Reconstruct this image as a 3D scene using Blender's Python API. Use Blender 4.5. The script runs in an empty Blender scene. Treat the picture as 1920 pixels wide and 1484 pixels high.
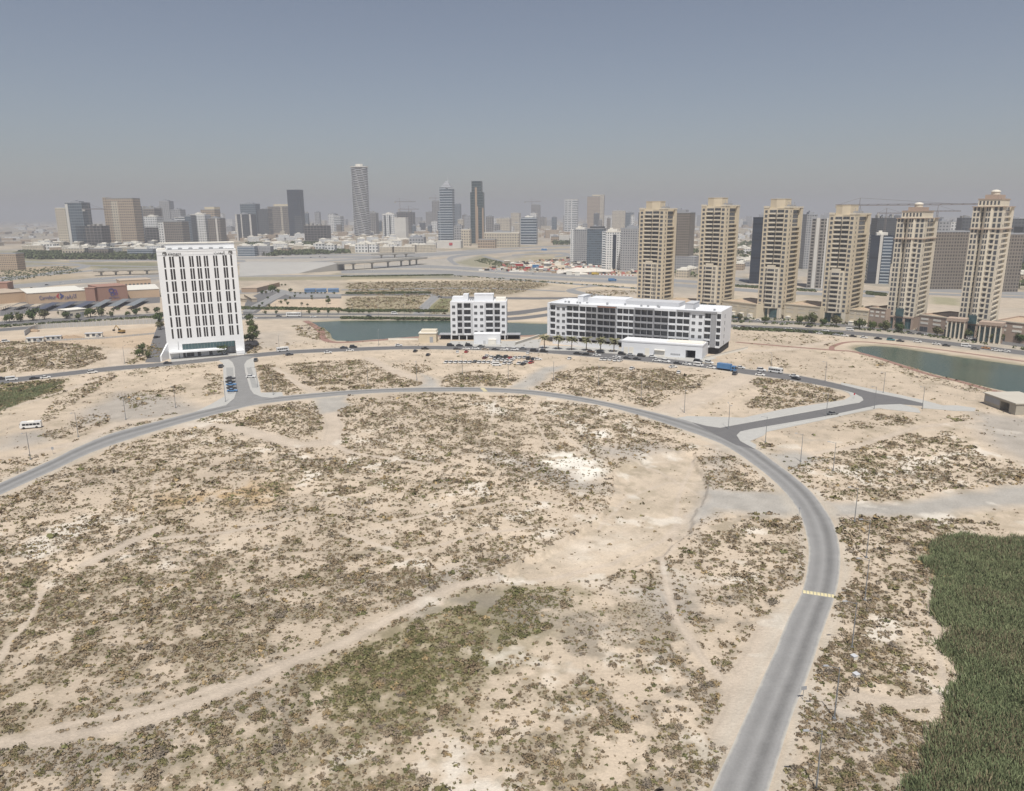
import bpy, math, random
import numpy as np
from mathutils import Vector
S = bpy.context.scene
COL = S.collection
random.seed(7)
RNG = np.random.default_rng(11)
R = math.radians
# ---------------------------------------------------------------- camera
CAM_H = 80.0; FPX = 1400.0; HZ = 339.0; ROLL = R(0.28)
PITCH = math.atan(HZ / FPX)
cd = bpy.data.cameras.new('camera'); cam = bpy.data.objects.new('camera', cd); COL.objects.link(cam)
cd.sensor_fit = 'HORIZONTAL'; cd.sensor_width = 36.0; cd.lens = 36.0 * FPX / 1920.0
cd.clip_start = 1.0; cd.clip_end = 200000.0
cam.location = (0, 0, CAM_H)
from mathutils import Matrix
cam.matrix_world = Matrix.Translation((0, 0, CAM_H)) @ Matrix.Rotation(R(90) - PITCH, 4, 'X') @ Matrix.Rotation(-ROLL, 4, 'Z')
S.camera = cam
# ---------------------------------------------------------------- sky, sun, exposure
SUN_EL = R(64.5); SUN_AZ_TO = R(180.0)      # sun stands behind the camera
w = bpy.data.worlds.new('World'); S.world = w; w.use_nodes = True
nt = w.node_tree; nt.nodes.clear()
sky = nt.nodes.new('ShaderNodeTexSky'); sky.sky_type = 'NISHITA'; sky.sun_disc = False
sky.sun_elevation = SUN_EL; sky.sun_rotation = R(180); sky.altitude = 0
sky.air_density = 1.0; sky.dust_density = 0.8; sky.ozone_density = 1.5
hs = nt.nodes.new('ShaderNodeHueSaturation'); hs.inputs['Saturation'].default_value = 0.70; hs.inputs['Value'].default_value = 1.0
bg = nt.nodes.new('ShaderNodeBackground'); bg.inputs['Strength'].default_value = 0.053
out = nt.nodes.new('ShaderNodeOutputWorld')
nt.links.new(sky.outputs[0], hs.inputs['Color']); dusty = nt.nodes.new('ShaderNodeMix'); dusty.data_type = 'RGBA'; dusty.blend_type = 'MULTIPLY'; dusty.inputs['Factor'].default_value = 1.0
dusty.inputs['B'].default_value = (.97, .955, .985, 1); nt.links.new(hs.outputs[0], dusty.inputs['A']); nt.links.new(dusty.outputs['Result'], bg.inputs['Color']); nt.links.new(bg.outputs[0], out.inputs['Surface'])
sl = bpy.data.lights.new('sun', 'SUN'); sl.energy = 3.6; sl.angle = R(0.53); sl.color = (1.0, 0.95, 0.87)
so = bpy.data.objects.new('sun', sl); COL.objects.link(so)
so.rotation_euler = (R(90) - SUN_EL, 0, R(2.0)); so.location = (0, 0, 500)
S.view_settings.view_transform = 'Standard'; S.view_settings.look = 'None'
S.view_settings.exposure = 0.46; S.view_settings.gamma = 1.0
S.cycles.max_bounces = 5; S.cycles.diffuse_bounces = 2; S.cycles.glossy_bounces = 2; S.cycles.volume_bounces = 1
S.cycles.transparent_max_bounces = 4; S.cycles.use_denoising = True

# ---------------------------------------------------------------- pixel <-> ground helpers (photo pixels, 1920 wide)
def ray(px, py):
    x = px - 960.0; y = -(py - 742.0)
    c, s = math.cos(ROLL), math.sin(ROLL)
    xr = c * x + s * y; yr = -s * x + c * y
    cp, sp = math.cos(PITCH), math.sin(PITCH)
    return (xr, yr * sp + FPX * cp, yr * cp - FPX * sp)
def P(px, py, z=0.0):
    d = ray(px, py); t = (z - CAM_H) / d[2]
    return Vector((d[0] * t, d[1] * t, z))
def hgt(px, py, g):
    d = ray(px, py); t = math.hypot(g[0], g[1]) / math.hypot(d[0], d[1])
    return CAM_H + d[2] * t
def proj(x, y, z=0.0):
    cp, sp = math.cos(PITCH), math.sin(PITCH)
    zz = z - CAM_H
    dep = y * cp - zz * sp; up = y * sp + zz * cp
    dep = np.maximum(dep, 1e-3)
    u = FPX * x / dep; v = FPX * up / dep
    c, s = math.cos(ROLL), math.sin(ROLL)
    X = c * u - s * v; Y = s * u + c * v
    return 960 + X, 742 - Y
def along(p0, ang, px, py=560):
    """distance from p0 along world direction ang to the vertical plane through column px"""
    d = ray(px, py); dx, dy = d[0], d[1]
    ux, uy = math.cos(ang), math.sin(ang)
    det = ux * dy - uy * dx
    return abs((p0[1] * dx - p0[0] * dy) / det)
def catmull(pts, n=10, closed=False):
    pts = [Vector((p[0], p[1])) for p in pts]; m = len(pts); o = []
    rng_ = range(m if closed else m - 1)
    for i in rng_:
        if closed: p0, p1, p2, p3 = pts[i - 1], pts[i], pts[(i + 1) % m], pts[(i + 2) % m]
        else: p0, p1, p2, p3 = pts[max(i - 1, 0)], pts[i], pts[i + 1], pts[min(i + 2, m - 1)]
        for k in range(n):
            t = k / n
            o.append(0.5 * ((2 * p1) + (p2 - p0) * t + (2 * p0 - 5 * p1 + 4 * p2 - p3) * t * t + (3 * p1 - p0 - 3 * p2 + p3) * t ** 3))
    if not closed: o.append(pts[-1])
    return o
def resample(pts, n):
    a = np.array([[p[0], p[1]] for p in pts]); d = np.r_[0, np.cumsum(np.hypot(*np.diff(a, axis=0).T))]
    t = np.linspace(0, d[-1], n)
    return np.c_[np.interp(t, d, a[:, 0]), np.interp(t, d, a[:, 1])]

# ---------------------------------------------------------------- object helpers
def tag(o, label=None, cat=None, group=None, kind=None):
    if label: o['label'] = label
    if cat: o['category'] = cat
    if group: o['group'] = group
    if kind: o['kind'] = kind
    return o
def empty(name, loc, rz=0.0):
    o = bpy.data.objects.new(name, None); COL.objects.link(o); o.location = loc; o.rotation_euler = (0, 0, rz)
    o.empty_display_size = 0.5
    return o
def link(name, me, parent=None, loc=(0, 0, 0), rz=0.0):
    o = bpy.data.objects.new(name, me); COL.objects.link(o); o.location = loc; o.rotation_euler = (0, 0, rz)
    if parent: o.parent = parent
    return o
def copy_tree(o, parent=None):
    c = o.copy(); COL.objects.link(c)
    if parent: c.parent = parent
    for ch in o.children: copy_tree(ch, c)
    return c

class MB:
    """collects shapes into one mesh"""
    def __init__(s): s.v = []; s.f = []; s.m = []; s.cur = 0
    def face(s, idx): s.f.append(tuple(idx)); s.m.append(s.cur)
    def add(s, vs, fs):
        b = len(s.v); s.v += [tuple(p) for p in vs]
        for f in fs: s.face([b + i for i in f])
    def box(s, x0, x1, y0, y1, z0, z1, top=1.0, bottom=True):
        cx, cy = (x0 + x1) / 2, (y0 + y1) / 2
        q = lambda x, c: c + (x - c) * top
        s.add([(x0, y0, z0), (x1, y0, z0), (x1, y1, z0), (x0, y1, z0),
               (q(x0, cx), q(y0, cy), z1), (q(x1, cx), q(y0, cy), z1), (q(x1, cx), q(y1, cy), z1), (q(x0, cx), q(y1, cy), z1)],
              [(0, 1, 5, 4), (1, 2, 6, 5), (2, 3, 7, 6), (3, 0, 4, 7), (4, 5, 6, 7)] + ([(3, 2, 1, 0)] if bottom else []))
        return s
    def prism(s, poly, z0, z1):
        n = len(poly); vs = [(p[0], p[1], z0) for p in poly] + [(p[0], p[1], z1) for p in poly]
        s.add(vs, [(i, (i + 1) % n, n + (i + 1) % n, n + i) for i in range(n)] + [tuple(range(n, 2 * n)), tuple(range(n - 1, -1, -1))])
        return s
    def tube(s, p, q, r0, r1=None, n=6):
        r1 = r0 if r1 is None else r1
        p, q = Vector(p), Vector(q); d = (q - p).normalized()
        a = d.orthogonal().normalized(); b = d.cross(a)
        vs = [p + (a * math.cos(2 * math.pi * i / n) + b * math.sin(2 * math.pi * i / n)) * r0 for i in range(n)]
        vs += [q + (a * math.cos(2 * math.pi * i / n) + b * math.sin(2 * math.pi * i / n)) * r1 for i in range(n)]
        s.add(vs, [(i, (i + 1) % n, n + (i + 1) % n, n + i) for i in range(n)] + [tuple(range(n, 2 * n)), tuple(range(n - 1, -1, -1))])
        return s
    def cyl(s, cx, cy, z0, z1, r, n=20, rx=None):
        return s.prism([(cx + (rx or r) * math.cos(2 * math.pi * i / n), cy + r * math.sin(2 * math.pi * i / n)) for i in range(n)], z0, z1)
    def dome(s, cx, cy, z, r, h, n=16, m=4):
        vs = []; fs = []
        for j in range(m):
            t = j / m * math.pi / 2
            for i in range(n): vs.append((cx + r * math.cos(t) * math.cos(2 * math.pi * i / n), cy + r * math.cos(t) * math.sin(2 * math.pi * i / n), z + h * math.sin(t)))
        vs.append((cx, cy, z + h))
        for j in range(m - 1):
            for i in range(n): fs.append((j * n + i, j * n + (i + 1) % n, (j + 1) * n + (i + 1) % n, (j + 1) * n + i))
        for i in range(n): fs.append(((m - 1) * n + i, (m - 1) * n + (i + 1) % n, m * n))
        s.add(vs, fs); return s
    def mesh(s, name, mats):
        me = bpy.data.meshes.new(name)
        me.from_pydata(s.v, [], s.f)
        for m in (mats if isinstance(mats, (list, tuple)) else [mats]): me.materials.append(m)
        if any(s.m): me.polygons.foreach_set('material_index', s.m)
        # UVs in metres along each wall
        uv = me.uv_layers.new(name='m'); V = me.vertices; data = np.zeros((len(me.loops), 2), np.float32)
        for p in me.polygons:
            nx, ny, nz = p.normal
            for li in p.loop_indices:
                c = V[me.loops[li].vertex_index].co
                if abs(nz) > 0.7: data[li] = (c.x, c.y)
                else:
                    l = math.hypot(nx, ny) or 1
                    data[li] = (c.x * -ny / l + c.y * nx / l, c.z)
        uv.data.foreach_set('uv', data.ravel())
        me.update()
        return me
    def build(s, name, mats, parent=None, loc=(0, 0, 0), rz=0.0):
        return link(name, s.mesh(name, mats), parent, loc, rz)

# ---------------------------------------------------------------- materials
def lin(c):
    return tuple(((x / 255) / 12.92 if x / 255 <= .04045 else ((x / 255 + .055) / 1.055) ** 2.4) for x in c)
MATS = {}
def nm(name):
    m = bpy.data.materials.new(name); m.use_nodes = True; t = m.node_tree
    return m, t, t.nodes['Principled BSDF']
def mat(name, col, rough=0.8, var=0.12, scale=0.6, metal=0.0, spec=None, obj=True):
    """plain surface with procedural mottling; col is linear albedo"""
    if name in MATS: return MATS[name]
    m, t, b = nm(name)
    tc = t.nodes.new('ShaderNodeTexCoord'); no = t.nodes.new('ShaderNodeTexNoise')
    no.inputs['Scale'].default_value = scale; no.inputs['Detail'].default_value = 4
    mx = t.nodes.new('ShaderNodeMix'); mx.data_type = 'RGBA'
    mx.inputs['A'].default_value = tuple(c * (1 - var) for c in col) + (1,)
    mx.inputs['B'].default_value = tuple(min(1, c * (1 + var)) for c in col) + (1,)
    t.links.new(tc.outputs['Object'], no.inputs['Vector']); t.links.new(no.outputs['Fac'], mx.inputs['Factor'])
    t.links.new(mx.outputs['Result'], b.inputs['Base Color'])
    b.inputs['Roughness'].default_value = rough; b.inputs['Metallic'].default_value = metal
    if spec is not None: b.inputs['Specular IOR Level'].default_value = spec
    MATS[name] = m; return m
def M_(t, op, a, b=None):
    n = t.nodes.new('ShaderNodeMath'); n.operation = op
    for i, x in enumerate((a, b)):
        if x is None: continue
        if isinstance(x, (int, float)): n.inputs[i].default_value = x
        else: t.links.new(x, n.inputs[i])
    return n.outputs[0]
def facade_mat(name, wall, glass, bay=3.5, flo=3.5, wf=0.6, hf=0.55, var=0.5):
    """a wall with a grid of windows at real spacing in metres (for buildings seen from far away)"""
    if name in MATS: return MATS[name]
    m, t, b = nm(name)
    uv = t.nodes.new('ShaderNodeUVMap'); uv.uv_map = 'm'
    sx = t.nodes.new('ShaderNodeSeparateXYZ'); t.links.new(uv.outputs[0], sx.inputs[0])
    u = M_(t, 'DIVIDE', sx.outputs[0], bay); v = M_(t, 'DIVIDE', sx.outputs[1], flo)
    fu = M_(t, 'FRACT', u); fv = M_(t, 'FRACT', v)
    du = M_(t, 'LESS_THAN', M_(t, 'ABSOLUTE', M_(t, 'SUBTRACT', fu, 0.5)), wf / 2)
    dv = M_(t, 'LESS_THAN', M_(t, 'ABSOLUTE', M_(t, 'SUBTRACT', fv, 0.5)), hf / 2)
    geo = t.nodes.new('ShaderNodeNewGeometry'); sn = t.nodes.new('ShaderNodeSeparateXYZ'); t.links.new(geo.outputs['Normal'], sn.inputs[0])
    side = M_(t, 'LESS_THAN', M_(t, 'ABSOLUTE', sn.outputs[2]), 0.5)
    mask = M_(t, 'MULTIPLY', M_(t, 'MULTIPLY', du, dv), side)
    cell = t.nodes.new('ShaderNodeCombineXYZ')
    t.links.new(M_(t, 'FLOOR', u), cell.inputs[0]); t.links.new(M_(t, 'FLOOR', v), cell.inputs[1])
    wn = t.nodes.new('ShaderNodeTexWhiteNoise'); t.links.new(cell.outputs[0], wn.inputs['Vector'])
    g = t.nodes.new('ShaderNodeMix'); g.data_type = 'RGBA'
    g.inputs['A'].default_value = tuple(c * (1 - var * .6) for c in glass) + (1,)
    g.inputs['B'].default_value = tuple(min(1, c * (1 + var)) for c in glass) + (1,)
    t.links.new(wn.outputs[0], g.inputs['Factor'])
    tc = t.nodes.new('ShaderNodeTexCoord'); no = t.nodes.new('ShaderNodeTexNoise'); no.inputs['Scale'].default_value = .08; no.inputs['Detail'].default_value = 4
    t.links.new(tc.outputs['Object'], no.inputs['Vector'])
    wl = t.nodes.new('ShaderNodeMix'); wl.data_type = 'RGBA'
    wl.inputs['A'].default_value = tuple(c * .85 for c in wall) + (1,); wl.inputs['B'].default_value = tuple(min(1, c * 1.12) for c in wall) + (1,)
    t.links.new(no.outputs['Fac'], wl.inputs['Factor'])
    mx = t.nodes.new('ShaderNodeMix'); mx.data_type = 'RGBA'
    t.links.new(mask, mx.inputs['Factor']); t.links.new(wl.outputs['Result'], mx.inputs['A']); t.links.new(g.outputs['Result'], mx.inputs['B'])
    t.links.new(mx.outputs['Result'], b.inputs['Base Color'])
    t.links.new(M_(t, 'SUBTRACT', 0.85, M_(t, 'MULTIPLY', mask, 0.55)), b.inputs['Roughness'])
    MATS[name] = m; return m
WHITE = mat('white_render', (.70, .715, .74), .75, .07, .25)
OFFW = mat('offwhite_roof', (.74, .71, .64), .85, .10, .25)
GREYF = mat('grey_cladding', (.30, .305, .32), .6, .08, .3)
MIDG = mat('mid_grey', (.33, .34, .36), .8, .1, .5)
CONC = mat('concrete', (.40, .385, .35), .9, .15, .2)
CREAM = mat('cream_render', (.61, .53, .40), .85, .07, .2)
CREAM2 = mat('pale_cream_render', (.64, .58, .475), .85, .07, .2)
PINKST = mat('pink_stone', (.40, .31, .25), .8, .1, .3)
DARKGL = mat('dark_window_glass', (.085, .09, .10), .25, .5, .35)
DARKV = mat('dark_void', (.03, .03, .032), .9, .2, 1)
TEALGL = mat('teal_glass', (.06, .11, .12), .15, .5, .5)
STEEL = mat('galvanised_steel', (.32, .33, .34), .5, .15, 2, metal=.3)
BLACK = mat('black_rubber', (.02, .02, .02), .9, .2, 3)

BOXC = {}
def boxmesh(name, dx, dy, dz, m):
    k = (name, round(dx, 2), round(dy, 2), round(dz, 2), m.name)
    if k not in BOXC: BOXC[k] = MB().box(0, round(dx, 2), 0, round(dy, 2), 0, round(dz, 2)).mesh(name, m)
    return BOXC[k]
def winmesh(dx, dz, m, frame=True):
    """pane with a slim surround and a mullion, lying in local x-z, outward -y"""
    k = ('w', round(dx, 2), round(dz, 2), m.name, frame)
    if k not in BOXC:
        b = MB(); b.cur = 0; b.box(0, dx, -.04, .0, 0, dz); b.cur = 1
        f = min(.09, dx * .1)
        if frame: b.box(-f, 0, -.10, 0, -f, dz + f); b.box(dx, dx + f, -.10, 0, -f, dz + f); b.box(0, dx, -.10, 0, -f, 0); b.box(0, dx, -.10, 0, dz, dz + f)
        if dx > 1.8: b.box(dx / 2 - .04, dx / 2 + .04, -.07, -.041, 0, dz)
        BOXC[k] = b.mesh('window', [m, STEEL])
    return BOXC[k]
def place_windows(root, rects, limit=100, name='window', m=None, frame=True):
    """rects: (x, y, z, dx, dz, rz) in the root's frame; the largest 100 as parts, the rest one stuff part"""
    m = m or DARKGL
    rects = sorted(rects, key=lambda r: -r[3] * r[4])
    for (x, y, z, dx, dz, rz) in rects[:limit]:
        link(name, winmesh(dx, dz, m, frame), root, (x, y, z), rz)
    rest = rects[limit:]
    if rest:
        b = MB()
        for (x, y, z, dx, dz, rz) in rest:
            c, s = math.cos(rz), math.sin(rz)
            k = len(b.v); b.box(0, dx, -.05, 0, 0, dz)
            b.v[k:] = [(x + p[0] * c - p[1] * s, y + p[0] * s + p[1] * c, z + p[2]) for p in b.v[k:]]
        o = b.build(name, m, root); o['kind'] = 'stuff'
def shrub_mat():
    m, t, b = nm('shrub_leaves')
    a = t.nodes.new('ShaderNodeVertexColor'); a.layer_name = 'albedo'
    t.links.new(a.outputs['Color'], b.inputs['Base Color']); b.inputs['Roughness'].default_value = .95; b.inputs['Specular IOR Level'].default_value = .05
    return m
SHRUBM = shrub_mat()
def quads_mesh(name, V, C_, m, label=None, cat=None, kind='stuff'):
    me = bpy.data.meshes.new(name); nv = len(V)
    me.vertices.add(nv); me.vertices.foreach_set('co', V.astype(np.float32).ravel())
    me.loops.add(nv); me.loops.foreach_set('vertex_index', np.arange(nv, dtype=np.int32))
    me.polygons.add(nv // 4); me.polygons.foreach_set('loop_start', np.arange(0, nv, 4, dtype=np.int32))
    me.update(calc_edges=True)
    at = me.color_attributes.new('albedo', 'FLOAT_COLOR', 'POINT'); at.data.foreach_set('color', np.c_[C_, np.ones(nv)].astype(np.float32).ravel())
    me.materials.append(m); o = link(name, me); tag(o, label, cat, None, kind); return o
# ================================================================ GROUND
def hash2(ix, iy, seed):
    h = (ix.astype(np.int64) * 374761393 + iy.astype(np.int64) * 668265263 + seed * 982451653) & 0xFFFFFFFF
    h = ((h ^ (h >> 13)) * 1274126177) & 0xFFFFFFFF
    return ((h ^ (h >> 16)) & 0xFFFFFF) / float(0xFFFFFF)
def vnoise(x, y, sc, seed=0):
    x = x / sc; y = y / sc
    ix = np.floor(x); iy = np.floor(y); fx = x - ix; fy = y - iy
    fx = fx * fx * (3 - 2 * fx); fy = fy * fy * (3 - 2 * fy)
    a = hash2(ix, iy, seed); b = hash2(ix + 1, iy, seed); c = hash2(ix, iy + 1, seed); d = hash2(ix + 1, iy + 1, seed)
    return (a * (1 - fx) + b * fx) * (1 - fy) + (c * (1 - fx) + d * fx) * fy
def fbm(x, y, sc, seed=0, octv=4):
    s = 0; a = .5; t = 0
    for k in range(octv):
        s = s + a * vnoise(x, y, sc / 2 ** k, seed + k * 17); t += a; a *= .55
    return s / t
def sdist(poly, x, y):
    """signed distance (metres, negative inside) of points to a closed ground polygon"""
    n = len(poly); best = np.full(x.shape, 1e18); ins = np.zeros(x.shape, bool)
    for i in range(n):
        ax, ay = poly[i]; bx, by = poly[(i + 1) % n]
        dx, dy = bx - ax, by - ay; L = dx * dx + dy * dy + 1e-9
        t = np.clip(((x - ax) * dx + (y - ay) * dy) / L, 0, 1)
        best = np.minimum(best, (x - ax - t * dx) ** 2 + (y - ay - t * dy) ** 2)
        if ay != by:
            c = ((ay > y) != (by > y)) & (x < (bx - ax) * (y - ay) / (by - ay) + ax)
            ins ^= c
    d = np.sqrt(best); return np.where(ins, -d, d)
def ldist(line, x, y):
    best = np.full(x.shape, 1e18)
    for i in range(len(line) - 1):
        ax, ay = line[i]; bx, by = line[i + 1]
        dx, dy = bx - ax, by - ay; L = dx * dx + dy * dy + 1e-9
        t = np.clip(((x - ax) * dx + (y - ay) * dy) / L, 0, 1)
        best = np.minimum(best, (x - ax - t * dx) ** 2 + (y - ay - t * dy) ** 2)
    return np.sqrt(best)
def G(pts): return [tuple(P(*p)[:2]) for p in pts]
def inbox(pts, x, y, pad):
    a = np.array(pts); return (x > a[:, 0].min() - pad) & (x < a[:, 0].max() + pad) & (y > a[:, 1].min() - pad) & (y < a[:, 1].max() + pad)

LAKE1 = G([(578, 603), (640, 600), (760, 599.5), (860, 600), (960, 604), (1030, 606), (1040, 620), (1015, 627), (974, 628), (900, 628), (844, 627), (764, 631), (700, 636), (660, 638.5), (632, 638), (621, 633), (618, 624), (606, 614), (587, 607)])
LAKE2 = G([(1598, 652), (1612, 648), (1640, 647), (1675, 649), (1774, 664), (1920, 684), (2150, 716), (2150, 800), (1920, 739), (1858, 726), (1745, 698), (1661, 672.5), (1619, 662.5)])
EBARE = G([(1150, 880), (1240, 850), (1300, 845), (1322, 890), (1325, 915), (1322, 930), (1306, 950), (1296, 975), (1288, 1000), (1250, 1040), (1190, 1060), (1130, 1080), (1060, 1090), (1010, 1096), (950, 1092), (925, 1070), (1000, 1042), (1060, 1010), (1130, 965), (1150, 920)])
SALT = G([(1030, 850), (1075, 848), (1110, 862), (1135, 885), (1115, 895), (1085, 900), (1060, 882), (1020, 865)])
SALT2 = G([(1110, 812), (1135, 808), (1140, 818), (1120, 822)])
SALT3 = G([(1070, 1020), (1150, 1000), (1190, 1010), (1160, 1028), (1080, 1045)])
GREYS = [G([(940, 848), (1000, 862), (1100, 895), (1140, 915), (1090, 922), (1040, 905), (985, 885), (945, 865)]),
         G([(1110, 840), (1220, 830), (1260, 845), (1200, 862), (1120, 858)]),
         G([(1170, 1100), (1280, 1090), (1290, 1120), (1265, 1148), (1235, 1158), (1200, 1120)]),
         G([(815, 1095), (840, 1065), (880, 1058), (850, 1090)]),
         G([(760, 1130), (800, 1110), (830, 1120), (780, 1150)]),
         G([(1290, 1000), (1345, 835), (1370, 870), (1330, 925)]),
         G([(220, 735), (330, 745), (400, 775), (300, 790), (200, 790), (140, 800), (160, 770)]),
         G([(0, 820), (60, 808), (100, 815), (90, 830), (0, 845)]),
         G([(1820, 770), (1990, 790), (2000, 900), (1900, 860), (1840, 820)]),
         G([(1500, 1330), (1540, 1310), (1680, 1350), (1690, 1400), (1560, 1390)]),
         G([(470, 625), (540, 620), (545, 645), (480, 655)])]
GRAV = [G([(586, 748), (650, 741), (655, 760), (630, 772), (600, 776)]),
        G([(1318, 918), (1400, 922), (1490, 925), (1512, 965), (1400, 962), (1340, 960), (1300, 985), (1295, 960), (1318, 932)]),
        G([(1548, 942), (1640, 944), (1740, 936), (1850, 922), (2000, 895), (2000, 940), (1860, 955), (1750, 965), (1640, 968), (1566, 970)]),
        G([(790, 700), (820, 712), (830, 729), (785, 729), (800, 716)]),
        G([(985, 731), (960, 728), (985, 708), (1020, 690), (1060, 685), (1035, 700), (1005, 722)]),
        G([(1440, 850), (1500, 848), (1540, 858), (1500, 885), (1478, 885)])]
# wheel tracks and footpaths: polyline, width
TRACKS = [([(1330, 935), (1290, 960), (1240, 1010), (1150, 1050), (1040, 1075), (950, 1090)], 1.4), ([(1320, 900), (1250, 900), (1170, 930), (1120, 985)], 1.0), ([(1300, 860), (1270, 930), (1265, 1000), (1250, 1040)], 1.1), ([(1345, 945), (1300, 975), (1260, 1030), (1180, 1070)], .8), ([(1400, 940), (1330, 935), (1240, 880), (1180, 860)], .9),
          ([(0, 1392), (120, 1385), (240, 1360), (330, 1335), (420, 1300), (540, 1245), (640, 1208), (720, 1165), (790, 1128), (860, 1098), (930, 1085)], 2.6),
          ([(60, 1375), (200, 1345), (300, 1325), (420, 1285)], 1.4),
          ([(512, 690), (530, 700), (556, 718), (596, 739)], 3.0),
          ([(690, 672), (745, 700), (800, 716), (815, 729)], 5),
          ([(620, 775), (625, 800), (620, 830), (560, 835), (470, 810), (420, 800), (330, 795)], 6),
          ([(620, 830), (660, 850), (800, 870)], 2),
          ([(730, 980), (830, 960), (960, 940), (1060, 945)], 1.2), ([(930, 745), (922, 790)], 1),
          ([(1010, 745), (1000, 780), (1030, 840), (1040, 850)], 1), ([(1040, 800), (1100, 850), (1140, 870)], 1),
          ([(80, 1110), (60, 1160), (20, 1200), (0, 1240)], 1.2), ([(290, 890), (285, 950)], .7), ([(280, 960), (350, 945), (380, 920)], .7),
          ([(640, 1000), (760, 1040), (900, 1000), (1000, 990)], 1.2), ([(1240, 1040), (1250, 1090), (1260, 1150), (1320, 1240), (1370, 1290)], 1.6),
          ([(1480, 1160), (1440, 1190), (1400, 1260), (1390, 1330), (1360, 1380)], 4.5), ([(1370, 1290), (1400, 1240)], 1),
          ([(1770, 1060), (1740, 1120), (1760, 1220), (1770, 1290), (1740, 1350)], 1.2),
          ([(1600, 1305), (1700, 1320), (1790, 1300)], 2.5), ([(1440, 840), (1520, 850), (1600, 840), (1720, 800), (1840, 790)], 2.5),
          ([(1250, 775), (1340, 735), (1400, 705)], 9), ([(1380, 660), (1480, 655), (1560, 640)], 5),
          ([(0, 770), (100, 740), (200, 705)], 2), ([(60, 850), (150, 830), (220, 795), (330, 780)], 4),
          ([(230, 655), (215, 670), (222, 690)], 7), ([(1270, 820), (1180, 800), (1060, 765)], .8),
          ([(160, 1060), (240, 1020), (300, 990)], 2.5), ([(300, 1010), (420, 1000), (520, 980)], 1.6)]
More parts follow.
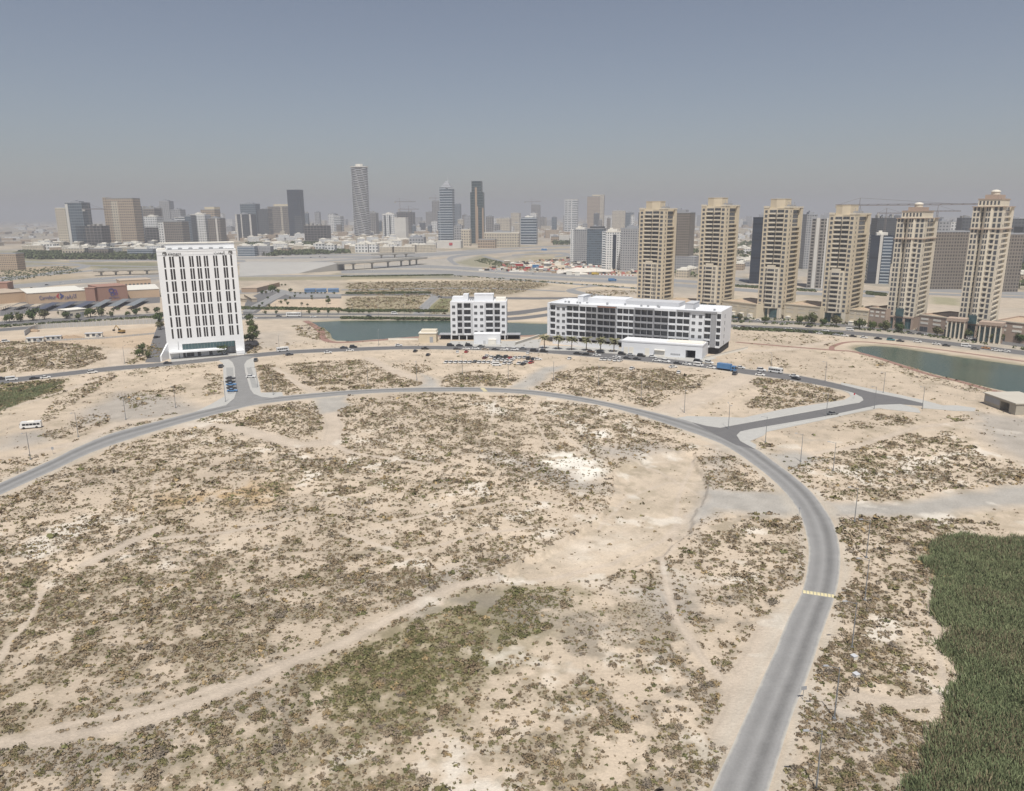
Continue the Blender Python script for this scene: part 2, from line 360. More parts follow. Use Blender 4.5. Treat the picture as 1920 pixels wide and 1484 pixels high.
# scrub areas: polygon, density per m2, greenness 0-1, size factor; later ones win
VEG = [
 ([(-200, 640), (400, 640), (900, 640), (1400, 640), (2050, 700), (2050, 1000), (1580, 960), (1400, 840), (900, 735), (400, 775), (-200, 980)], .010, .2, .9),
 ([(1380, 622), (1590, 634), (1560, 650), (1380, 640)], .03, .3, 1.1), ([(1470, 630), (1580, 636), (1570, 645), (1480, 642)], .06, .5, 1.0),
 ([(-300, 1040), (0, 932), (250, 824), (400, 780), (560, 754), (800, 738), (980, 743), (1140, 767), (1260, 803), (1398, 865), (1470, 935), (1508, 1010), (1500, 1108), (1340, 1455), (1250, 1900), (-700, 1900)], .30, .10, 1.0),
 ([(-300, 1060), (150, 985), (500, 1040), (800, 1030), (960, 1060), (850, 1140), (640, 1230), (300, 1380), (-300, 1440)], .55, .12, .95),
 ([(-600, 1440), (0, 1400), (300, 1365), (600, 1250), (780, 1180), (900, 1250), (820, 1400), (900, 1800), (-900, 1800)], .55, .30, 1.0),
 ([(560, 1290), (640, 1230), (830, 1130), (960, 1100), (1070, 1110), (1050, 1180), (900, 1260), (810, 1350), (640, 1350)], .85, .9, 1.1),
 ([(900, 1120), (960, 1096), (1075, 1108), (1060, 1150), (960, 1170), (890, 1150)], 1.5, .8, .9),
 ([(870, 1170), (940, 1180), (930, 1230), (880, 1215)], 1.6, .75, .9),
 ([(1000, 1260), (1280, 1180), (1380, 1250), (1345, 1460), (1200, 1900), (900, 1900), (930, 1330)], .44, .12, 1.05),
 ([(1080, 1130), (1230, 1110), (1260, 1180), (1150, 1230), (1060, 1190)], .45, .05, .6),
 ([(860, 740), (1120, 768), (1200, 790), (1100, 850), (960, 860), (860, 850)], .34, .05, .95),
 ([(470, 830), (600, 850), (900, 860), (960, 900), (600, 930), (300, 900), (400, 850)], .30, .15, 1.1),
 ([(1160, 870), (1240, 840), (1300, 850), (1320, 900), (1240, 930), (1150, 920)], .05, .4, .9),
 ([(1400, 870), (1455, 925), (1400, 920), (1330, 880), (1300, 830), (1210, 790), (1260, 805)], .40, .1, .9),
 ([(1290, 1000), (1400, 965), (1505, 968), (1512, 1040), (1495, 1110), (1440, 1180), (1300, 1150), (1280, 1080), (1250, 1045)], .46, .12, 1.1),
 ([(530, 683), (600, 676), (690, 676), (730, 697), (795, 717), (780, 725), (600, 737), (560, 708)], .36, .15, 1.0),
 ([(480, 688), (505, 684), (580, 738), (490, 743), (482, 725)], .40, .15, 1.0),
 ([(735, 683), (800, 684), (810, 695), (780, 702), (745, 692)], .28, .15, 1.0),
 ([(825, 725), (832, 712), (850, 700), (900, 695), (960, 699), (975, 714), (950, 727), (880, 727)], .40, .2, 1.0),
 ([(998, 727), (1050, 699), (1110, 688), (1200, 690), (1345, 706), (1290, 735), (1215, 765), (1110, 745), (1010, 732)], .34, .15, 1.0),
 ([(1390, 706), (1480, 712), (1560, 730), (1592, 745), (1560, 752), (1450, 772), (1400, 762), (1430, 735)], .34, .15, 1.0),
 ([(1478, 890), (1520, 845), (1600, 830), (1780, 808), (1850, 850), (1930, 880), (1930, 905), (1850, 918), (1740, 932), (1640, 940), (1552, 940)], .30, .25, 1.1),
 ([(1570, 800), (1640, 775), (1720, 785), (1700, 800), (1600, 806)], .35, .2, 1.0),
 ([(1405, 830), (1440, 822), (1450, 840), (1425, 842)], .5, .5, 1.2),
 ([(1760, 780), (1810, 778), (1830, 792), (1780, 793)], .35, .3, 1.0),
 ([(1580, 970), (1700, 970), (1790, 985), (1745, 1010), (1755, 1100), (1785, 1250), (1740, 1420), (1700, 1900), (1400, 1900), (1455, 1460), (1545, 1220), (1578, 1090)], .52, .12, 1.15),
 ([(1700, 968), (1860, 975), (1925, 1005), (1780, 1003)], .6, .3, 1.1),
 ([(-200, 645), (60, 640), (180, 650), (208, 670), (140, 692), (-200, 708)], .38, .2, 1.0),
 ([(-100, 728), (120, 712), (118, 738), (60, 752), (0, 778), (-100, 800)], .5, .9, 1.2),
 ([(225, 742), (340, 722), (350, 738), (250, 766)], .26, .2, 1.0),
 ([(380, 703), (415, 700), (418, 738), (385, 742)], .32, .1, .9),
 ([(135, 830), (210, 800), (330, 772), (338, 786), (250, 812), (150, 834)], .30, .2, 1.0),
 ([(60, 785), (120, 740), (215, 692), (225, 705), (160, 745), (90, 792)], .26, .2, 1.0),
 ([(70, 820), (140, 785), (215, 775), (205, 792), (110, 825)], .26, .1, 1.0),
 ([(-100, 915), (0, 862), (90, 852), (100, 860), (60, 880), (0, 903)], .26, .2, 1.0),
 ([(180, 690), (330, 683), (400, 680), (380, 690), (230, 705)], .12, .2, .8),
 ([(550, 612), (600, 605), (615, 618), (622, 634), (590, 640), (560, 628)], .16, .4, 1.0),
 ([(462, 645), (482, 648), (490, 664), (465, 668)], .3, .3, 1.0),
 ([(1490, 700), (1560, 706), (1540, 722), (1500, 712)], .05, .2, 1.0), ([(1440, 675), (1470, 672), (1480, 688), (1450, 690)], .1, .3, 1.0),
 ([(1620, 668), (1750, 700), (1860, 730), (1850, 740), (1700, 705), (1610, 674)], .06, .3, 1.0),
 ([(250, 652), (300, 645), (310, 665), (240, 685)], .1, .6, 1.4),
 ([(652, 530), (1000, 526), (1030, 535), (960, 552), (800, 558), (652, 552)], .055, .25, 1.5),
 ([(652, 558), (800, 556), (790, 583), (652, 583)], .07, .3, 1.4), ([(830, 560), (845, 565), (840, 590), (800, 590)], .06, .7, 1.4),
 ([(1100, 545), (1190, 545), (1190, 552), (1100, 558)], .04, .3, 1.4),
]
ROADSIDE = []     # filled below with road footprints so that nothing grows on them
BLOCKS = []
def pts_road(l, r): return G(l), G(r)
RING_OUT = [(-260, 1030), (-100, 952), (0, 906), (100, 861), (140, 841), (212, 812), (300, 789), (370, 771.5), (430, 758), (478, 748), (530, 743), (595, 737), (660, 732), (738, 728.4), (817, 726.6), (900, 727), (987, 731), (1062, 740), (1112, 749), (1175, 762), (1237, 776), (1300, 793), (1360, 814), (1416, 841), (1450, 865), (1484, 890), (1520, 921), (1545, 953), (1563, 983), (1574, 1025), (1575, 1066), (1567, 1114), (1539, 1195), (1518, 1260), (1486, 1341), (1454, 1442), (1425, 1540), (1380, 1750)]
RING_IN = [(-260, 1075), (-100, 980), (0, 929), (100, 883), (175, 848), (250, 822), (325, 799), (390, 781), (440, 769), (478, 760), (556, 750), (634, 742.5), (712, 737), (790, 735), (895, 735), (987, 739.6), (1066, 750), (1144, 764.5), (1206, 781.5), (1262, 800), (1316, 818.5), (1362, 838), (1413, 872), (1450, 902), (1478, 931), (1498, 961), (1512, 1004), (1516, 1046), (1505, 1106), (1478, 1160), (1450, 1228), (1413, 1309), (1377, 1390), (1344, 1460), (1305, 1550), (1225, 1750)]
BACK_N = [(-200, 725), (0, 710), (100, 700), (210, 687.5), (300, 680.5), (400, 671), (460, 665), (530, 658), (634, 653), (765, 649), (890, 649.5), (1010, 653), (1091, 659), (1172, 665), (1254, 673), (1315, 681), (1396, 692), (1450, 697.8), (1501, 705), (1577, 721), (1633, 735), (1689, 746), (1731, 755)]
BACK_S = [(-200, 736), (0, 720.5), (100, 708), (210, 696), (300, 688), (410, 677), (478, 670.5), (556, 663.5), (660, 659), (765, 655.5), (895, 657), (1010, 662), (1111, 670), (1213, 679), (1294, 687.5), (1355, 695), (1400, 702.5), (1436, 707), (1506, 717.5), (1574, 731), (1640, 748), (1689, 758), (1731, 762)]
SIDE_ST = G([(428, 674), (436, 680), (440, 689), (443, 736), (439, 748), (424, 760.5), (440, 763), (490, 752), (510, 747), (491, 745), (476, 739.5), (469.5, 731), (460, 700), (458, 684), (463, 676), (478, 669), (455, 668)])
LINK_RD = G([(1299, 793), (1325, 799.5), (1350, 803), (1380, 797.5), (1464, 782.5), (1549, 767), (1597, 758), (1611, 756), (1619, 751), (1616, 745), (1600, 737), (1574, 729), (1633, 737), (1689, 748), (1731, 757), (1731, 762), (1689, 758.5), (1647, 760), (1605, 769), (1549, 781), (1492, 791), (1410, 805), (1388, 810), (1381, 817), (1388, 828), (1416, 843), (1380, 835)])
def ribbon_poly(l, r):
    a = [tuple(p) for p in catmull(G(l), 6)]; b = [tuple(p) for p in catmull(G(r), 6)]
    return a + b[::-1]
RING_P = ribbon_poly(RING_OUT, RING_IN); BACK_P = ribbon_poly(BACK_N, BACK_S)
RING_MID = [((P(*a) + P(*b)) / 2)[:2] for a, b in zip([tuple(p) for p in RING_OUT], [tuple(p) for p in RING_OUT])]
def clear_mask(x, y, pad=1.0):
    """true where shrubs may grow"""
    ok = np.ones(x.shape, bool)
    for pol in (RING_P, BACK_P, SIDE_ST, LINK_RD) + tuple(PAVES) + (LAKE1, LAKE2) + tuple(BLOCKS):
        b = inbox(pol, x, y, pad + 1)
        if b.any():
            q = sdist(pol, x[b], y[b]) > pad
            idx = np.where(b)[0]; ok[idx[~q]] = False
    return ok
PAVES = [G(p) for p in (
 [(1269, 784.5), (1290, 781), (1394, 784), (1470, 767.5), (1548, 756), (1583, 750.5), (1595, 744), (1592, 738), (1578, 731.6), (1600, 737.5), (1616, 745.5), (1619, 751), (1611, 756), (1597, 758), (1549, 767), (1464, 782.5), (1380, 797.5), (1350, 803), (1325, 799.5), (1299, 793)],
 [(1410, 805), (1388, 810), (1381, 817), (1388, 828), (1416, 843), (1418, 835), (1406, 828), (1433, 817), (1437, 810.5), (1492, 799), (1549, 787), (1605, 774), (1647, 766), (1661, 768), (1726, 775), (1722, 767), (1689, 758.5), (1647, 760), (1605, 769), (1549, 781), (1492, 791)],
 [(1577, 718), (1633, 730), (1689, 741.5), (1731, 751), (1768, 761), (1796, 761), (1830, 766), (1827, 772), (1790, 771), (1731, 766), (1731, 757), (1689, 747), (1633, 736), (1577, 722)],
 [(410, 676), (428, 674), (436, 680), (440, 689), (443, 736), (439, 748), (424, 760.5), (404, 765.5), (366, 773), (395, 759), (421, 744), (420, 738), (418, 682)],
 [(458, 684), (463, 676), (480, 671), (476, 676), (478, 690), (486, 720), (489, 737), (529, 736), (531, 743), (510, 747), (491, 745), (476, 739.5), (469.5, 731), (460, 700)],
)]
def CLR(x, y):
    k = np.ones(x.shape)
    for pol in (RING_P, BACK_P, SIDE_ST, LINK_RD) + tuple(PAVES):
        b = inbox(pol, x, y, 5)
        if b.any(): k[b] = np.minimum(k[b], np.clip((sdist(pol, x[b], y[b]) - 1.2) / 3, 0, 1))
    return k * (np.hypot(x, y) < 380) * np.clip((380 - np.hypot(x, y)) / 40, 0, 1)
def elev(x, y):
    z = np.zeros(x.shape)
    for L, dep in ((LAKE1, 2.2), (LAKE2, 2.2)):
        b = inbox(L, x, y, 12)
        if b.any():
            d = sdist(L, x[b], y[b]); z[b] -= np.clip((2 - d) / 8, 0, 1) * dep
    b = inbox(EBARE, x, y, 6)
    if b.any():
        xx, yy = x[b], y[b]; d = sdist(EBARE, xx + 5 * (fbm(xx, yy, 9, 3) - .5), yy + 5 * (fbm(xx, yy, 9, 9) - .5))
        t = np.clip((.6 - d) / 1.6, 0, 1); z[b] -= t * t * (3 - 2 * t) * 1.1
    r = np.hypot(x, y); z += (fbm(x, y, 3.5, 401, 3) - .5) * .35 * np.clip((700 - r) / 200, 0, 1) * CLR(x, y)
    return z
def paint(x, y):
    """albedo of the ground at world points: real patches of sand, litter, salt, gravel, tarmac dust"""
    n1 = fbm(x, y, 55, 1); n2 = fbm(x, y, 14, 5); n3 = fbm(x, y, 4, 8)
    base = np.stack([.495 + 0 * x, .415 + 0 * x, .325 + 0 * x], -1)
    k = (.84 + .32 * n1)[:, None] * (.90 + .2 * n2)[:, None]
    c = base * k
    r = np.hypot(x, y)
    far = np.clip((r - 620) / 250, 0, 1)[:, None]
    p1 = fbm(x, y * .45, 60, 301, 5); p2 = fbm(x, y * .6, 16, 303, 4)
    fc = np.array([.40, .345, .275]) * (.70 + .6 * p2[:, None])
    ov = np.clip((p1 - .5) * 6, 0, 1)[:, None]; fc = fc * (1 - .65 * ov) + np.array([.215, .20, .14]) * .65 * ov * (.7 + .6 * p2[:, None])
    pg = np.clip((fbm(x, y * .4, 85, 311, 3) - .56) * 9, 0, 1)[:, None]; fc = fc * (1 - .6 * pg) + np.array([.30, .29, .275]) * .6 * pg
    c = c * (1 - far) + far * fc
    wx = 6 * (n2 - .5); wy = 6 * (fbm(x, y, 14, 77) - .5)
    def mixp(poly, col, soft, amt=1.0, warp=1.0, nz=0.0):
        b = inbox(poly, x, y, soft * 2 + 8)
        if not b.any(): return
        d = sdist(poly, x[b] + wx[b] * warp, y[b] + wy[b] * warp)
        t = np.clip(.5 - d / (2 * soft), 0, 1) * amt
        if nz: t = t * np.clip((n3[b] - .5) * 4 * nz + 1, 0, 1)
        c[b] = c[b] * (1 - t[:, None]) + np.array(col) * t[:, None] * (.85 + .3 * n3[b])[:, None]
    # vegetation litter and grey crust
    for pts, den, gr, sz in VEG:
        poly = G(pts); soft = 4 if max(p[1] for p in pts) < 800 else 7
        b = inbox(poly, x, y, soft * 2 + 8)
        if not b.any(): continue
        d = sdist(poly, x[b] + wx[b], y[b] + wy[b])
        cl = .55 * fbm(x[b], y[b], 7, 31, 4) + .45 * fbm(x[b], y[b], 2.2, 131, 3); thr = .52 - .26 * min(den, 1.2)
        t = np.clip(.5 - d / (2 * soft), 0, 1) * np.clip((cl - thr) * 6, 0, 1) * min(.8, .42 + .35 * den)
        lit = np.array([.265, .225, .165]) * (1 - gr) + np.array([.17, .155, .075]) * gr
        gy = fbm(x[b], y[b], 22, 41)[:, None]
        lit = lit * (1 - np.clip((gy - .5) * 3, 0, .6)) + np.array([.235, .215, .195]) * np.clip((gy - .5) * 3, 0, .6)
        c[b] = c[b] * (1 - t[:, None]) + lit * t[:, None]
    for g in GREYS: mixp(g, (.33, .31, .285), 5, .75)
    mixp(EBARE, (.49, .42, .335), 10, .45, 2.2)
    for line, wd in TRACKS:
        L = G(line)
        b = inbox(L, x, y, wd * 2 + 5)
        if not b.any(): continue
        d = ldist(L, x[b] + wx[b] * .3, y[b] + wy[b] * .3)
        t = np.clip((wd * 1.0 - d) / (wd * .5 + .4), 0, 1) * .85
        rut = 1 - .12 * np.exp(-((d - wd * .45) / .35) ** 2) if wd > 1.5 else 1 + 0 * d
        c[b] = c[b] * (1 - t[:, None]) + np.array([.49, .42, .345]) * (t * rut * (.9 + .2 * n3[b]))[:, None]
    for g in GRAV: mixp(g, (.36, .345, .32), 2.5, .9)
    mixp(SALT, (.70, .67, .60), 2.5, 1, 1.3, 1.5); mixp(SALT2, (.75, .72, .66), 2, .9, 1.2, 1.5); mixp(SALT3, (.62, .56, .48), 5, .7, 1.5, 1)
    # scattered salt crust in the dense scrub
    s = np.clip((fbm(x, y, 9, 63) - .62) * 9, 0, 1) * np.clip((n1 - .42) * 5, 0, 1) * (r < 330)
    c += (np.array([.68, .64, .57]) - c) * (s * .6)[:, None]
    # orange dry grass patch
    mixp(G([(285, 935), (400, 925), (480, 905), (540, 915), (480, 945), (360, 955), (290, 955)]), (.40, .25, .09), 6, .55, 2, 1.5)
    # dusty shoulders of the roads
    for pol in (RING_P, BACK_P, LINK_RD):
        b = inbox(pol, x, y, 8)
        if b.any():
            d = sdist(pol, x[b], y[b]); t = np.clip(1 - np.abs(d - 1.2) / (1.2 + 2.5 * n2[b]), 0, 1) * .6
            c[b] = c[b] * (1 - t[:, None]) + np.array([.46, .42, .36]) * t[:, None]
    # beyond the arterial road
    for pts, col, soft, amt in FARPAINT: mixp(G(pts), col, soft, amt, .6)
    for L in (LAKE1, LAKE2):
        b = inbox(L, x, y, 20)
        if b.any():
            d = sdist(L, x[b], y[b]); t = np.clip(1 - d / (2 + 5 * n2[b]), 0, 1)
            c[b] = c[b] * (1 - t[:, None]) + np.array([.24, .22, .155]) * t[:, None]
    return np.clip(c, .02, .9)
OLV = (.17, .17, .10)
FARPAINT = [
 ([(470, 604), (560, 603), (600, 612), (610, 640), (480, 655), (462, 640)], (.44, .38, .31), 6, .6),
 ([(650, 532), (1000, 526), (1040, 535), (960, 552), (800, 558), (650, 554)], (.30, .25, .17), 8, .7),
 ([(650, 559), (800, 556), (788, 584), (650, 584)], (.27, .235, .15), 6, .75),
 ([(790, 583), (830, 556), (850, 560), (840, 592)], (.15, .16, .07), 4, .8),
 ([(560, 585), (840, 583), (1000, 590), (840, 594), (560, 592)], (.20, .19, .11), 5, .7),
 ([(650, 520), (1200, 533), (1200, 545), (1100, 542), (1000, 530), (650, 529)], (.55, .46, .34), 8, .8),
 ([(640, 500), (760, 490), (900, 480), (905, 500), (1200, 517), (1200, 534), (900, 518), (640, 514)], (.36, .34, .31), 6, .75),
 ([(640, 476), (800, 472), (960, 468), (960, 474), (800, 484), (640, 490), (440, 492), (440, 480)], (.36, .345, .32), 8, .7),
 ([(440, 584), (640, 583), (860, 586), (860, 601), (640, 600), (440, 601)], (.33, .31, .27), 4, .75),
 ([(1345, 586), (1500, 594), (1700, 610), (1920, 636), (1990, 650), (1990, 680), (1700, 642), (1500, 625), (1345, 616)], (.33, .31, .27), 4, .7),
 ([(0, 600), (300, 585), (300, 603), (0, 622)], (.33, .31, .27), 4, .7),
 ([(440, 520), (640, 519), (850, 516), (850, 521), (640, 525), (440, 527)], OLV, 6, .6),
 ([(440, 500), (640, 500), (900, 508), (900, 512), (640, 512), (440, 515)], (.42, .38, .31), 8, .5),
 ([(0, 505), (60, 500), (130, 495), (150, 520), (60, 530), (0, 530)], (.36, .29, .20), 15, .8),
 ([(150, 493), (300, 492), (300, 503), (180, 505)], OLV, 12, .8),
 ([(90, 465), (300, 470), (300, 478), (120, 482)], (.06, .07, .04), 20, .9),
 ([(900, 500), (1000, 492), (1190, 500), (1190, 515), (1050, 512), (930, 505)], (.55, .47, .36), 15, .8),
 ([(960, 485), (1070, 478), (1070, 488), (980, 497)], (.33, .29, .20), 15, .8),
 ([(850, 493), (905, 478), (990, 500), (1010, 508), (880, 500)], (.22, .21, .13), 10, .7),
 ([(1380, 530), (1540, 530), (1560, 545), (1380, 548)], (.5, .42, .33), 12, .7),
 ([(1700, 535), (1920, 545), (1980, 580), (1700, 575)], (.45, .38, .30), 12, .7),
 ([(1000, 430), (1200, 430), (1200, 460), (1040, 470), (1000, 450)], (.40, .34, .27), 30, .5),
 ([(-200, 430), (120, 432), (120, 455), (-200, 470)], (.26, .24, .21), 60, .7),
 ([(-200, 472), (40, 470), (120, 480), (60, 500), (-200, 512)], (.20, .20, .13), 30, .6),
 ([(1268, 500), (1310, 500), (1310, 522), (1268, 518)], (.12, .12, .09), 8, .8),
 ([(1376, 520), (1500, 525), (1500, 535), (1376, 532)], (.20, .20, .19), 5, .8),
 ([(1625, 520), (1700, 528), (1800, 540), (1740, 545), (1625, 535)], (.25, .235, .20), 8, .8),
 ([(1745, 556), (1800, 560), (1800, 574), (1745, 570)], (.26, .25, .16), 5, .8),
 ([(1640, 556), (1664, 558), (1664, 570), (1640, 568)], (.36, .30, .24), 5, .8),
 ([(0, 640), (80, 632), (300, 612), (300, 648), (225, 655), (190, 648), (60, 640)], (.46, .36, .26), 5, .8),
 ([(40, 575), (300, 560), (300, 585), (0, 600), (0, 585)], (.42, .35, .28), 8, .6),
 ([(490, 560), (640, 556), (640, 585), (490, 585)], (.50, .40, .30), 4, .8),
]

def build_ground():
    rs = [30.0]
    while rs[-1] < 60000:
        r = rs[-1]
        if r < 85: dr = 2.5
        elif r < 3000: dr = min(max(r * r / 60000, .38), 7)
        else: dr = r * .05
        rs.append(r + dr)
    rs = np.array(rs)
    az = np.r_[np.arange(-180, -46, 6), np.linspace(-45, 45, 1100), np.arange(50, 180, 6)] * math.pi / 180
    nr, na = len(rs), len(az)
    Rr, A = np.meshgrid(rs, az, indexing='ij')
    x = (Rr * np.sin(A)).ravel(); y = (Rr * np.cos(A)).ravel()
    z = elev(x, y)
    v = np.stack([x, y, z], -1)
    i = np.arange(nr - 1)[:, None] * na; j = np.arange(na)[None, :]; j2 = (j + 1) % na
    f = np.stack([i + j, i + j2, i + na + j2, i + na + j], -1).reshape(-1, 4)[:, ::-1]
    v = np.vstack([v, [[0, 0, 0]]]); cen = len(v) - 1
    me = bpy.data.meshes.new('ground')
    nv = len(v); nf = len(f)
    me.vertices.add(nv); me.vertices.foreach_set('co', v.astype(np.float32).ravel())
    tri = np.stack([np.full(na, cen), np.arange(na), (np.arange(na) + 1) % na], -1)[:, ::-1]
    me.loops.add(nf * 4 + na * 3); me.loops.foreach_set('vertex_index', np.r_[f.ravel(), tri.ravel()].astype(np.int32))
    me.polygons.add(nf + na)
    me.polygons.foreach_set('loop_start', np.r_[np.arange(nf) * 4, nf * 4 + np.arange(na) * 3].astype(np.int32))
    me.update(calc_edges=True); me.validate()
    c = paint(x, y); c = np.vstack([c, [[.45, .38, .3]]])
    at = me.color_attributes.new('albedo', 'FLOAT_COLOR', 'POINT')
    at.data.foreach_set('color', np.c_[c, np.ones(nv)].astype(np.float32).ravel())
    me.polygons.foreach_set('use_smooth', np.ones(nf + na, bool))
    m, t, b = nm('desert_sand')
    a = t.nodes.new('ShaderNodeVertexColor'); a.layer_name = 'albedo'
    ge = t.nodes.new('ShaderNodeNewGeometry')
    n1 = t.nodes.new('ShaderNodeTexNoise'); n1.inputs['Scale'].default_value = 1.6; n1.inputs['Detail'].default_value = 6; n1.inputs['Roughness'].default_value = .65
    n2 = t.nodes.new('ShaderNodeTexNoise'); n2.inputs['Scale'].default_value = .12; n2.inputs['Detail'].default_value = 5
    t.links.new(ge.outputs['Position'], n1.inputs['Vector']); t.links.new(ge.outputs['Position'], n2.inputs['Vector'])
    k = M_(t, 'ADD', M_(t, 'MULTIPLY', n1.outputs['Fac'], .50), M_(t, 'MULTIPLY', n2.outputs['Fac'], .45)); k = M_(t, 'ADD', k, .54)
    vm = t.nodes.new('ShaderNodeVectorMath'); vm.operation = 'SCALE'
    t.links.new(a.outputs['Color'], vm.inputs[0]); t.links.new(k, vm.inputs['Scale'])
    t.links.new(vm.outputs[0], b.inputs['Base Color']); b.inputs['Roughness'].default_value = .95; b.inputs['Specular IOR Level'].default_value = .1
    bp = t.nodes.new('ShaderNodeBump'); bp.inputs['Strength'].default_value = .6; bp.inputs['Distance'].default_value = .5
    t.links.new(n1.outputs['Fac'], bp.inputs['Height']); t.links.new(bp.outputs[0], b.inputs['Normal'])
    me.materials.append(m)
    o = link('ground', me); tag(o, kind='structure')
build_ground()

# ---------------------------------------------------------------- water
def water(name, poly):
    m = MATS.get('lake_water')
    if not m:
        m, t, b = nm('lake_water'); MATS['lake_water'] = m
        b.inputs['Base Color'].default_value = (.028, .060, .056, 1); b.inputs['Roughness'].default_value = .16; b.inputs['IOR'].default_value = 1.33
        no = t.nodes.new('ShaderNodeTexNoise'); no.inputs['Scale'].default_value = .9; no.inputs['Detail'].default_value = 5
        ge = t.nodes.new('ShaderNodeNewGeometry'); t.links.new(ge.outputs['Position'], no.inputs['Vector'])
        bp = t.nodes.new('ShaderNodeBump'); bp.inputs['Strength'].default_value = .35; bp.inputs['Distance'].default_value = .3
        t.links.new(no.outputs['Fac'], bp.inputs['Height']); t.links.new(bp.outputs[0], b.inputs['Normal'])
        n3 = t.nodes.new('ShaderNodeTexNoise'); n3.inputs['Scale'].default_value = .03; t.links.new(ge.outputs['Position'], n3.inputs['Vector'])
        mx = t.nodes.new('ShaderNodeMix'); mx.data_type = 'RGBA'; mx.inputs['A'].default_value = (.035, .058, .040, 1); mx.inputs['B'].default_value = (.058, .095, .07, 1)
        t.links.new(n3.outputs['Fac'], mx.inputs['Factor']); t.links.new(mx.outputs['Result'], b.inputs['Base Color'])
    a = np.array(poly); c = a.mean(0); 
    me = bpy.data.meshes.new(name)
    pts = []
    n = len(poly)
    for i in range(n):
        p = np.array(poly[i]); q = np.array(poly[(i + 1) % n]); pr = np.array(poly[i - 1])
        e = (q - pr); e /= np.linalg.norm(e); nrm = np.array([-e[1], e[0]])
        if (p + nrm * .5 - p).dot(c - p) > 0: nrm = -nrm
        pts.append(tuple(p + nrm * 3) + (-.7,))
    me.from_pydata(pts, [], [tuple(range(n))]); me.materials.append(m)
    tag(link(name, me), kind='structure')
water('water', LAKE1); water('water', LAKE2)

# ---------------------------------------------------------------- roads
def asphalt(name, col, edge=(.40, .375, .33), worn=True):
    m, t, b = nm(name)
    uv = t.nodes.new('ShaderNodeUVMap'); uv.uv_map = 'm'; sx = t.nodes.new('ShaderNodeSeparateXYZ'); t.links.new(uv.outputs[0], sx.inputs[0])
    ge = t.nodes.new('ShaderNodeNewGeometry')
    n1 = t.nodes.new('ShaderNodeTexNoise'); n1.inputs['Scale'].default_value = .25; n1.inputs['Detail'].default_value = 6; n1.inputs['Roughness'].default_value = .7
    n2 = t.nodes.new('ShaderNodeTexNoise'); n2.inputs['Scale'].default_value = 2.5; n2.inputs['Detail'].default_value = 4
    t.links.new(ge.outputs['Position'], n1.inputs['Vector']); t.links.new(ge.outputs['Position'], n2.inputs['Vector'])
    # wheel lanes: u runs 0..1 across
    def band(c_, hw, amp):
        q = M_(t, 'SUBTRACT', 1.0, M_(t, 'DIVIDE', M_(t, 'ABSOLUTE', M_(t, 'SUBTRACT', sx.outputs[0], c_)), hw)); q.node.use_clamp = True
        return M_(t, 'MULTIPLY', M_(t, 'MINIMUM', q, .8), amp)
    mp = t.nodes.new('ShaderNodeMapping'); mp.inputs['Scale'].default_value = (1.0, .35, 1); t.links.new(uv.outputs[0], mp.inputs[0])
    nl = t.nodes.new('ShaderNodeTexNoise'); nl.inputs['Scale'].default_value = 3.0; nl.inputs['Detail'].default_value = 3; t.links.new(mp.outputs[0], nl.inputs['Vector'])
    ln = M_(t, 'ADD', band(.32, .20, .50 if worn else .15), band(.72, .18, .24 if worn else .12))
    ln = M_(t, 'MULTIPLY', ln, M_(t, 'ADD', M_(t, 'MULTIPLY', nl.outputs['Fac'], .5), .75))
    d = M_(t, 'ABSOLUTE', M_(t, 'SUBTRACT', sx.outputs[0], .5))            # 0 centre .5 edge
    ed = M_(t, 'MULTIPLY', M_(t, 'SUBTRACT', M_(t, 'ADD', d, M_(t, 'MULTIPLY', M_(t, 'SUBTRACT', n1.outputs['Fac'], .5), .16)), .43), 14)
    ed.node.use_clamp = True
    k = M_(t, 'ADD', M_(t, 'MULTIPLY', n1.outputs['Fac'], .4), M_(t, 'MULTIPLY', n2.outputs['Fac'], .3)); k = M_(t, 'ADD', k, .76); k = M_(t, 'SUBTRACT', k, ln)
    vm = t.nodes.new('ShaderNodeVectorMath'); vm.operation = 'SCALE'; vm.inputs[0].default_value = col; t.links.new(k, vm.inputs['Scale'])
    mx = t.nodes.new('ShaderNodeMix'); mx.data_type = 'RGBA'; t.links.new(ed, mx.inputs['Factor']); t.links.new(vm.outputs[0], mx.inputs['A']); mx.inputs['B'].default_value = edge + (1,)
    t.links.new(mx.outputs['Result'], b.inputs['Base Color']); b.inputs['Roughness'].default_value = .9
    return m
ASPH = asphalt('sun_bleached_asphalt', (.235, .233, .23), edge=(.42, .40, .36))
ASPH2 = asphalt('dark_asphalt', (.125, .123, .125), worn=False)
ASPH_HW = asphalt('pale_highway_asphalt', (.23, .23, .23), edge=(.36, .34, .30), worn=False)
def grid_uv(me, n):
    uv = me.uv_layers.new(name='m'); d = np.zeros((len(me.loops), 2), np.float32)
    vi = np.zeros(len(me.loops), np.int32); me.loops.foreach_get('vertex_index', vi)
    d[:, 0] = (vi % n) / (n - 1); d[:, 1] = vi // n
    uv.data.foreach_set('uv', d.ravel())
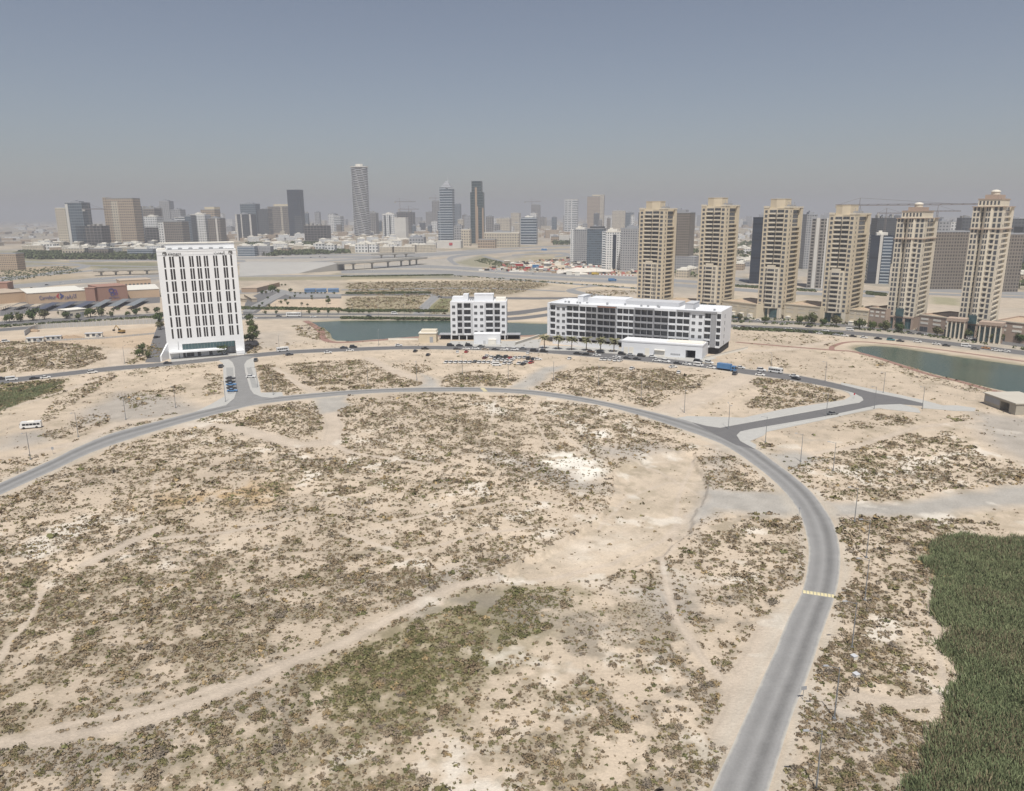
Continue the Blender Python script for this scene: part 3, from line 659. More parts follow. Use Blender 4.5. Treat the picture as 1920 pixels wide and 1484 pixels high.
def ribbon(name, L, Rr, m, z=.02, steps=None, zf=None, across=7, px=True):
    if px: L, Rr = G(L), G(Rr)
    k = len(L) * 8
    if len(L) == len(Rr): a = np.array([tuple(p) for p in catmull(L, 8)]); b = np.array([tuple(p) for p in catmull(Rr, 8)])
    else: a = resample(catmull(L, 8), k); b = resample(catmull(Rr, 8), k)
    vs = []; fs = []; n = across
    for i in range(len(a)):
        for j in range(n):
            t = j / (n - 1); p = a[i] * (1 - t) + b[i] * t
            zz = z if zf is None else zf(i / (len(a) - 1)) + z
            vs.append((p[0], p[1], zz))
    for i in range(len(a) - 1):
        for j in range(n - 1): fs.append((i * n + j, i * n + j + 1, (i + 1) * n + j + 1, (i + 1) * n + j))
    me = bpy.data.meshes.new(name); me.from_pydata(vs, [], fs); me.materials.append(m); grid_uv(me, n)
    if me.polygons[0].normal.z < 0: me.flip_normals()
    o = link(name, me); tag(o, kind='structure'); return o
def flat(name, poly, m, z):
    me = bpy.data.meshes.new(name); me.from_pydata([(p[0], p[1], z) for p in poly], [], [tuple(range(len(poly)))]); me.materials.append(m)
    uv = me.uv_layers.new(name='m'); uv.data.foreach_set('uv', np.full(len(me.loops) * 2, .45, np.float32))
    if me.polygons[0].normal.z < 0: me.flip_normals()
    o = link(name, me); tag(o, kind='structure'); return o
ribbon('ring_road', RING_OUT, RING_IN, ASPH, .020, across=9)
ribbon('back_road', BACK_N, BACK_S, ASPH2, .024)
flat('side_street', SIDE_ST, ASPH, .030)
flat('link_road', LINK_RD, ASPH2, .034)
# pavements with a real kerb
PAV = mat('pale_block_paving', (.41, .405, .385), .9, .12, .5)
BAY = mat('parking_bay_paving', (.30, .30, .29), .9, .15, .5)
KERB = mat('kerb_concrete', (.55, .54, .50), .9, .1, 1)
for pol in PAVES:
    b = MB(); b.prism([tuple(p) for p in pol] if sum((pol[i][0] * pol[(i + 1) % len(pol)][1] - pol[(i + 1) % len(pol)][0] * pol[i][1]) for i in range(len(pol))) > 0 else [tuple(p) for p in pol][::-1], -.05, .13)
    tag(b.build('pavement', PAV), kind='structure')
for pts in ([(424, 690), (437, 690), (440, 738), (427, 740)], [(462, 690), (471, 690), (484, 728), (473, 728)]):
    flat('parking_bay', G(pts), BAY, .137)
for a, bb in (((1400, 789), (1575, 759)), ((1440, 801), (1640, 765.5))):
    p, q = P(*a), P(*bb); d = (q - p); L = d.length; d.normalize(); n_ = Vector((-d.y, d.x, 0))
    for k in range(2):
        b = MB(); b.box(0, L, -2.1, -1.9, .13, .142)
        tag(b.build('parking_line', KERB, None, p + Vector((0, 0, .002)), math.atan2(d.y, d.x)), kind='structure') if k == 0 else None
# faded yellow speed bump with blocks
SPY = mat('faded_yellow_paint', (.62, .55, .33), .8, .2, 2)
def speed_bump(p, q, width, name, label):
    p, q = Vector(p), Vector(q); d = q - p; L = d.length; rz = math.atan2(d.y, d.x)
    root = empty(name, p, rz); tag(root, label, 'speed bump')
    b = MB(); n = 8
    vs = [(x, -width / 2 + width * k / n, .03 + .09 * math.sin(math.pi * k / n)) for x in (0, L) for k in range(n + 1)]
    b.add(vs, [(k, n + 1 + k, n + 2 + k, k + 1) for k in range(n)]); b.build('hump', ASPHB, root)
    nb = 9
    for k in range(nb):
        x0 = L * (k + .12) / nb; x1 = L * (k + .88) / nb
        b = MB(); n2 = 4; vs = [(x, -width * .42 + width * .84 * j / n2, .05 + .09 * math.sin(math.pi * (.08 + .84 * j / n2))) for x in (x0, x1) for j in range(n2 + 1)]
        b.add(vs, [(j, n2 + 1 + j, n2 + 2 + j, j + 1) for j in range(n2)]); b.build('painted_stripe', SPY, root)
ASPHB = mat('bump_asphalt', (.30, .29, .26), .9, .2, 2)
speed_bump(P(1505, 1110), P(1565, 1119), 1.7, 'speed_bump', 'yellow painted speed bump across the wide ring road, lower right')
speed_bump(P(904, 728), P(911, 735), 2.2, 'speed_bump', 'small pale speed bump across the far top of the ring road')
# the arterial road behind the lakes
HEDGE = mat('hedge_leaves', (.075, .10, .04), .9, .4, 1.2)
art = [([(-150, 612), (0, 603), (150, 595), (320, 587)], [(-150, 622), (0, 611), (150, 602), (320, 594)]),
       ([(-150, 628), (0, 616), (150, 606), (320, 597)], [(-150, 636), (0, 622), (150, 611), (320, 601)]),
       ([(450, 589), (600, 588), (760, 589), (860, 590), (960, 584), (1040, 574)], [(450, 592), (600, 591), (760, 592), (860, 594), (960, 592), (1040, 580)]),
       ([(450, 594.5), (600, 593.5), (760, 594.5), (860, 596), (960, 595), (1040, 586)], [(450, 599), (600, 597), (760, 598), (860, 600), (960, 601), (1040, 592)]),
       ([(1340, 596), (1380, 599), (1500, 603), (1650, 613), (1790, 628), (1920, 645), (2150, 678)], [(1340, 601), (1380, 604), (1500, 609), (1650, 619), (1790, 635), (1920, 652), (2150, 686)]),
       ([(1340, 606), (1380, 609), (1500, 614.5), (1650, 626), (1790, 642), (1920, 658), (2150, 690)], [(1340, 613), (1380, 615.5), (1500, 621), (1650, 633), (1790, 649.5), (1920, 667), (2150, 701)]),
       ([(1340, 587), (1380, 589.5), (1500, 595), (1650, 606), (1790, 619), (1920, 636)], [(1340, 593), (1380, 595.5), (1500, 600), (1650, 610), (1790, 624), (1920, 641)]),
       # highways and slip roads beyond
       ([(440, 483), (600, 481), (760, 479), (900, 471), (1070, 466)], [(440, 486), (600, 485), (760, 483), (900, 475), (1070, 469)]),
       ([(700, 499), (800, 497.5), (900, 503), (1000, 511), (1200, 520)], [(700, 504), (800, 503), (900, 508.5), (1000, 516.5), (1200, 525)]),
       ([(640, 507), (800, 506), (900, 511), (1000, 518.5), (1200, 527)], [(640, 513), (800, 512), (900, 516.5), (1000, 523.5), (1200, 533)]),
       ([(-50, 540), (100, 528), (200, 520), (300, 515)], [(-50, 548), (100, 535), (200, 525), (300, 520)]),
       ([(130, 489), (300, 486), (460, 488)], [(130, 492), (300, 489.5), (460, 492)]),
       ([(0, 489), (100, 492), (170, 500), (60, 520), (-20, 532)], [(0, 491), (95, 494), (150, 500), (50, 517), (-20, 528)]),
       ([(735, 549), (790, 546), (812, 551), (826, 556), (810, 572), (795, 590)], [(735, 552), (785, 549), (800, 553), (806, 557), (790, 572), (772, 590)]),
       ([(640, 552), (800, 551)], [(640, 555), (800, 554)]), ([(826, 556), (1000, 558), (1180, 556)], [(826, 560), (1000, 562), (1180, 560)]),
       ([(1195, 562), (1100, 549), (1080, 542), (1120, 538)], [(1185, 565), (1080, 552), (1062, 544), (1100, 537)]),
       ([(430, 545), (520, 543), (560, 550), (640, 552)], [(430, 552), (520, 550), (560, 558), (640, 557)]),
       ([(450, 585), (500, 560), (530, 545)], [(475, 585), (515, 563), (545, 548)]),
       ([(850, 497), (838, 484), (870, 477), (960, 470)], [(862, 497), (850, 486), (880, 480), (960, 473)]),
       ([(1040, 480), (1200, 470), (1380, 520), (1460, 524)], [(1040, 483), (1200, 474), (1380, 526), (1460, 530)]),
       ([(440, 496), (560, 492), (640, 487), (760, 479), (860, 474)], [(440, 498.5), (560, 494.5), (640, 489.5), (760, 481.5), (860, 476)]),
       ([(440, 478), (640, 477), (800, 475), (900, 468), (1000, 463), (1070, 460)], [(440, 480), (640, 479), (800, 477), (900, 470), (1000, 465), (1070, 462)]),
       ([(900, 480), (940, 492), (990, 503), (1040, 510)], [(910, 480), (950, 491), (1000, 501), (1050, 508)]),
       ([(960, 478), (1060, 474), (1100, 500)], [(960, 480.5), (1050, 477), (1088, 500)]),
       ([(440, 517), (640, 516), (850, 513.5), (1000, 526), (1200, 540)], [(440, 519.5), (640, 518.5), (850, 516.5), (1000, 529), (1200, 543)]),
       ([(640, 543), (900, 540), (1060, 546)], [(640, 545), (900, 542), (1060, 548)]),
       ([(0, 520), (120, 512), (200, 503)], [(0, 523), (120, 514.5), (205, 505)]), ([(0, 556), (60, 540), (130, 530), (300, 522)], [(0, 559), (62, 543), (132, 533), (300, 524)]),
       ([(0, 500), (140, 497), (300, 500)], [(0, 502), (140, 499), (300, 502)]),
       ([(1390, 620), (1500, 625), (1600, 634), (1700, 645)], [(1390, 621.5), (1500, 626.5), (1600, 635.5), (1700, 646.5)]) if False else ([(1190, 505), (1100, 498), (1050, 494)], [(1190, 508), (1100, 501), (1050, 496)]),
       ([(1200, 520), (1310, 527), (1450, 537), (1700, 548), (1920, 556)], [(1200, 525), (1310, 532), (1450, 542), (1700, 552), (1920, 560)]),
       ([(1200, 527), (1310, 535), (1450, 545), (1640, 553)], [(1200, 533), (1310, 541), (1450, 551), (1640, 558)]),
       ([(1700, 540), (1920, 548), (2100, 556)], [(1700, 546), (1920, 555), (2100, 564)])]
for i, (l, r) in enumerate(art):
    ribbon('road', l, r, ASPH_HW if i >= 7 and i not in (14, 15) else ASPH2, .03 + .004 * i)
REDP = mat('red_brown_path', (.27, .16, .13), .9, .15, .5)
def path_line(pts, wd, m, name='path', z=.05):
    c = [Vector(p) for p in catmull(G(pts), 8)]; L = []; Q = []
    for i, p in enumerate(c):
        d = (c[min(i + 1, len(c) - 1)] - c[max(i - 1, 0)]).normalized(); n_ = Vector((-d.y, d.x)) * wd / 2
        L.append(p + n_); Q.append(p - n_)
    vs = [(p.x, p.y, z) for p in L] + [(p.x, p.y, z) for p in Q]; k = len(L)
    me = bpy.data.meshes.new(name); me.from_pydata(vs, [], [(i, i + 1, k + i + 1, k + i) for i in range(k - 1)]); me.materials.append(m)
    if me.polygons[0].normal.z < 0: me.flip_normals()
    return tag(link(name, me), kind='structure')
path_line([(573, 602), (590, 612), (602, 622), (604, 632), (615, 640), (640, 642.5), (700, 639), (764, 634), (840, 630), (940, 631), (1020, 630)], 5, REDP)
path_line([(1380, 642), (1450, 648), (1560, 657), (1600, 660), (1650, 673), (1740, 702), (1800, 716), (1850, 730), (1900, 741), (2000, 766)], 3.5, REDP, z=.055)
path_line([(1560, 657), (1562, 650), (1590, 642), (1640, 643), (1760, 656), (1920, 678), (2100, 705)], 3.2, REDP, z=.06)
flat('forecourt', G([(300, 680), (315, 665), (335, 652), (300, 600), (290, 625), (272, 680)]), ASPH2, .012)
flat('forecourt', G([(1010, 657), (1012, 648), (1160, 652), (1300, 665), (1345, 672), (1315, 681), (1254, 673), (1172, 665), (1091, 659)]), PAV, .05)
flat('forecourt', G([(836, 649), (846, 640), (960, 640), (1015, 636), (1010, 653), (890, 649.5)]), PAV, .046)
flat('forecourt', G([(322, 679), (318, 672), (460, 660), (464, 664)]), PAV, .054)
flat('car_park', G([(0, 583), (40, 566), (300, 545), (300, 568), (120, 582), (0, 593)]), ASPH2, .018)
flat('car_park', G([(455, 590), (462, 560), (500, 545), (640, 552), (640, 560), (520, 562), (480, 588)]), ASPH2, .014)
# ================================================================ BUILDINGS
def site(px, py, ang):
    p = P(px, py); return p, R(ang)
def face_frame(p, ang, pxr=None, pxs=None, w=None, d=None):
    """width to column pxr along ang, depth to column pxs along ang+90"""
    if w is None: w = along(p, ang, pxr)
    if d is None:
        q = Vector((p[0] + w * math.cos(ang), p[1] + w * math.sin(ang)))
        d = along(q, ang + math.pi / 2, pxs)
    return w, d

# ---------------- tall white hotel
def text_mesh(body, size, m, name='sign_letters', depth=.06, squash=1.0):
    cu = bpy.data.curves.new(name, 'FONT'); cu.body = body; cu.size = size; cu.extrude = depth; cu.align_x = 'LEFT'
    o = bpy.data.objects.new(name, cu); COL.objects.link(o)
    dg = bpy.context.evaluated_depsgraph_get(); dg.update()
    me = bpy.data.meshes.new_from_object(o.evaluated_get(dg)); bpy.data.objects.remove(o)
    me.materials.clear(); me.materials.append(m); me.name = name
    v = np.zeros(len(me.vertices) * 3); me.vertices.foreach_get('co', v); v = v.reshape(-1, 3)
    # stand the letters up in local x-z, facing -y
    v = np.stack([v[:, 0] * squash, -v[:, 2] - depth, v[:, 1]], -1)
    me.vertices.foreach_set('co', v.astype(np.float32).ravel()); me.update()
    return me, (v[:, 0].max() - v[:, 0].min() if len(v) else 0)
SIGNG = mat('sign_grey', (.10, .095, .09), .6, .1, 1)
HWHITE = mat('bright_white_render', (.80, .81, .82), .75, .04, .3)
def hotel():
    a = P(316, 674); b_ = P(460, 663); d = b_ - a; W = d.length; rz = math.atan2(d.y, d.x)
    H = hgt(297, 470, a); D = 18.0
    root = empty('hotel', a, rz)
    tag(root, 'tall white hotel slab with long paired dark windows beside the back road', 'hotel')
    mb = MB(); mb.box(0, W, 1.0, D, 8.0, H - 2)             # main block
    mb.box(0, W, 1.001, D - .001, H - 2, H - .9); mb.box(0, W, .9, 1.3, H - .9, H); mb.box(0, W, D - .4, D, H - .9, H)
    mb.box(0, .4, 1.3, D - .4, H - .9, H); mb.box(W - .4, W, 1.3, D - .4, H - .9, H)
    mb.box(0, W * .19, 0.9, 1.0, 0, 8); mb.box(W * .88, W, .9, D, 0, 8); mb.box(0, W * .88, 7, D, 0, 7.998)
    mb.box(W * .12, W * .995, 7.5, D - 1, H, H + 3.4)        # set-back roof storey
    mb.build('wall', HWHITE, root)
    b = MB(); b.box(W * .11, W, 7, D - .6, H + 3.4, H + 3.75); b.box(0.3, W * .11, 3, D - 2, H + .002, H + .6); b.build('roof', OFFW, root)
    for k in range(6):
        b = MB(); x = W * (.14 + .13 * k); b.box(x, x + 2.2, 3, 5, H - .85, H + .9); b.box(x + .3, x + 1.9, 3.3, 4.7, H + .9, H + 1.1); b.build('rooftop_unit', MIDG, root)
    cols = [(.076, .098), (.146, .17), (.18, .204), (.268, .291), (.303, .326), (.392, .414), (.424, .446), (.484, .506), (.516, .538), (.576, .598), (.608, .63), (.696, .718), (.728, .750), (.818, .842), (.85, .873), (.918, .941)]
    rows = [(.058, .157), (.170, .268), (.283, .379), (.393, .487), (.504, .598), (.613, .706), (.722, .812)]
    rects = []
    HB = H + .0
    for (r0, r1) in rows:
        for (c0, c1) in cols:
            rects.append((W * c0, .99, HB * (1 - r1), W * (c1 - c0), HB * (r1 - r0), 0))
    HG = mat('hotel_glass', (.03, .027, .029), .2, .5, .25)
    place_windows(root, rects, m=HG, frame=False)
    # slim vertical mullion pairs split the panes into two storeys
    b = MB()
    for (r0, r1) in rows:
        z = HB * (1 - (r0 + r1) / 2); b.box(W * .07, W * .95, .905, .93, z - .02, z + .02)
    # thin spandrel lines would cross white piers, so only roof joint lines are kept
    b = MB(); b.box(0, W, .94, .99, H - 2.9, H - 2.82); b.build('joint_line', MIDG, root)
    g = MB(); g.box(W * .19, W * .87, .99, 1.6, 4.7, 7.9); go = g.build('lobby_glazing', TEALGL, root)
    m = MB()
    for k in range(17): x = W * (.19 + .04 * k); m.box(x, x + .08, .93, .989, 4.7, 7.9)
    m.build('mullion', STEEL, go)
    b = MB(); b.box(W * .02, W * .75, -3.2, .89, 3.6, 4.4); b.box(W * .03, W * .74, 1.0, 7.0, 4.0, 4.65); b.build('entrance_canopy', HWHITE, root)
    b = MB()
    b.add([(-1.0, 1, 0), (.6, 1, 0), (.6, 1, 9), (-.3, 1, 9), (-4.2, -5.5, 0), (-3.4, -5.5, 0), (-3.4, -5.5, 3.4), (-4.2, -5.5, 3.0)],
          [(0, 4, 7, 3), (1, 2, 6, 5), (3, 7, 6, 2), (4, 5, 6, 7), (0, 3, 2, 1), (0, 1, 5, 4)]); b.build('slanted_fin_wall', HWHITE, root)
    rg = []
    for c0, c1 in ((.08, .22), (.24, .33), (.38, .42), (.53, .57)): rg.append((W * c0, .88 + 2, .3, W * (c1 - c0), 2.9, 0))
    mb = MB(); mb.box(W * .06, W * .74, 2.9, 3.5, 0, 4.0); mb.build('ground_floor_wall', HWHITE, root)
    for r in rg: link('shop_window', winmesh(r[3], r[4], DARKGL), root, r[:3])
    b = MB(); b.box(W * .88, W * .98, -3.5, .89, 0, 2.6); b.box(W * .89, W * .97, -3.6, -3.501, .9, 1.2); b.build('entrance_annex', HWHITE, root)
    # sign: round emblem, name, arabic name, emblem
    s = empty('rooftop_sign', (0, .93, 0)); s.parent = root
    z0 = H - 2.75
    me, wd = text_mesh('element', 2.1, SIGNG); link('letters', me, s, (W * .135, 0, z0))
    me, wd = text_mesh('BY WESTIN', .6, SIGNG); link('letters', me, s, (W * .2, 0, z0 - .62))
    me, wd = text_mesh('\uFE96\uFEE8\uFEE4\uFEF4\uFEDF\uFE87', 2.1, SIGNG); link('letters', me, s, (W * .90 - 2 - wd, 0, z0 + .1))
    for cx in (W * .097, W * .925):
        b = MB(); n = 22
        vs = []
        for i in range(n):
            t = 2 * math.pi * i / n; wv = .14 + .10 * (1 + math.sin(t + .8))
            for r_, y in ((1.15, 0), (1.15 - wv * 1.3, 0), (1.15, -.1), (1.15 - wv * 1.3, -.1)): vs.append((cx + r_ * math.cos(t), y, z0 + .75 + r_ * math.sin(t)))
        fs = []
        for i in range(n):
            a0 = 4 * i; b0 = 4 * ((i + 1) % n); fs += [(a0 + 2, b0 + 2, b0 + 3, a0 + 3), (a0, a0 + 2, a0 + 3, a0 + 1), (a0 + 2, a0, b0, b0 + 2), (a0 + 1, a0 + 3, b0 + 3, b0 + 1)]
        b.add(vs, fs)
        b.box(cx - .9, cx + .7, -.1, 0, z0 + .85, z0 + 1.15); b.box(cx - .2, cx + .9, -.1, 0, z0 + .4, z0 + .65); b.build('emblem', SIGNG, s)
    BLOCKS.append([tuple((a + Vector((math.cos(rz) * u - math.sin(rz) * v, math.sin(rz) * u + math.cos(rz) * v, 0)))[:2]) for u, v in ((-5, -6), (W, -4), (W, D), (0, D))])
hotel()

# ---------------- six-storey apartment blocks
def balcony_mesh(dx, dep, m):
    k = ('b', round(dx, 2), dep, m.name)
    if k not in BOXC:
        b = MB(); b.box(0, dx, 0, dep, -.22, 0); b.box(0, dx, 0, .1, 0, .95); b.box(0, .08, .1, dep, 0, .95); b.box(dx - .08, dx, .1, dep, 0, .95)
        BOXC[k] = b.mesh('balcony', m)
    return BOXC[k]
def apt_facade(root, W, z0, fl, nfl, secs, dep=1.3, y0=0.0, extra=None):
    """secs: list of (x0, x1, kind, colour material) fractions; returns wall boxes"""
    wins = []; bal = []; piers = {}
    for (x0, x1, kd, m) in secs:
        X0, X1 = W * x0, W * x1; pr = .5 if 'p' in kd else 0
        if kd[0] == 'W':                      # solid wall with square windows
            piers.setdefault(m.name, (m, []))[1].append((X0, X1, y0 - pr, y0 + dep, z0, z0 + fl * nfl))
            n = int(kd[-1]) if kd[-1].isdigit() else 1
            ww = 1.9
            for f in range(nfl):
                for k in range(n):
                    cx = X0 + (X1 - X0) * (k + .5) / n; wins.append((cx - ww / 2, y0 - pr - .005, z0 + f * fl + .9, ww, 1.65, 0))
        elif kd[0] == 'S':                    # solid strip
            piers.setdefault(m.name, (m, []))[1].append((X0, X1, y0 - pr, y0 + dep, z0, z0 + fl * nfl))
        elif kd[0] == 'B':                    # balcony bays, number of bays = last digit
            n = int(kd[-1])
            for f in range(nfl):
                wins.append((X0 + .05, y0 + dep - .01, z0 + f * fl + .15, X1 - X0 - .1, fl - .45, 0))
                for k in range(n):
                    bx0 = X0 + (X1 - X0) * k / n; bx1 = X0 + (X1 - X0) * (k + 1) / n
                    bal.append((bx0 + .06, y0 - pr - .25, z0 + f * fl, bx1 - bx0 - .12, dep + pr + .24, m))
            for k in range(n + 1):
                xx = X0 + (X1 - X0) * k / n; piers.setdefault(m.name, (m, []))[1].append((xx - .12, xx + .12, y0 - pr - .1, y0 + dep - .02, z0, z0 + fl * nfl))
    for nm_, (m, L) in piers.items():
        for q in L: b = MB(); b.box(*q); b.build('wall', m, root)
    place_windows(root, wins)
    for (x, y, z, dx, dp, m) in bal[:100]: link('balcony', balcony_mesh(dx, round(dp, 2), m), root, (x, y, z))
    rest = bal[100:]
    if rest:
        b = MB()
        for (x, y, z, dx, dp, m) in rest: b.box(x, x + dx, y, y + dp, z - .22, z - .001); b.box(x, x + dx, y, y + .1, z, z + .95)
        o = b.build('balcony', rest[0][5], root); o['kind'] = 'stuff'
LG = mat('light_grey_cladding', (.50, .51, .53), .8, .05, .3)
def apartments():
    # small block
    a = P(845.6, 638); b_ = P(950, 638); d = b_ - a; W = d.length; rz = math.atan2(d.y, d.x); H = hgt(844, 566, a); D = 17
    root = empty('apartment_block', a, rz); tag(root, 'small white six-storey apartment block with grey balconies on the lake shore', 'apartment block')
    g = 3.6; fl = (H - g - 1.0) / 5
    b = MB(); b.box(0, W, 1.3, D, g, H - 1); b.box(.0, W, 1.35, D - .05, H - 1, H - .3); b.box(0, W, -.02, 1.35, H - 1, H); b.box(0, W, D - .3, D, H - .3, H); b.box(0, .3, 1.35, D - .3, H - .3, H); b.box(W - .3, W, 1.35, D - .3, H - .3, H); b.build('wall', WHITE, root)
    apt_facade(root, W, g, fl, 5, [(0, .12, 'W1', WHITE), (.125, .21, 'B1', LG), (.21, .24, 'Sp', LG), (.24, .365, 'B1', WHITE), (.365, .40, 'Sp', LG), (.40, .61, 'W2', WHITE), (.61, .63, 'Sp', LG), (.63, .76, 'B1', WHITE), (.76, .785, 'Sp', LG), (.785, .885, 'B1', LG), (.885, 1, 'W1', WHITE)])
    rects = [(W + .005, 4 + 4.5 * k, g + f * fl + .9, 1.2, 1.5, math.pi / 2) for f in range(5) for k in range(3)]
    for r in rects: link('window', winmesh(r[3], r[4], DARKGL), root, r[:3], r[5])
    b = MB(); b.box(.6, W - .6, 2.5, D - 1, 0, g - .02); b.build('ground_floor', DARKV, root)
    b = MB()
    for k in range(8): b.box(W * k / 7.3 + .1, W * k / 7.3 + .7, .1, .7, 0, g - .001)
    b.box(0, W, .05, 1.29, g - .5, g - .002); b.build('column', WHITE, root)
    b = MB(); b.box(W * .02, W * .22, 6, D - 2, H - .3, H + 2.3); b.box(W * .22, W * .31, 5, D - 4, H - .3, H + 4.2); b.build('roof_room', WHITE, root)
    b = MB(); b.box(W * .42, W * .76, 5, D - 3, H - .3, H + 4.0); b.box(W * .42 - .2, W * .76 + .2, 4.8, D - 2.8, H + 4.0, H + 4.25); b.build('roof_room', WHITE, root)
    b = MB(); b.box(W * .8, W * .98, 7, D - 1.5, H - .3, H + 1.6); b.build('roof_room', OFFW, root)
    for k in range(5): b = MB(); x = W * .33 + k * 1.4; b.box(x, x + 1, 9, 10.2, H - .3, H + 1.0); b.box(x + .1, x + .9, 9.1, 10.1, H + 1, H + 1.08); b.build('rooftop_unit', MIDG, root)
    an = empty('white_annex', P(888.5, 646), rz); tag(an, 'low blank white annex in front of the small apartment block', 'annex')
    AW = 27 * .0 + (P(938, 646) - P(888.5, 646)).length; b = MB(); b.box(0, AW, 0, 9, 0, 6.2); b.box(-.1, AW + .1, -.1, 9.1, 6.2, 6.5); b.build('wall', WHITE, an)
    b = MB(); b.box(AW * .35, AW * .45, -.06, -.001, .1, 2.4); b.build('door', LG, an)
    b = MB(); b.box(AW * .56, AW * .84, -2.5, -.001, 0, 3.2); b.box(AW * .55, AW * .85, -2.6, -.001, 3.2, 3.5); b.box(AW * .58, AW * .82, -2.56, -2.501, .2, 2.6); b.build('porch', OFFW, an)
    for nm_, x0, x1, dd in (('left', -8, -.05, 8), ('right', W + .05, W + 9, 8)):
        k = empty('car_port', a + Vector((math.cos(rz) * x0, math.sin(rz) * x0, 0)), rz)
        tag(k, f'flat grey car port on the {nm_} side of the small apartment block', 'car port')
        b = MB(); L = x1 - x0; b.box(0, L, 1, 1 + dd, 3.1, 3.5); b.build('roof', MIDG, k)
        
        for u in (.1, L - .4):
            for v in (1.2, dd): b = MB(); b.box(u, u + .3, v, v + .3, 0, 3.1); b.build('column', MIDG, k)
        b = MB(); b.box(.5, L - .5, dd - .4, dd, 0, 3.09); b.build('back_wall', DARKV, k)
    BLOCKS.append([tuple((a + Vector((u, v, 0)))[:2]) for u, v in ((-9, -10), (W + 9, -10), (W + 9, D), (-9, D))])
    # long block
    a = P(1031, 641); b_ = P(1348, 666); d = b_ - a; W = d.length; rz = math.atan2(d.y, d.x); H = hgt(1031, 567.6, a)
    q = b_; D = along(q, rz + math.pi / 2, 1374)
    D = min(max(D, 16), 44)
    root = empty('apartment_block', a, rz); tag(root, 'long white and grey apartment block with many balconies behind the palms', 'apartment block')
    g = 4.2; fl = (H - g - 1.4) / 5
    b = MB(); b.box(0, W, 1.3, D, g, H - 1); b.box(0, W, 1.32, D - .05, H - 1, H - .35); b.box(0, W, D - .3, D, H - .35, H); b.box(0, .3, 1.35, D - .3, H - .35, H); b.box(W - .3, W, 1.35, D - .3, H - .35, H)
    b.box(-2.2, -.01, .6, D - .4, g, H - .2); b.build('wall', WHITE, root)
    secs = [(0, .035, 'B1', WHITE), (.035, .105, 'W2', WHITE), (.105, .183, 'B2', WHITE), (.186, .226, 'B1', WHITE), (.228, .296, 'B2', GREYF), (.300, .412, 'Bp3', GREYF), (.416, .52, 'B3', WHITE), (.523, .63, 'Bp3', GREYF), (.634, .712, 'B2', GREYF), (.716, .757, 'Bp1', WHITE), (.760, .832, 'B2', WHITE), (.835, .91, 'W2', WHITE), (.912, .947, 'B1', WHITE), (.949, .974, 'Sp', GREYF), (.976, 1.0, 'B1', WHITE)]
    apt_facade(root, W, g, fl, 5, secs)
    b = MB()
    for (x0, x1, m) in ((0, .183, 1), (.298, .414, 1), (.521, .632, 1), (.76, .976, 1)): b.box(W * x0, W * x1, -.75, 1.28, H - 1.4, H - .35); b.build('cornice', GREYF, root); b = MB()
    b = MB()
    for (x0, x1) in ((.185, .296), (.416, .519), (.634, .758), (.978, 1)): b.box(W * x0, W * x1, -.3, 1.29, H - 1.41, H - .1); b.build('cornice', WHITE, root); b = MB()
    b = MB()
    for f in range(5): b.box(W * .298, W * .414, -.68, -.56, g + f * fl - .1, g + f * fl + .2); b.box(W * .521, W * .632, -.68, -.56, g + f * fl - .1, g + f * fl + .2)
    for x in (.298, .4135, .521, .6315): b.box(W * x - .5, W * x + .1, -.7, 1.25, g, H - 1.41)
    b.box(0, W * .183, -.6, 1.2, g - 1.1, g - .01); b.box(W * .228, W * .712, -.6, 1.2, g - 1.1, g - .01); b.build('grey_frame', GREYF, root)
    b = MB(); b.box(W * .302, W * .41, -.80, -.755, H - 1.2, H - .6); b.build('sign_strip', mat('rust_sign', (.28, .13, .08), .7, .2, 2), root)
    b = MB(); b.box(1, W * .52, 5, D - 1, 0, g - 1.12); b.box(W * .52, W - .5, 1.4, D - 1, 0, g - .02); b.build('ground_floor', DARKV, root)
    for k in range(13): b = MB(); b.box(W * (.02 + .04 * k), W * (.02 + .04 * k) + .7, -.2, .6, 0, g - 1.12); b.build('column', LG, root)
    rects = [(W + .005, 10, g + f * fl + .5, .9, 2.0, math.pi / 2) for f in range(5)]
    for r in rects: link('window', winmesh(r[3], r[4], DARKGL), root, r[:3], r[5])
    b = MB(); b.box(W * .2, W * .43, 11, D - 4, H - .35, H + 2.9); b.build('roof_room', WHITE, root)
    b = MB(); b.box(W * .43, W * .74, 13, D - 3, H - .35, H + 2.2); b.build('roof_room', LG, root)
    b = MB(); b.box(W * .13, W * .165, 12, D - 5, H - .35, H + 3.6); b.box(W * .128, W * .167, 11.8, D - 4.8, H + 3.6, H + 3.8); b.build('roof_room', WHITE, root)
    b = MB(); b.box(W * .79, W * .835, 6, D - 9, H - .35, H + 3.0); b.box(W * .788, W * .837, 5.8, D - 8.8, H + 3, H + 3.2); b.build('roof_room', LG, root)
    for k in range(16):
        x = W * random.uniform(.03, .97); y = random.uniform(4, 10); b = MB(); b.box(x, x + 1.1, y, y + .9, H - .34, H + .7); b.box(x + .15, x + .95, y + .1, y + .8, H + .7, H + .78); b.build('rooftop_unit', MIDG, root)
    # annex along the road
    c = P(1165, 663); e = P(1316, 674); dd = e - c; AW = dd.length; ar = math.atan2(dd.y, dd.x)
    an = empty('white_annex', c, ar); tag(an, 'long low white annex with a dark garage opening beside the long apartment block', 'annex')
    nn = Vector((-math.sin(ar), math.cos(ar), 0)); AD = (a + (b_ - a) * 1.0 - c).dot(nn) ; AD = max(8, min(AD, 26)); AD2 = 44
    AH = 8.0
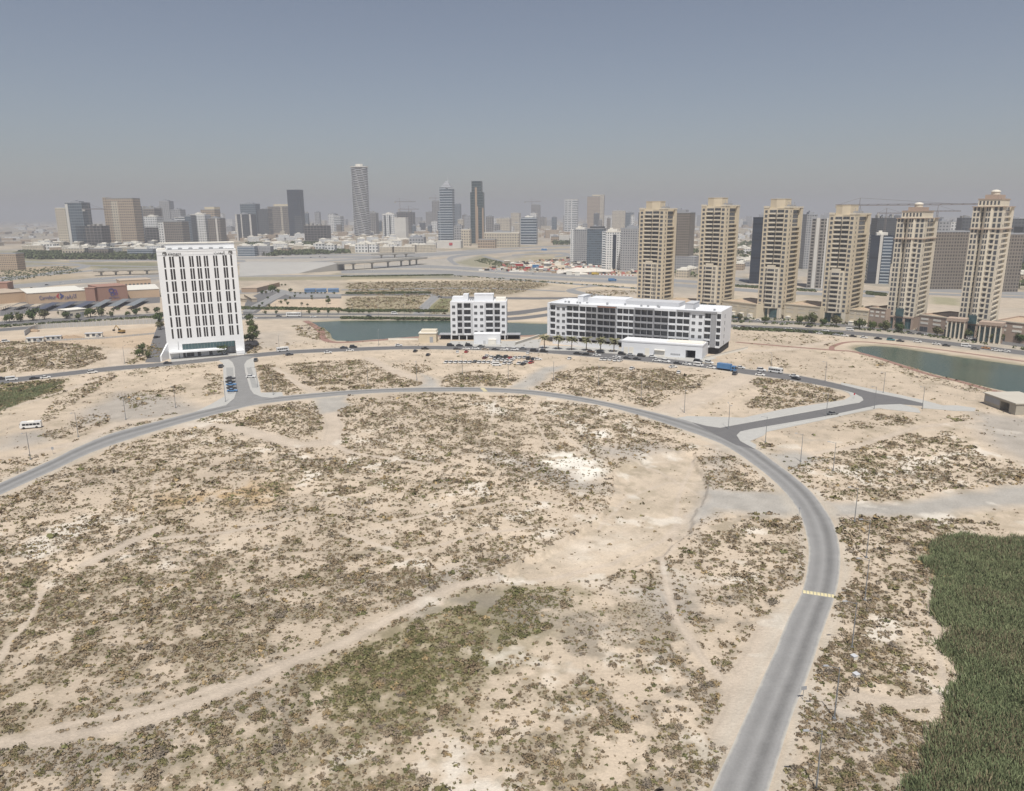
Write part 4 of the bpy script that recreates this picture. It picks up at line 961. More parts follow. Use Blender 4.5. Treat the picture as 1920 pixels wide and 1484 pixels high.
    b = MB(); b.box(0, AW * .8, 0, AD * .75, 0, AH - .8); b.box(AW * .92, AW, .001, AD * .75, 0, AH - .8); b.box(AW - .4, AW - .01, AD * .75, AD2, 0, AH - .9); b.box(AW * .8, AW * .92, 0, AD * .75, 4.6, AH - .801); b.box(AW * .8, AW * .92, 6, AD * .74, 0, 4.6)
    b.box(-.2, AW + .2, -.2, AD * .78, AH - .8, AH); b.build('wall', WHITE, an)
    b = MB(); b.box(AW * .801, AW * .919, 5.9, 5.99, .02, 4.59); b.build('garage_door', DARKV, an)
    b = MB(); b.box(AW * .55, AW * .99, 3, AD * .7, AH, AH + .35); b.build('roof', OFFW, an)
    for x in (.03, .10, .30): b = MB(); b.box(AW * x, AW * x + 2.6, -.08, -.001, .1, 4.2); b.build('door', OFFW, an)
    b = MB(); b.box(AW * .42, AW * .55, -.1, -.001, .1, 3.4); b.box(AW * .42, AW * .55, -1.2, -.001, 3.4, 3.7); b.build('shutter', OFFW, an)
    for k in range(6): b = MB(); b.box(AW * (.62 + .02 * k), AW * (.62 + .02 * k) + .8, -.06, -.001, 1.2, 2.2); b.build('vent', MIDG, an)
    b = MB(); b.box(-12 * 0 + AW + .25, AW + 26, AD - 1, AD - .7, 0, 1.6)
    wl = empty('garden_wall', P(1320, 675), R(28)); tag(wl, 'low pale wall running back from the white annex corner over the sand', 'wall')
    L = (P(1402, 655) - P(1320, 675)).length; v = P(1402, 655) - P(1320, 675); wl.rotation_euler = (0, 0, math.atan2(v.y, v.x))
    b = MB(); b.box(0, L, 0, .3, 0, 1.3); b.build('wall_panel', OFFW, wl); b = MB(); b.box(0, L, -.08, .38, 1.3, 1.42); b.build('coping', CONC, wl)
    cs, sn = math.cos(rz), math.sin(rz)
    BLOCKS.append([tuple((a + Vector((cs * u - sn * v_, sn * u + cs * v_, 0)))[:2]) for u, v_ in ((-4, -8), (W * .5, -12), (W + 2, -14), (W + 2, D + 2), (-4, D + 2))])
apartments()

# ---------------- cream towers
def place_bal(root, bal, m, lim=60):
    for (x, y, z, dx, dp, rz) in bal[:lim]: link('balcony', balcony_mesh(dx, round(dp, 2), m), root, (x, y, z), rz)
def tower_a(px, py, pxr, pxs, ytop, ang, label):
    a = P(px, py); rz = R(ang); w, d = face_frame(a, rz, pxr, pxs); w = min(w, 34); d = min(d, 40)
    H = hgt(px + 8, ytop, a)
    root = empty('tower_block', a, rz); tag(root, label, 'tower', 'row of six cream residential towers')
    base = 8.0; nf = int((H - base - 1) / 3.3); fl = (H - base - 1) / nf; low = 9
    yv = 3.2
    L1, C1, R1 = .2 * w, .47 * w, .8 * w
    b = MB()
    b.prism([(0, 0), (L1, 0), (L1, 1.4), (C1, yv), (R1, 1.4), (R1, 0), (w, 0), (w, d * .28), (w - 1.6, d * .28), (w - 1.6, d * .84), (w, d * .84), (w, d), (0, d)], base, H)
    b.build('wall', CREAM, root)
    b = MB(); b.prism([(L1 * 1.0, .05), (L1, 1.39), (C1, yv - .01), (R1, 1.39), (R1, .05), (C1 + 3, -.5), (C1 - 3, -.5)], base, base + low * fl)
    b.box(C1 - 3.2, C1 + 3.2, -.9, .4, base, base + low * fl + 2.2); b.build('lower_bay', CREAM2, root)
    b = MB(); b.box(-.25, L1, -.25, .6, H, H + 1.5); b.box(R1, w + .25, -.25, .6, H, H + 1.3); b.box(w - .7, w + .25, .6, d, H, H + 1.1); b.box(-.25, .5, .6, d, H, H + 1.1); b.box(0, w, d - .5, d + .2, H, H + 1.1)
    b.build('parapet', CREAM2, root)
    b = MB(); b.prism([(w * .16, 4), (w * .42, 3), (w * .72, 4.5), (w * .72, d * .6), (w * .16, d * .6)], H, H + 6.5); b.prism([(w * .15, 3.9), (w * .42, 2.8), (w * .73, 4.4), (w * .73, d * .61), (w * .15, d * .61)], H + 6.5, H + 6.9)
    b.build('roof_plant_room', CREAM, root)
    for k in range(3): b = MB(); b.box(w * .78, w * .78 + 2, d * (.2 + .2 * k), d * (.2 + .2 * k) + 2, H, H + 2.4); b.tube((w * .78 + 1, d * (.2 + .2 * k) + 1, H + 2.4), (w * .78 + 1, d * (.2 + .2 * k) + 1, H + 4.5), .15); b.build('rooftop_unit', MIDG, root)
    wins = []; bal = []
    for f in range(nf):
        z = base + f * fl
        wins.append((L1 * .28, -.005, z + .8, L1 * .48, fl - 1.5, 0)); wins.append((R1 + (w - R1) * .25, -.005, z + .8, (w - R1) * .5, fl - 1.5, 0))
        aL = math.atan2(yv - 1.4, C1 - L1); aR = math.atan2(1.4 - yv, R1 - C1); LL = math.hypot(C1 - L1, yv - 1.4); LR = math.hypot(R1 - C1, yv - 1.4)
        if f >= low:
            wins.append((L1 + .3, 1.4 + .02, z + .2, LL * .86, fl - .75, aL)); wins.append((C1 + .4, yv - .14, z + .2, LR * .86, fl - .75, aR))
            bal.append((L1 + .05, .15, z, (C1 - L1) * .92, 1.6, aL * .5)); bal.append((C1 + .5, 1.1, z, (R1 - C1) * .9, 1.4, aR * .6))
        else:
            for x in (L1 + 1.0, L1 + 3.0): 
                if x + 1.2 < C1 - 3.2: wins.append((x, -.35, z + .7, 1.2, fl - 1.3, 0))
            for k in range(3):
                x = C1 + 3.5 + k * (R1 - C1 - 3.5) / 3
                if x + 1.4 < R1: wins.append((x, -.42, z + .7, (R1 - C1 - 3.5) / 3 * .7, fl - 1.3, 0))
            wins.append((C1 - 2.6, -.91, z + .3, 5.2, fl - 1.1, 0)); bal.append((C1 - 2.9, -2.1, z, 5.8, 1.15, 0))
        # side: recessed stack of long balconies and small windows
        wins.append((w - 1.6 + .005, d * .32, z + .3, d * .48, fl - 1.0, math.pi / 2))
        wins.append((w + .005, d * .10, z + .9, 1.3, fl - 1.7, math.pi / 2))
    place_windows(root, wins)
    place_bal(root, bal, CREAM2)
    for f in range(nf - 3):
        z = base + f * fl
        k_ = ('sb', round(d, 1))
        if k_ not in BOXC: bb = MB(); bb.box(0, 1.55, 0, d * .55, -.2, 0); bb.box(1.45, 1.55, 0, d * .55, 0, 1.0); BOXC[k_] = bb.mesh('side_balcony', CREAM)
        link('side_balcony', BOXC[k_], root, (w - 1.6, d * .285, z))
    # entrance storeys
    b = MB(); b.box(.3, w - .3, .6, d - .3, 0, base - .002); b.box(0, L1 * .8, 0, .6, 0, base - .001); b.box(R1 + (w - R1) * .2, w, 0, .6, 0, base - .001); b.box(C1 - .5, C1 + .8, -.3, .6, 0, base - .001); b.build('base_wall', CREAM2, root)
    for x0, x1 in ((L1 * .85, C1 - .6), (C1 + .9, R1)): link('entrance_glazing', winmesh(x1 - x0, base - 1.2, TEALGL), root, (x0, .59, .4))
    return a, w, d, rz, H
def tower_b(px, py, pxr, pxs, ytop, ang, label, lower=9.0, py2=None):
    a = P(px, py); rz = R(ang); w, d = face_frame(a, rz, pxr, pxs); w = min(w, 36); d = min(d, 36)
    H = hgt(px + 14, ytop, a)
    root = empty('tower_block', a, rz); tag(root, label, 'tower', 'row of six cream residential towers')
    nf = int((H - lower) / 3.3); fl = (H - lower) / nf
    b = MB()
    b.prism([(0, 0), (w * .27, 0), (w * .27, 1.8), (w * .36, 3.0), (w * .36, 1.0), (w * .45, -.2), (w * .6, -.2), (w * .66, .6), (w, 0.6), (w, d * .2), (w - 1.2, d * .2), (w - 1.2, d * .8), (w, d * .8), (w, d), (0, d)], lower, H)
    b.build('wall', CREAM2, root)
    b = MB()
    for zz in (H, H - fl * 4 - .3): b.box(-.7, w * .27 + .4, -.7, .5, zz - .5, zz); b.box(w * .62, w + .7, -.1, 1.2, zz - .5, zz); b.box(w - .4, w + .7, 1.2, d + .4, zz - .5, zz + .001); b.box(w * .27, w * .62, -1.3, 1.6, zz - .52, zz + .002)
    b.build('cornice', PINKST, root)
    wins = []
    b = MB(); b.box(w * .12, w * .86, 2.2, d * .85, H, H + 4.2); b.build('penthouse', CREAM2, root)
    for c0 in (.16, .28, .40, .52, .64, .76): wins.append((w * c0, 2.195, H + .9, w * .06, 2.4, 0))
    b = MB(); b.box(w * .1, w * .88, 1.9, d * .87, H + 4.2, H + 4.8); b.box(w * .3, w * .75, 4, d * .7, H + 4.8, H + 7.2); b.build('penthouse_cornice', PINKST, root)
    b = MB(); b.cyl(w * .52, d * .4, H + 7.2, H + 9.0, w * .15, 16); b.build('drum', CREAM2, root)
    b = MB(); b.dome(w * .52, d * .4, H + 9.0, w * .17, 1.5); b.build('dome', mat('pale_dome', (.62, .58, .50), .5, .1, 1), root)
    for f in range(nf):
        z = lower + f * fl; hh = fl - 1.1
        for c0, c1, y in ((.04, .11, 0), (.155, .235, 0), (.29, .345, 2.0), (.42 + .03, .505, -.2), (.53, .585, -.2), (.70, .79, .6), (.86, .95, .6)):
            wins.append((w * c0, y - .005, z + .55, w * (c1 - c0), hh, 0))
        wins.append((w - 1.2 + .005, d * .25, z + .4, d * .2, hh, math.pi / 2)); wins.append((w - 1.2 + .005, d * .52, z + .4, d * .22, hh, math.pi / 2))
        if f % 2 == 0: wins.append((w + .005, d * .08, z + .8, 1.2, 1.6, math.pi / 2))
    place_windows(root, wins)
    bm = MB(); bm.box(0, 1.25, 0, d * .58, -.25, .75); me = bm.mesh('side_balcony', CREAM2)
    for f in range(nf - 1): link('side_balcony', me, root, (w - 1.2, d * .21, lower + f * fl))
    bw = MB(); bw.box(0, w * .14, -.7, -.001, -.2, .8); me = bw.mesh('balcony', CREAM2)
    for f in range(nf - 4): link('balcony', me, root, (w * .68, .59, lower + f * fl))
    b = MB(); b.box(.2, w - .2, .8, d - .2, 0, lower - .002); b.box(-.3, w * .1, -.1, .8, 0, lower - .001); b.box(w * .28, w * .36, -.1, .8, 0, lower - .001); b.box(w * .62, w * .7, -.1, .8, 0, lower - .001); b.box(w * .93, w, -.1, .8, 0, lower - .001)
    b.box(-.4, w + .1, -.3, .75, lower - .9, lower - .003); b.build('base_wall', PINKST, root)
    for x0, x1 in ((.11, .27), (.37, .61), (.71, .92)): link('entrance_glazing', winmesh(w * (x1 - x0), lower - 1.8, TEALGL), root, (w * x0, .79, .4))
    b = MB(); b.box(w * .36, w * .64, -1.2, -.3, lower + .01, lower + 5.6); b.box(w * .38, w * .62, -1.26, -1.201, lower + .8, lower + 5.2); b.build('lobby_bay', TEALGL, root)
    return a, w, d, rz, H
TA = -42
tws = [tower_a(1193, 576, 1239, 1262, 393.5, TA, 'cream balcony tower at the far left end of the tower row'),
       tower_a(1305, 584, 1351, 1376, 387.6, TA, 'cream balcony tower second from the left in the row'),
       tower_a(1418, 594, 1467, 1492, 390.6, TA, 'cream balcony tower third from the left, behind the end of the long white block'),
       tower_a(1537, 604, 1588, 1617, 403.0, TA, 'cream balcony tower fourth in the row, under the crane jib'),
       tower_b(1659, 615, 1717, 1741, 409.0, TA, 'pale ornate tower with a small dome, the shorter of the two domed ones'),
       tower_b(1792, 630, 1858, 1880, 387.6, TA, 'tallest ornate cream tower with a dome, farthest right in the row')]
def podium(i, p0, p1, ytop, label, cream=True):
    a = P(*p0); b_ = P(*p1); d = b_ - a; W = d.length; rz = math.atan2(d.y, d.x); H = hgt(p0[0], ytop, a); D = 34
    root = empty('podium', a, rz); tag(root, label, 'podium building', 'podiums between the towers')
    wm = CREAM if cream else PINKST
    b = MB(); b.box(0, W, 0, D, 0, H - 1); b.box(0, W, 0, .4, H - 1, H); b.box(0, W, D - .4, D, H - 1, H); b.box(0, .4, .4, D - .4, H - 1, H); b.box(W - .4, W, .4, D - .4, H - 1, H); b.build('wall', wm, root)
    b = MB(); b.box(.4, W - .4, .4, D - .4, H - .999, H - .9); b.build('roof_terrace', mat('terrace_paving', (.44, .34, .25), .9, .2, .2), root)
    n = max(3, int(W / 8)); 
    for k in range(n):
        x = W * (k + .18) / n; dx = W / n * .62
        if cream:
            for z in (H - 3.4, H - 6.4):
                if z > 1.5: b = MB(); b.box(x, x + dx, -.12, -.001, z, z + 1.2); b.box(x, x + dx, -.2, -.121, z + 1.2, z + 1.4); b.build('louvre_panel', CREAM2, root)
        else:
            for z in (H - 3.6, H - 6.4):
                if z > 3: b = MB(); b.box(x, x + dx, -.12, -.001, z, z + 1.3); b.build('louvre_panel', OFFW, root)
            if k % 2 == 0: link('shop_window', winmesh(dx, 3.2, DARKGL), root, (x, -.005, .3))
    b = MB(); b.box(-.001, W + .001, -.35, -.001, H - .6, H + .1); b.build('cornice', wm if cream else CREAM2, root)
    if cream:
        for k in range(n): 
            b = MB(); x = W * (k + .3) / n; b.box(x, x + 3, -3.0, -.001, 0, 2.6); b.box(x - .2, x + 3.2, -3.2, -.01, 2.6, 2.9); b.build('kiosk_awning', OFFW, root)
podium(0, (1241, 583), (1303, 587), 565, 'low cream podium between the first and second towers')
podium(1, (1353, 588), (1417, 597), 563, 'low cream podium between the second and third towers')
podium(2, (1469, 599), (1536, 606), 569.5, 'low cream podium between the third and fourth towers')
podium(3, (1590, 609), (1626, 613), 579.5, 'short cream podium just right of the fourth tower')
podium(4, (1627, 613), (1658, 617), 576, 'short pink stone podium left of the domed tower', False)
podium(5, (1720, 621), (1790, 631), 589, 'pink stone podium with shops between the two domed towers', False)
podium(6, (1861, 638), (2010, 656), 600, 'long pink stone podium at the right edge of the tower row', False)
# columned entrance halls beside the tallest tower
for (p0, p1, yt, lab) in (((1772, 634), (1805, 637), 596, 'glazed entrance hall with tall columns left of the tallest tower'), ((1832, 642), (1874, 646), 603, 'glazed entrance hall with tall columns right of the tallest tower')):
    a = P(*p0); b_ = P(*p1); d = b_ - a; W = d.length; root = empty('entrance_hall', a, math.atan2(d.y, d.x)); H = hgt(p0[0], yt, a); tag(root, lab, 'entrance hall')
    b = MB(); b.box(0, W, 1.5, 8, 0, H - 2); b.box(-.5, W + .5, -.3, 8.2, H - 2, H); b.build('wall', PINKST, root)
    n = 5
    for k in range(n): b = MB(); x = W * k / (n - 1) * .95; b.box(x, x + .7, 0, .8, 0, H - 2); b.box(x - .15, x + .85, -.15, .95, 0, .8); b.build('column', CREAM2, root)
    for k in range(n - 1): link('tall_window', winmesh(W * .19, H - 4, TEALGL), root, (W * k / (n - 1) * .95 + .9, 1.49, .5))

# ---------------- far buildings: walls with facade pattern, roof box, crown
def solve_base(px, w_px, yb): return P(px, yb)
FM = {}
def fmat(key, k=1):
    T = {
     'glass': ((.16, .19, .22), (.05, .075, .10), 3.2, 3.6, .82, .62), 'dark': ((.09, .095, .10), (.03, .035, .045), 3.4, 3.5, .7, .6),
     'conc': ((.30, .28, .26), (.05, .05, .05), 4.2, 3.4, .7, .62), 'tan': ((.44, .35, .26), (.11, .095, .08), 3.0, 3.4, .6, .5),
     'cream': ((.56, .50, .40), (.13, .12, .11), 3.2, 3.4, .5, .48), 'white': ((.70, .70, .69), (.11, .13, .15), 3.6, 3.4, .5, .5),
     'whiteband': ((.66, .67, .68), (.07, .09, .11), 60, 3.5, .98, .5), 'blueband': ((.42, .46, .50), (.05, .075, .11), 60, 3.5, .985, .62),
     'grey': ((.36, .36, .37), (.08, .09, .10), 3.4, 3.4, .55, .5), 'brown': ((.24, .21, .18), (.06, .055, .05), 2.8, 3.4, .62, .6),
     'navy': ((.05, .06, .08), (.022, .03, .045), 60, 3.5, .98, .75), 'green': ((.12, .15, .15), (.03, .05, .055), 2.2, 3.6, .9, .75),
     'blank': ((.62, .60, .56), (.5, .5, .48), 40, 30, .02, .02), 'under': ((.20, .18, .17), (.025, .025, .025), 5.0, 3.6, .86, .78)}
    q = T[key]; return facade_mat('facade_' + key + ('_tall' if k > 1 else ''), q[0], tuple(c * (.7 if k > 1 else 1) for c in q[1]), q[2] * k, q[3] * k, *q[4:])
def simple_tower(x0, x1, yt, yb, key, label, cat='tower', name='high_rise', crown=None, ang=None, depth=None, parts=(), rough=False):
    """(x0,x1) photo columns, yt/yb rows of roof and foot"""
    a = P(x0, yb); b_ = P(x1, yb)
    if ang is None: rz = math.atan2(b_.y - a.y, b_.x - a.x); w = (b_ - a).length
    else: rz = R(ang); w = along(a, rz, x1)
    H = hgt((x0 + x1) / 2, yt, a); d = depth or min(w * .8, 34)
    root = empty(name, a, rz); tag(root, label, cat)
    kk = 2 if a.length > 1700 else 1; m = fmat(key, kk); b = MB(); b.box(0, w, 0, d, 0, H); b.build('wall', m, root)
    b = MB(); b.box(-.2, w + .2, -.2, .6, H, H + 1.4); b.box(-.2, w + .2, d - .6, d + .2, H, H + 1.4); b.box(-.2, .6, .6, d - .6, H, H + 1.4); b.box(w - .6, w + .2, .6, d - .6, H, H + 1.4)
    b.build('parapet', m if key in ('navy', 'dark', 'green', 'under') else OFFW if key in ('white', 'whiteband', 'cream', 'blank') else MIDG, root)
    if crown != 'none': b = MB(); b.box(w * .25, w * .75, d * .2, d * .8, H, H + 4.5); b.box(w * .35, w * .5, d * .3, d * .6, H + 4.5, H + 6.5); b.build('roof_plant_room', OFFW if crown == 'light' else MIDG, root)
    if crown == 'slab': b = MB(); b.box(w * .3, w * 1.0, -.3, d + .3, H + 1.401, H + 9); b.build('crown', mat('pale_crown', (.66, .58, .42), .8, .1, .1), root)
    for (px0, px1, pyt, k2, nm_, oy) in parts:
        u0 = w * (px0 - x0) / (x1 - x0); u1 = w * (px1 - x0) / (x1 - x0); hh = hgt((x0 + x1) / 2, pyt, a)
        b = MB(); b.box(u0, u1, -oy, d * .7, 0, hh); b.build(nm_, fmat(k2, kk), root)
    if rough:                                   # unfinished frame: ragged top
        for k in range(5): b = MB(); x = w * (.05 + .18 * k); b.box(x, x + w * .1, d * .2, d * .6, H + 1.41, H + 2 + random.uniform(1, 7)); b.build('unfinished_column', CONC, root)
    return root, a, w, d, H, rz
ST = simple_tower
# behind the cream towers
ST(1246, 1287, 400, 512, 'brown', 'dark brown office tower close behind the first cream tower', ang=-30, depth=22, parts=((1250, 1300, 480, 'grey', 'annex_wall', 1),))
ST(1404, 1440, 410, 532, 'navy', 'near-black blue glass tower showing left of the third cream tower', ang=-20, depth=24)
ST(1512, 1566, 411, 540, 'conc', 'grey concrete tower with dark balconies between third and fourth cream towers', ang=-25, depth=24, parts=((1520, 1526, 409, 'blank', 'white_pier', .6), (1538, 1541, 409, 'blank', 'white_pier', .6)))
ST(1505, 1524, 404, 505, 'grey', 'grey tower peeping out just right of the third cream tower', depth=20)
ST(1624, 1663, 444, 532, 'navy', 'navy glass block with bright white pier right of the fourth cream tower', ang=-20, depth=20, crown='light', parts=((1640, 1645, 440, 'blank', 'white_pier', .8), (1646, 1662, 444, 'blueband', 'banded_wall', .4)))
ST(1637, 1673, 411, 495, 'dark', 'dark grey tower under construction behind the navy glass block', depth=26, rough=True)
ST(1742, 1816, 436, 543, 'brown', 'wide dark brown slab between the two domed towers', depth=22, crown='none')
ST(1866, 1908, 440, 548, 'brown', 'wide dark brown slab right of the tallest domed tower', depth=22, crown='none')
ST(1755, 1776, 416, 470, 'grey', 'slim distant grey tower above the left end of the wide brown slab', depth=26); ST(1777, 1795, 418, 468, 'white', 'pale distant tower above the middle of the wide brown slab', depth=26); ST(1797, 1815, 410, 470, 'dark', 'dark distant tower just left of the tallest domed tower', depth=26, rough=True)
ST(1880, 1912, 412, 475, 'dark', 'dark tower right of the tallest domed tower', depth=24)
ST(1908, 1960, 428, 500, 'dark', 'dark block cut by the right edge of the picture', depth=24)
# middle distance blocks left of the towers
ST(1069, 1101, 432, 492, 'grey', 'grey apartment block with pale slabs, leftmost of the cluster before the towers', ang=-18, crown='light', parts=((1069, 1075, 430, 'white', 'stair_wall', .5),))
ST(1100, 1129, 430, 498, 'glass', 'grey-green glass block with a dark penthouse in the cluster before the towers', ang=-18, parts=((1104, 1128, 425, 'dark', 'penthouse_wall', -2),))
ST(1128, 1161, 436, 505, 'white', 'bright white block with a dark vertical strip in the cluster before the towers', ang=-18, crown='light', parts=((1147, 1153, 440, 'navy', 'glass_strip', .5), (1128, 1134, 434, 'whiteband', 'side_wall', .5)))
ST(1162, 1201, 430, 508, 'grey', 'plain grey block touching the first cream tower on its left', ang=-18)
ST(976, 1006, 409, 459, 'blueband', 'rounded blue-grey banded tower standing alone in the centre right', crown='light', parts=((980, 1002, 408, 'blueband', 'curved_wall', 3),))
ST(1058, 1082, 375, 441, 'whiteband', 'slender white and blue tower right of centre with sharp corners', crown='none', parts=((1063, 1065, 375, 'white', 'white_pier', .5), (1070, 1072, 375, 'white', 'white_pier', .5)))
ST(1100, 1131, 369, 432, 'tan', 'bronze glass tower with a pale crown right of centre', crown='slab', parts=((1124, 1131, 366, 'cream', 'side_wall', .5),))
ST(1147, 1171, 396, 434, 'cream', 'pale grey paired tower behind the cluster, left one'); ST(1172, 1187, 399, 436, 'glass', 'bluish glass tower beside the pale paired tower')
ST(1195, 1204, 400, 470, 'dark', 'thin black tower edge left of the first cream tower')
ST(1131, 1147, 405, 430, 'white', 'small pale far tower between bronze tower and paired tower')
# skyline towers, left to right
ST(133, 164, 381, 466, 'glass', 'blue glass tower behind the cream twin at the far left', parts=((133, 138, 383, 'blank', 'white_edge', .5),))
ST(113, 132, 391, 464, 'cream', 'slim cream tower with green stripe at the far left', crown='none', parts=((128, 146, 393, 'cream', 'rear_wall', -3),))
ST(146, 195, 425, 466, 'under', 'dark unfinished concrete frame under a leaning crane at the far left', rough=True, crown='none')
ST(204, 259, 373, 464, 'tan', 'broad tan slab tower standing out on the left skyline', crown='none', parts=((218, 230, 378, 'cream', 'pale_strip', .5), (204, 210, 371, 'tan', 'edge_wall', .8)))
ST(257, 269, 388, 462, 'grey', 'narrow grey tower touching the broad tan slab on its right')
ST(270, 296, 392, 455, 'brown', 'grey-brown unfinished tower right of the narrow grey tower', rough=True)
ST(274, 299, 407, 458, 'white', 'white curved-top tower half hidden behind the dark frame', crown='light'); ST(265, 301, 428, 460, 'under', 'low dark concrete frame in front of the white curved-top tower', crown='none')
ST(295, 310, 390, 450, 'brown', 'brown tower just left of the tallest grey needle'); ST(306, 324, 378, 450, 'grey', 'tallest grey needle in the left cluster of towers'); ST(325, 344, 394, 450, 'grey', 'twin-topped grey tower right of the tallest needle')
ST(301, 346, 416, 461, 'brown', 'wide grey-brown block with one white edge above the hotel roof', parts=((301, 311, 417, 'white', 'white_edge', .5),)); ST(332, 352, 409, 455, 'whiteband', 'pale blue tower above the middle of the hotel roof')
ST(351, 363, 406, 456, 'glass', 'thin bluish tower above the hotel roof'); ST(363, 389, 403, 459, 'white', 'half dark half white tower above the right of the hotel roof', crown='light', parts=((363, 373, 404, 'dark', 'dark_wall', .5),))
ST(382, 408, 394, 455, 'tan', 'golden tower with a stepped crown above the hotel roof', crown='slab'); ST(394, 417, 410, 459, 'brown', 'dark brown tower with white edge above the hotel roof corner', parts=((408, 411, 410, 'blank', 'white_edge', .5),))
ST(445, 475, 403, 452, 'dark', 'dark tower with white edges right of the hotel', parts=((445, 448, 402, 'blank', 'white_edge', .5), (455, 457, 402, 'blank', 'white_edge', .5), (471, 474, 402, 'blank', 'white_edge', .5)))
ST(455, 484, 383, 446, 'glass', 'tall blue-grey rounded tower behind the white-edged dark tower')
ST(487, 514, 393, 446, 'dark', 'dark grey block left of the brown twin slab'); ST(506, 545, 388, 446, 'brown', 'brown striped slab with a cream top beside the dark blue tower', crown='slab', parts=((530, 533, 388, 'cream', 'pale_strip', .5),))
ST(544, 567, 357, 447, 'navy', 'tall dark blue tower with a stepped side left of centre', crown='none', parts=((555, 569, 405, 'dark', 'lower_wall', 1),))
ST(572, 614, 424, 456, 'under', 'long unfinished concrete frame right of the tall dark blue tower', rough=True, crown='none')
ST(617, 640, 406, 441, 'whiteband', 'light blue stepped block left of the rippled tower', parts=((618, 628, 402, 'white', 'stair_wall', .3),))
ST(687, 706, 400, 441, 'conc', 'grey unfinished block tucked behind the rippled tower', rough=True)
ST(719, 741, 402, 448, 'white', 'white tower with black vertical strips right of the rippled tower', crown='light', parts=((722, 725, 404, 'dark', 'dark_strip', .4), (731, 734, 404, 'dark', 'dark_strip', .4)))
ST(741, 762, 409, 451, 'blank', 'blank pale concrete block right of the white striped tower', crown='none')
ST(745, 775, 399, 440, 'under', 'unfinished tower with cranes behind the blank pale block', rough=True)
ST(799, 811, 398, 430, 'conc', 'small far concrete tower left of the blue banded one'); ST(811, 824, 378, 432, 'conc', 'tall far concrete tower topped by a crane', rough=True)
ST(852, 863, 383, 432, 'glass', 'thin glass tower just right of the blue banded tower'); ST(870, 883, 406, 436, 'grey', 'small grey tower left of the black tower')
ST(768, 795, 446, 470, 'grey', 'mid-rise grey apartment block in front of the blue banded tower', name='mid_rise', cat='apartment block')
ST(865, 882, 431, 462, 'cream', 'cream mid-rise between the banded and black towers', name='mid_rise', cat='apartment block'); ST(852, 867, 424, 460, 'grey', 'grey mid-rise beside the foot of the banded tower', name='mid_rise', cat='apartment block')
ST(913, 935, 411, 438, 'white', 'far white block right of the black tower'); ST(931, 956, 410, 440, 'cream', 'far cream ribbed block behind the white block'); ST(958, 974, 400, 434, 'cream', 'far pale tower left of the blue-grey banded tower')
ST(996, 1011, 385, 428, 'conc', 'far unfinished tower with crane right of centre', rough=True); ST(700, 716, 416, 440, 'glass', 'short glass tower right of the rippled tower')
ST(908, 973, 437, 464, 'cream', 'long low cream podium right of the black tower', name='mid_rise', cat='building'); ST(896, 928, 450, 466, 'tan', 'tan stone podium at the foot of the black tower', name='mid_rise', cat='building', crown='none')
ST(1033, 1048, 444, 456, 'tan', 'low tan gabled building in the centre right distance', name='mid_rise', cat='building'); ST(1048, 1067, 442, 456, 'blank', 'low white blank building in the centre right distance', name='mid_rise', cat='building', crown='none')
ST(-30, 34, 476, 507, 'tan', 'six-storey beige office block at the left edge of the picture', name='mid_rise', cat='building', depth=18, crown='none')
# rippled tower: stacked wavy floor rings
def rippled():
    x0, x1, yt, yb = 659, 690, 312, 447
    a = P(x0, yb); b_ = P(x1, yb); w = (b_ - a).length; H = hgt(674, yt, a); root = empty('high_rise', a, math.atan2(b_.y - a.y, b_.x - a.x))
    tag(root, 'tallest tower on the skyline with rippling white balconies and a small crown', 'tower')
    b = MB(); b.cyl(w / 2, w / 2, 0, H - 4, w * .46, 24); b.build('wall', fmat('conc'), root)
    nf = 60; fl = (H - 5) / nf
    for f in range(nf):
        bm = MB(); n = 28; ph = math.pi * (f % 2) + f * .12
        rr = [w * (.47 + .05 * math.sin(4 * 2 * math.pi * i / n + ph)) for i in range(n)]
        bm.prism([(w / 2 + rr[i] * math.cos(2 * math.pi * i / n), w / 2 + rr[i] * math.sin(2 * math.pi * i / n)) for i in range(n)], f * fl + .1, f * fl + fl * .5)
        bm.build('balcony_ring', mat('ripple_white', (.60, .61, .63), .8, .1, .1), root)
    b = MB(); b.cyl(w / 2, w / 2, H - 3.5, H - .5, w * .52, 24); b.cyl(w / 2, w / 2, H - .5, H + 8, w * .22, 20); b.build('crown', OFFW, root)
rippled()
def banded():
    x0, x1 = 826, 850; a = P(x0, 456); b_ = P(x1, 456); w = (b_ - a).length; H = hgt(838, 352, a); root = empty('high_rise', a, math.atan2(b_.y - a.y, b_.x - a.x))
    tag(root, 'tall blue banded tower with a rounded white top and thin mast', 'tower')
    b = MB(); b.box(0, w * .5, 0, w * .8, 0, H); b.box(w * .5, w, -1.5, w * .8, 0, H - 4); b.build('wall', fmat('blueband', 2), root)
    b = MB(); b.box(-w * .17, -.01, 2, w * .6, 0, H * .58); b.build('lower_wall', fmat('blueband', 2), root)
    b = MB(); b.box(w * .12, w * .9, 1, w * .7, H, H + 6, top=.8); b.box(w * .25, w * .78, 3, w * .55, H + 6, H + 14, top=.6); b.dome(w * .52, w * .35, H + 14, w * .16, 4); b.build('crown', MIDG, root)
    b = MB(); b.tube((w * .6, w * .4, H + 12), (w * .6, w * .4, H + 34), .8, .2); b.build('mast', WHITE, root)
banded()
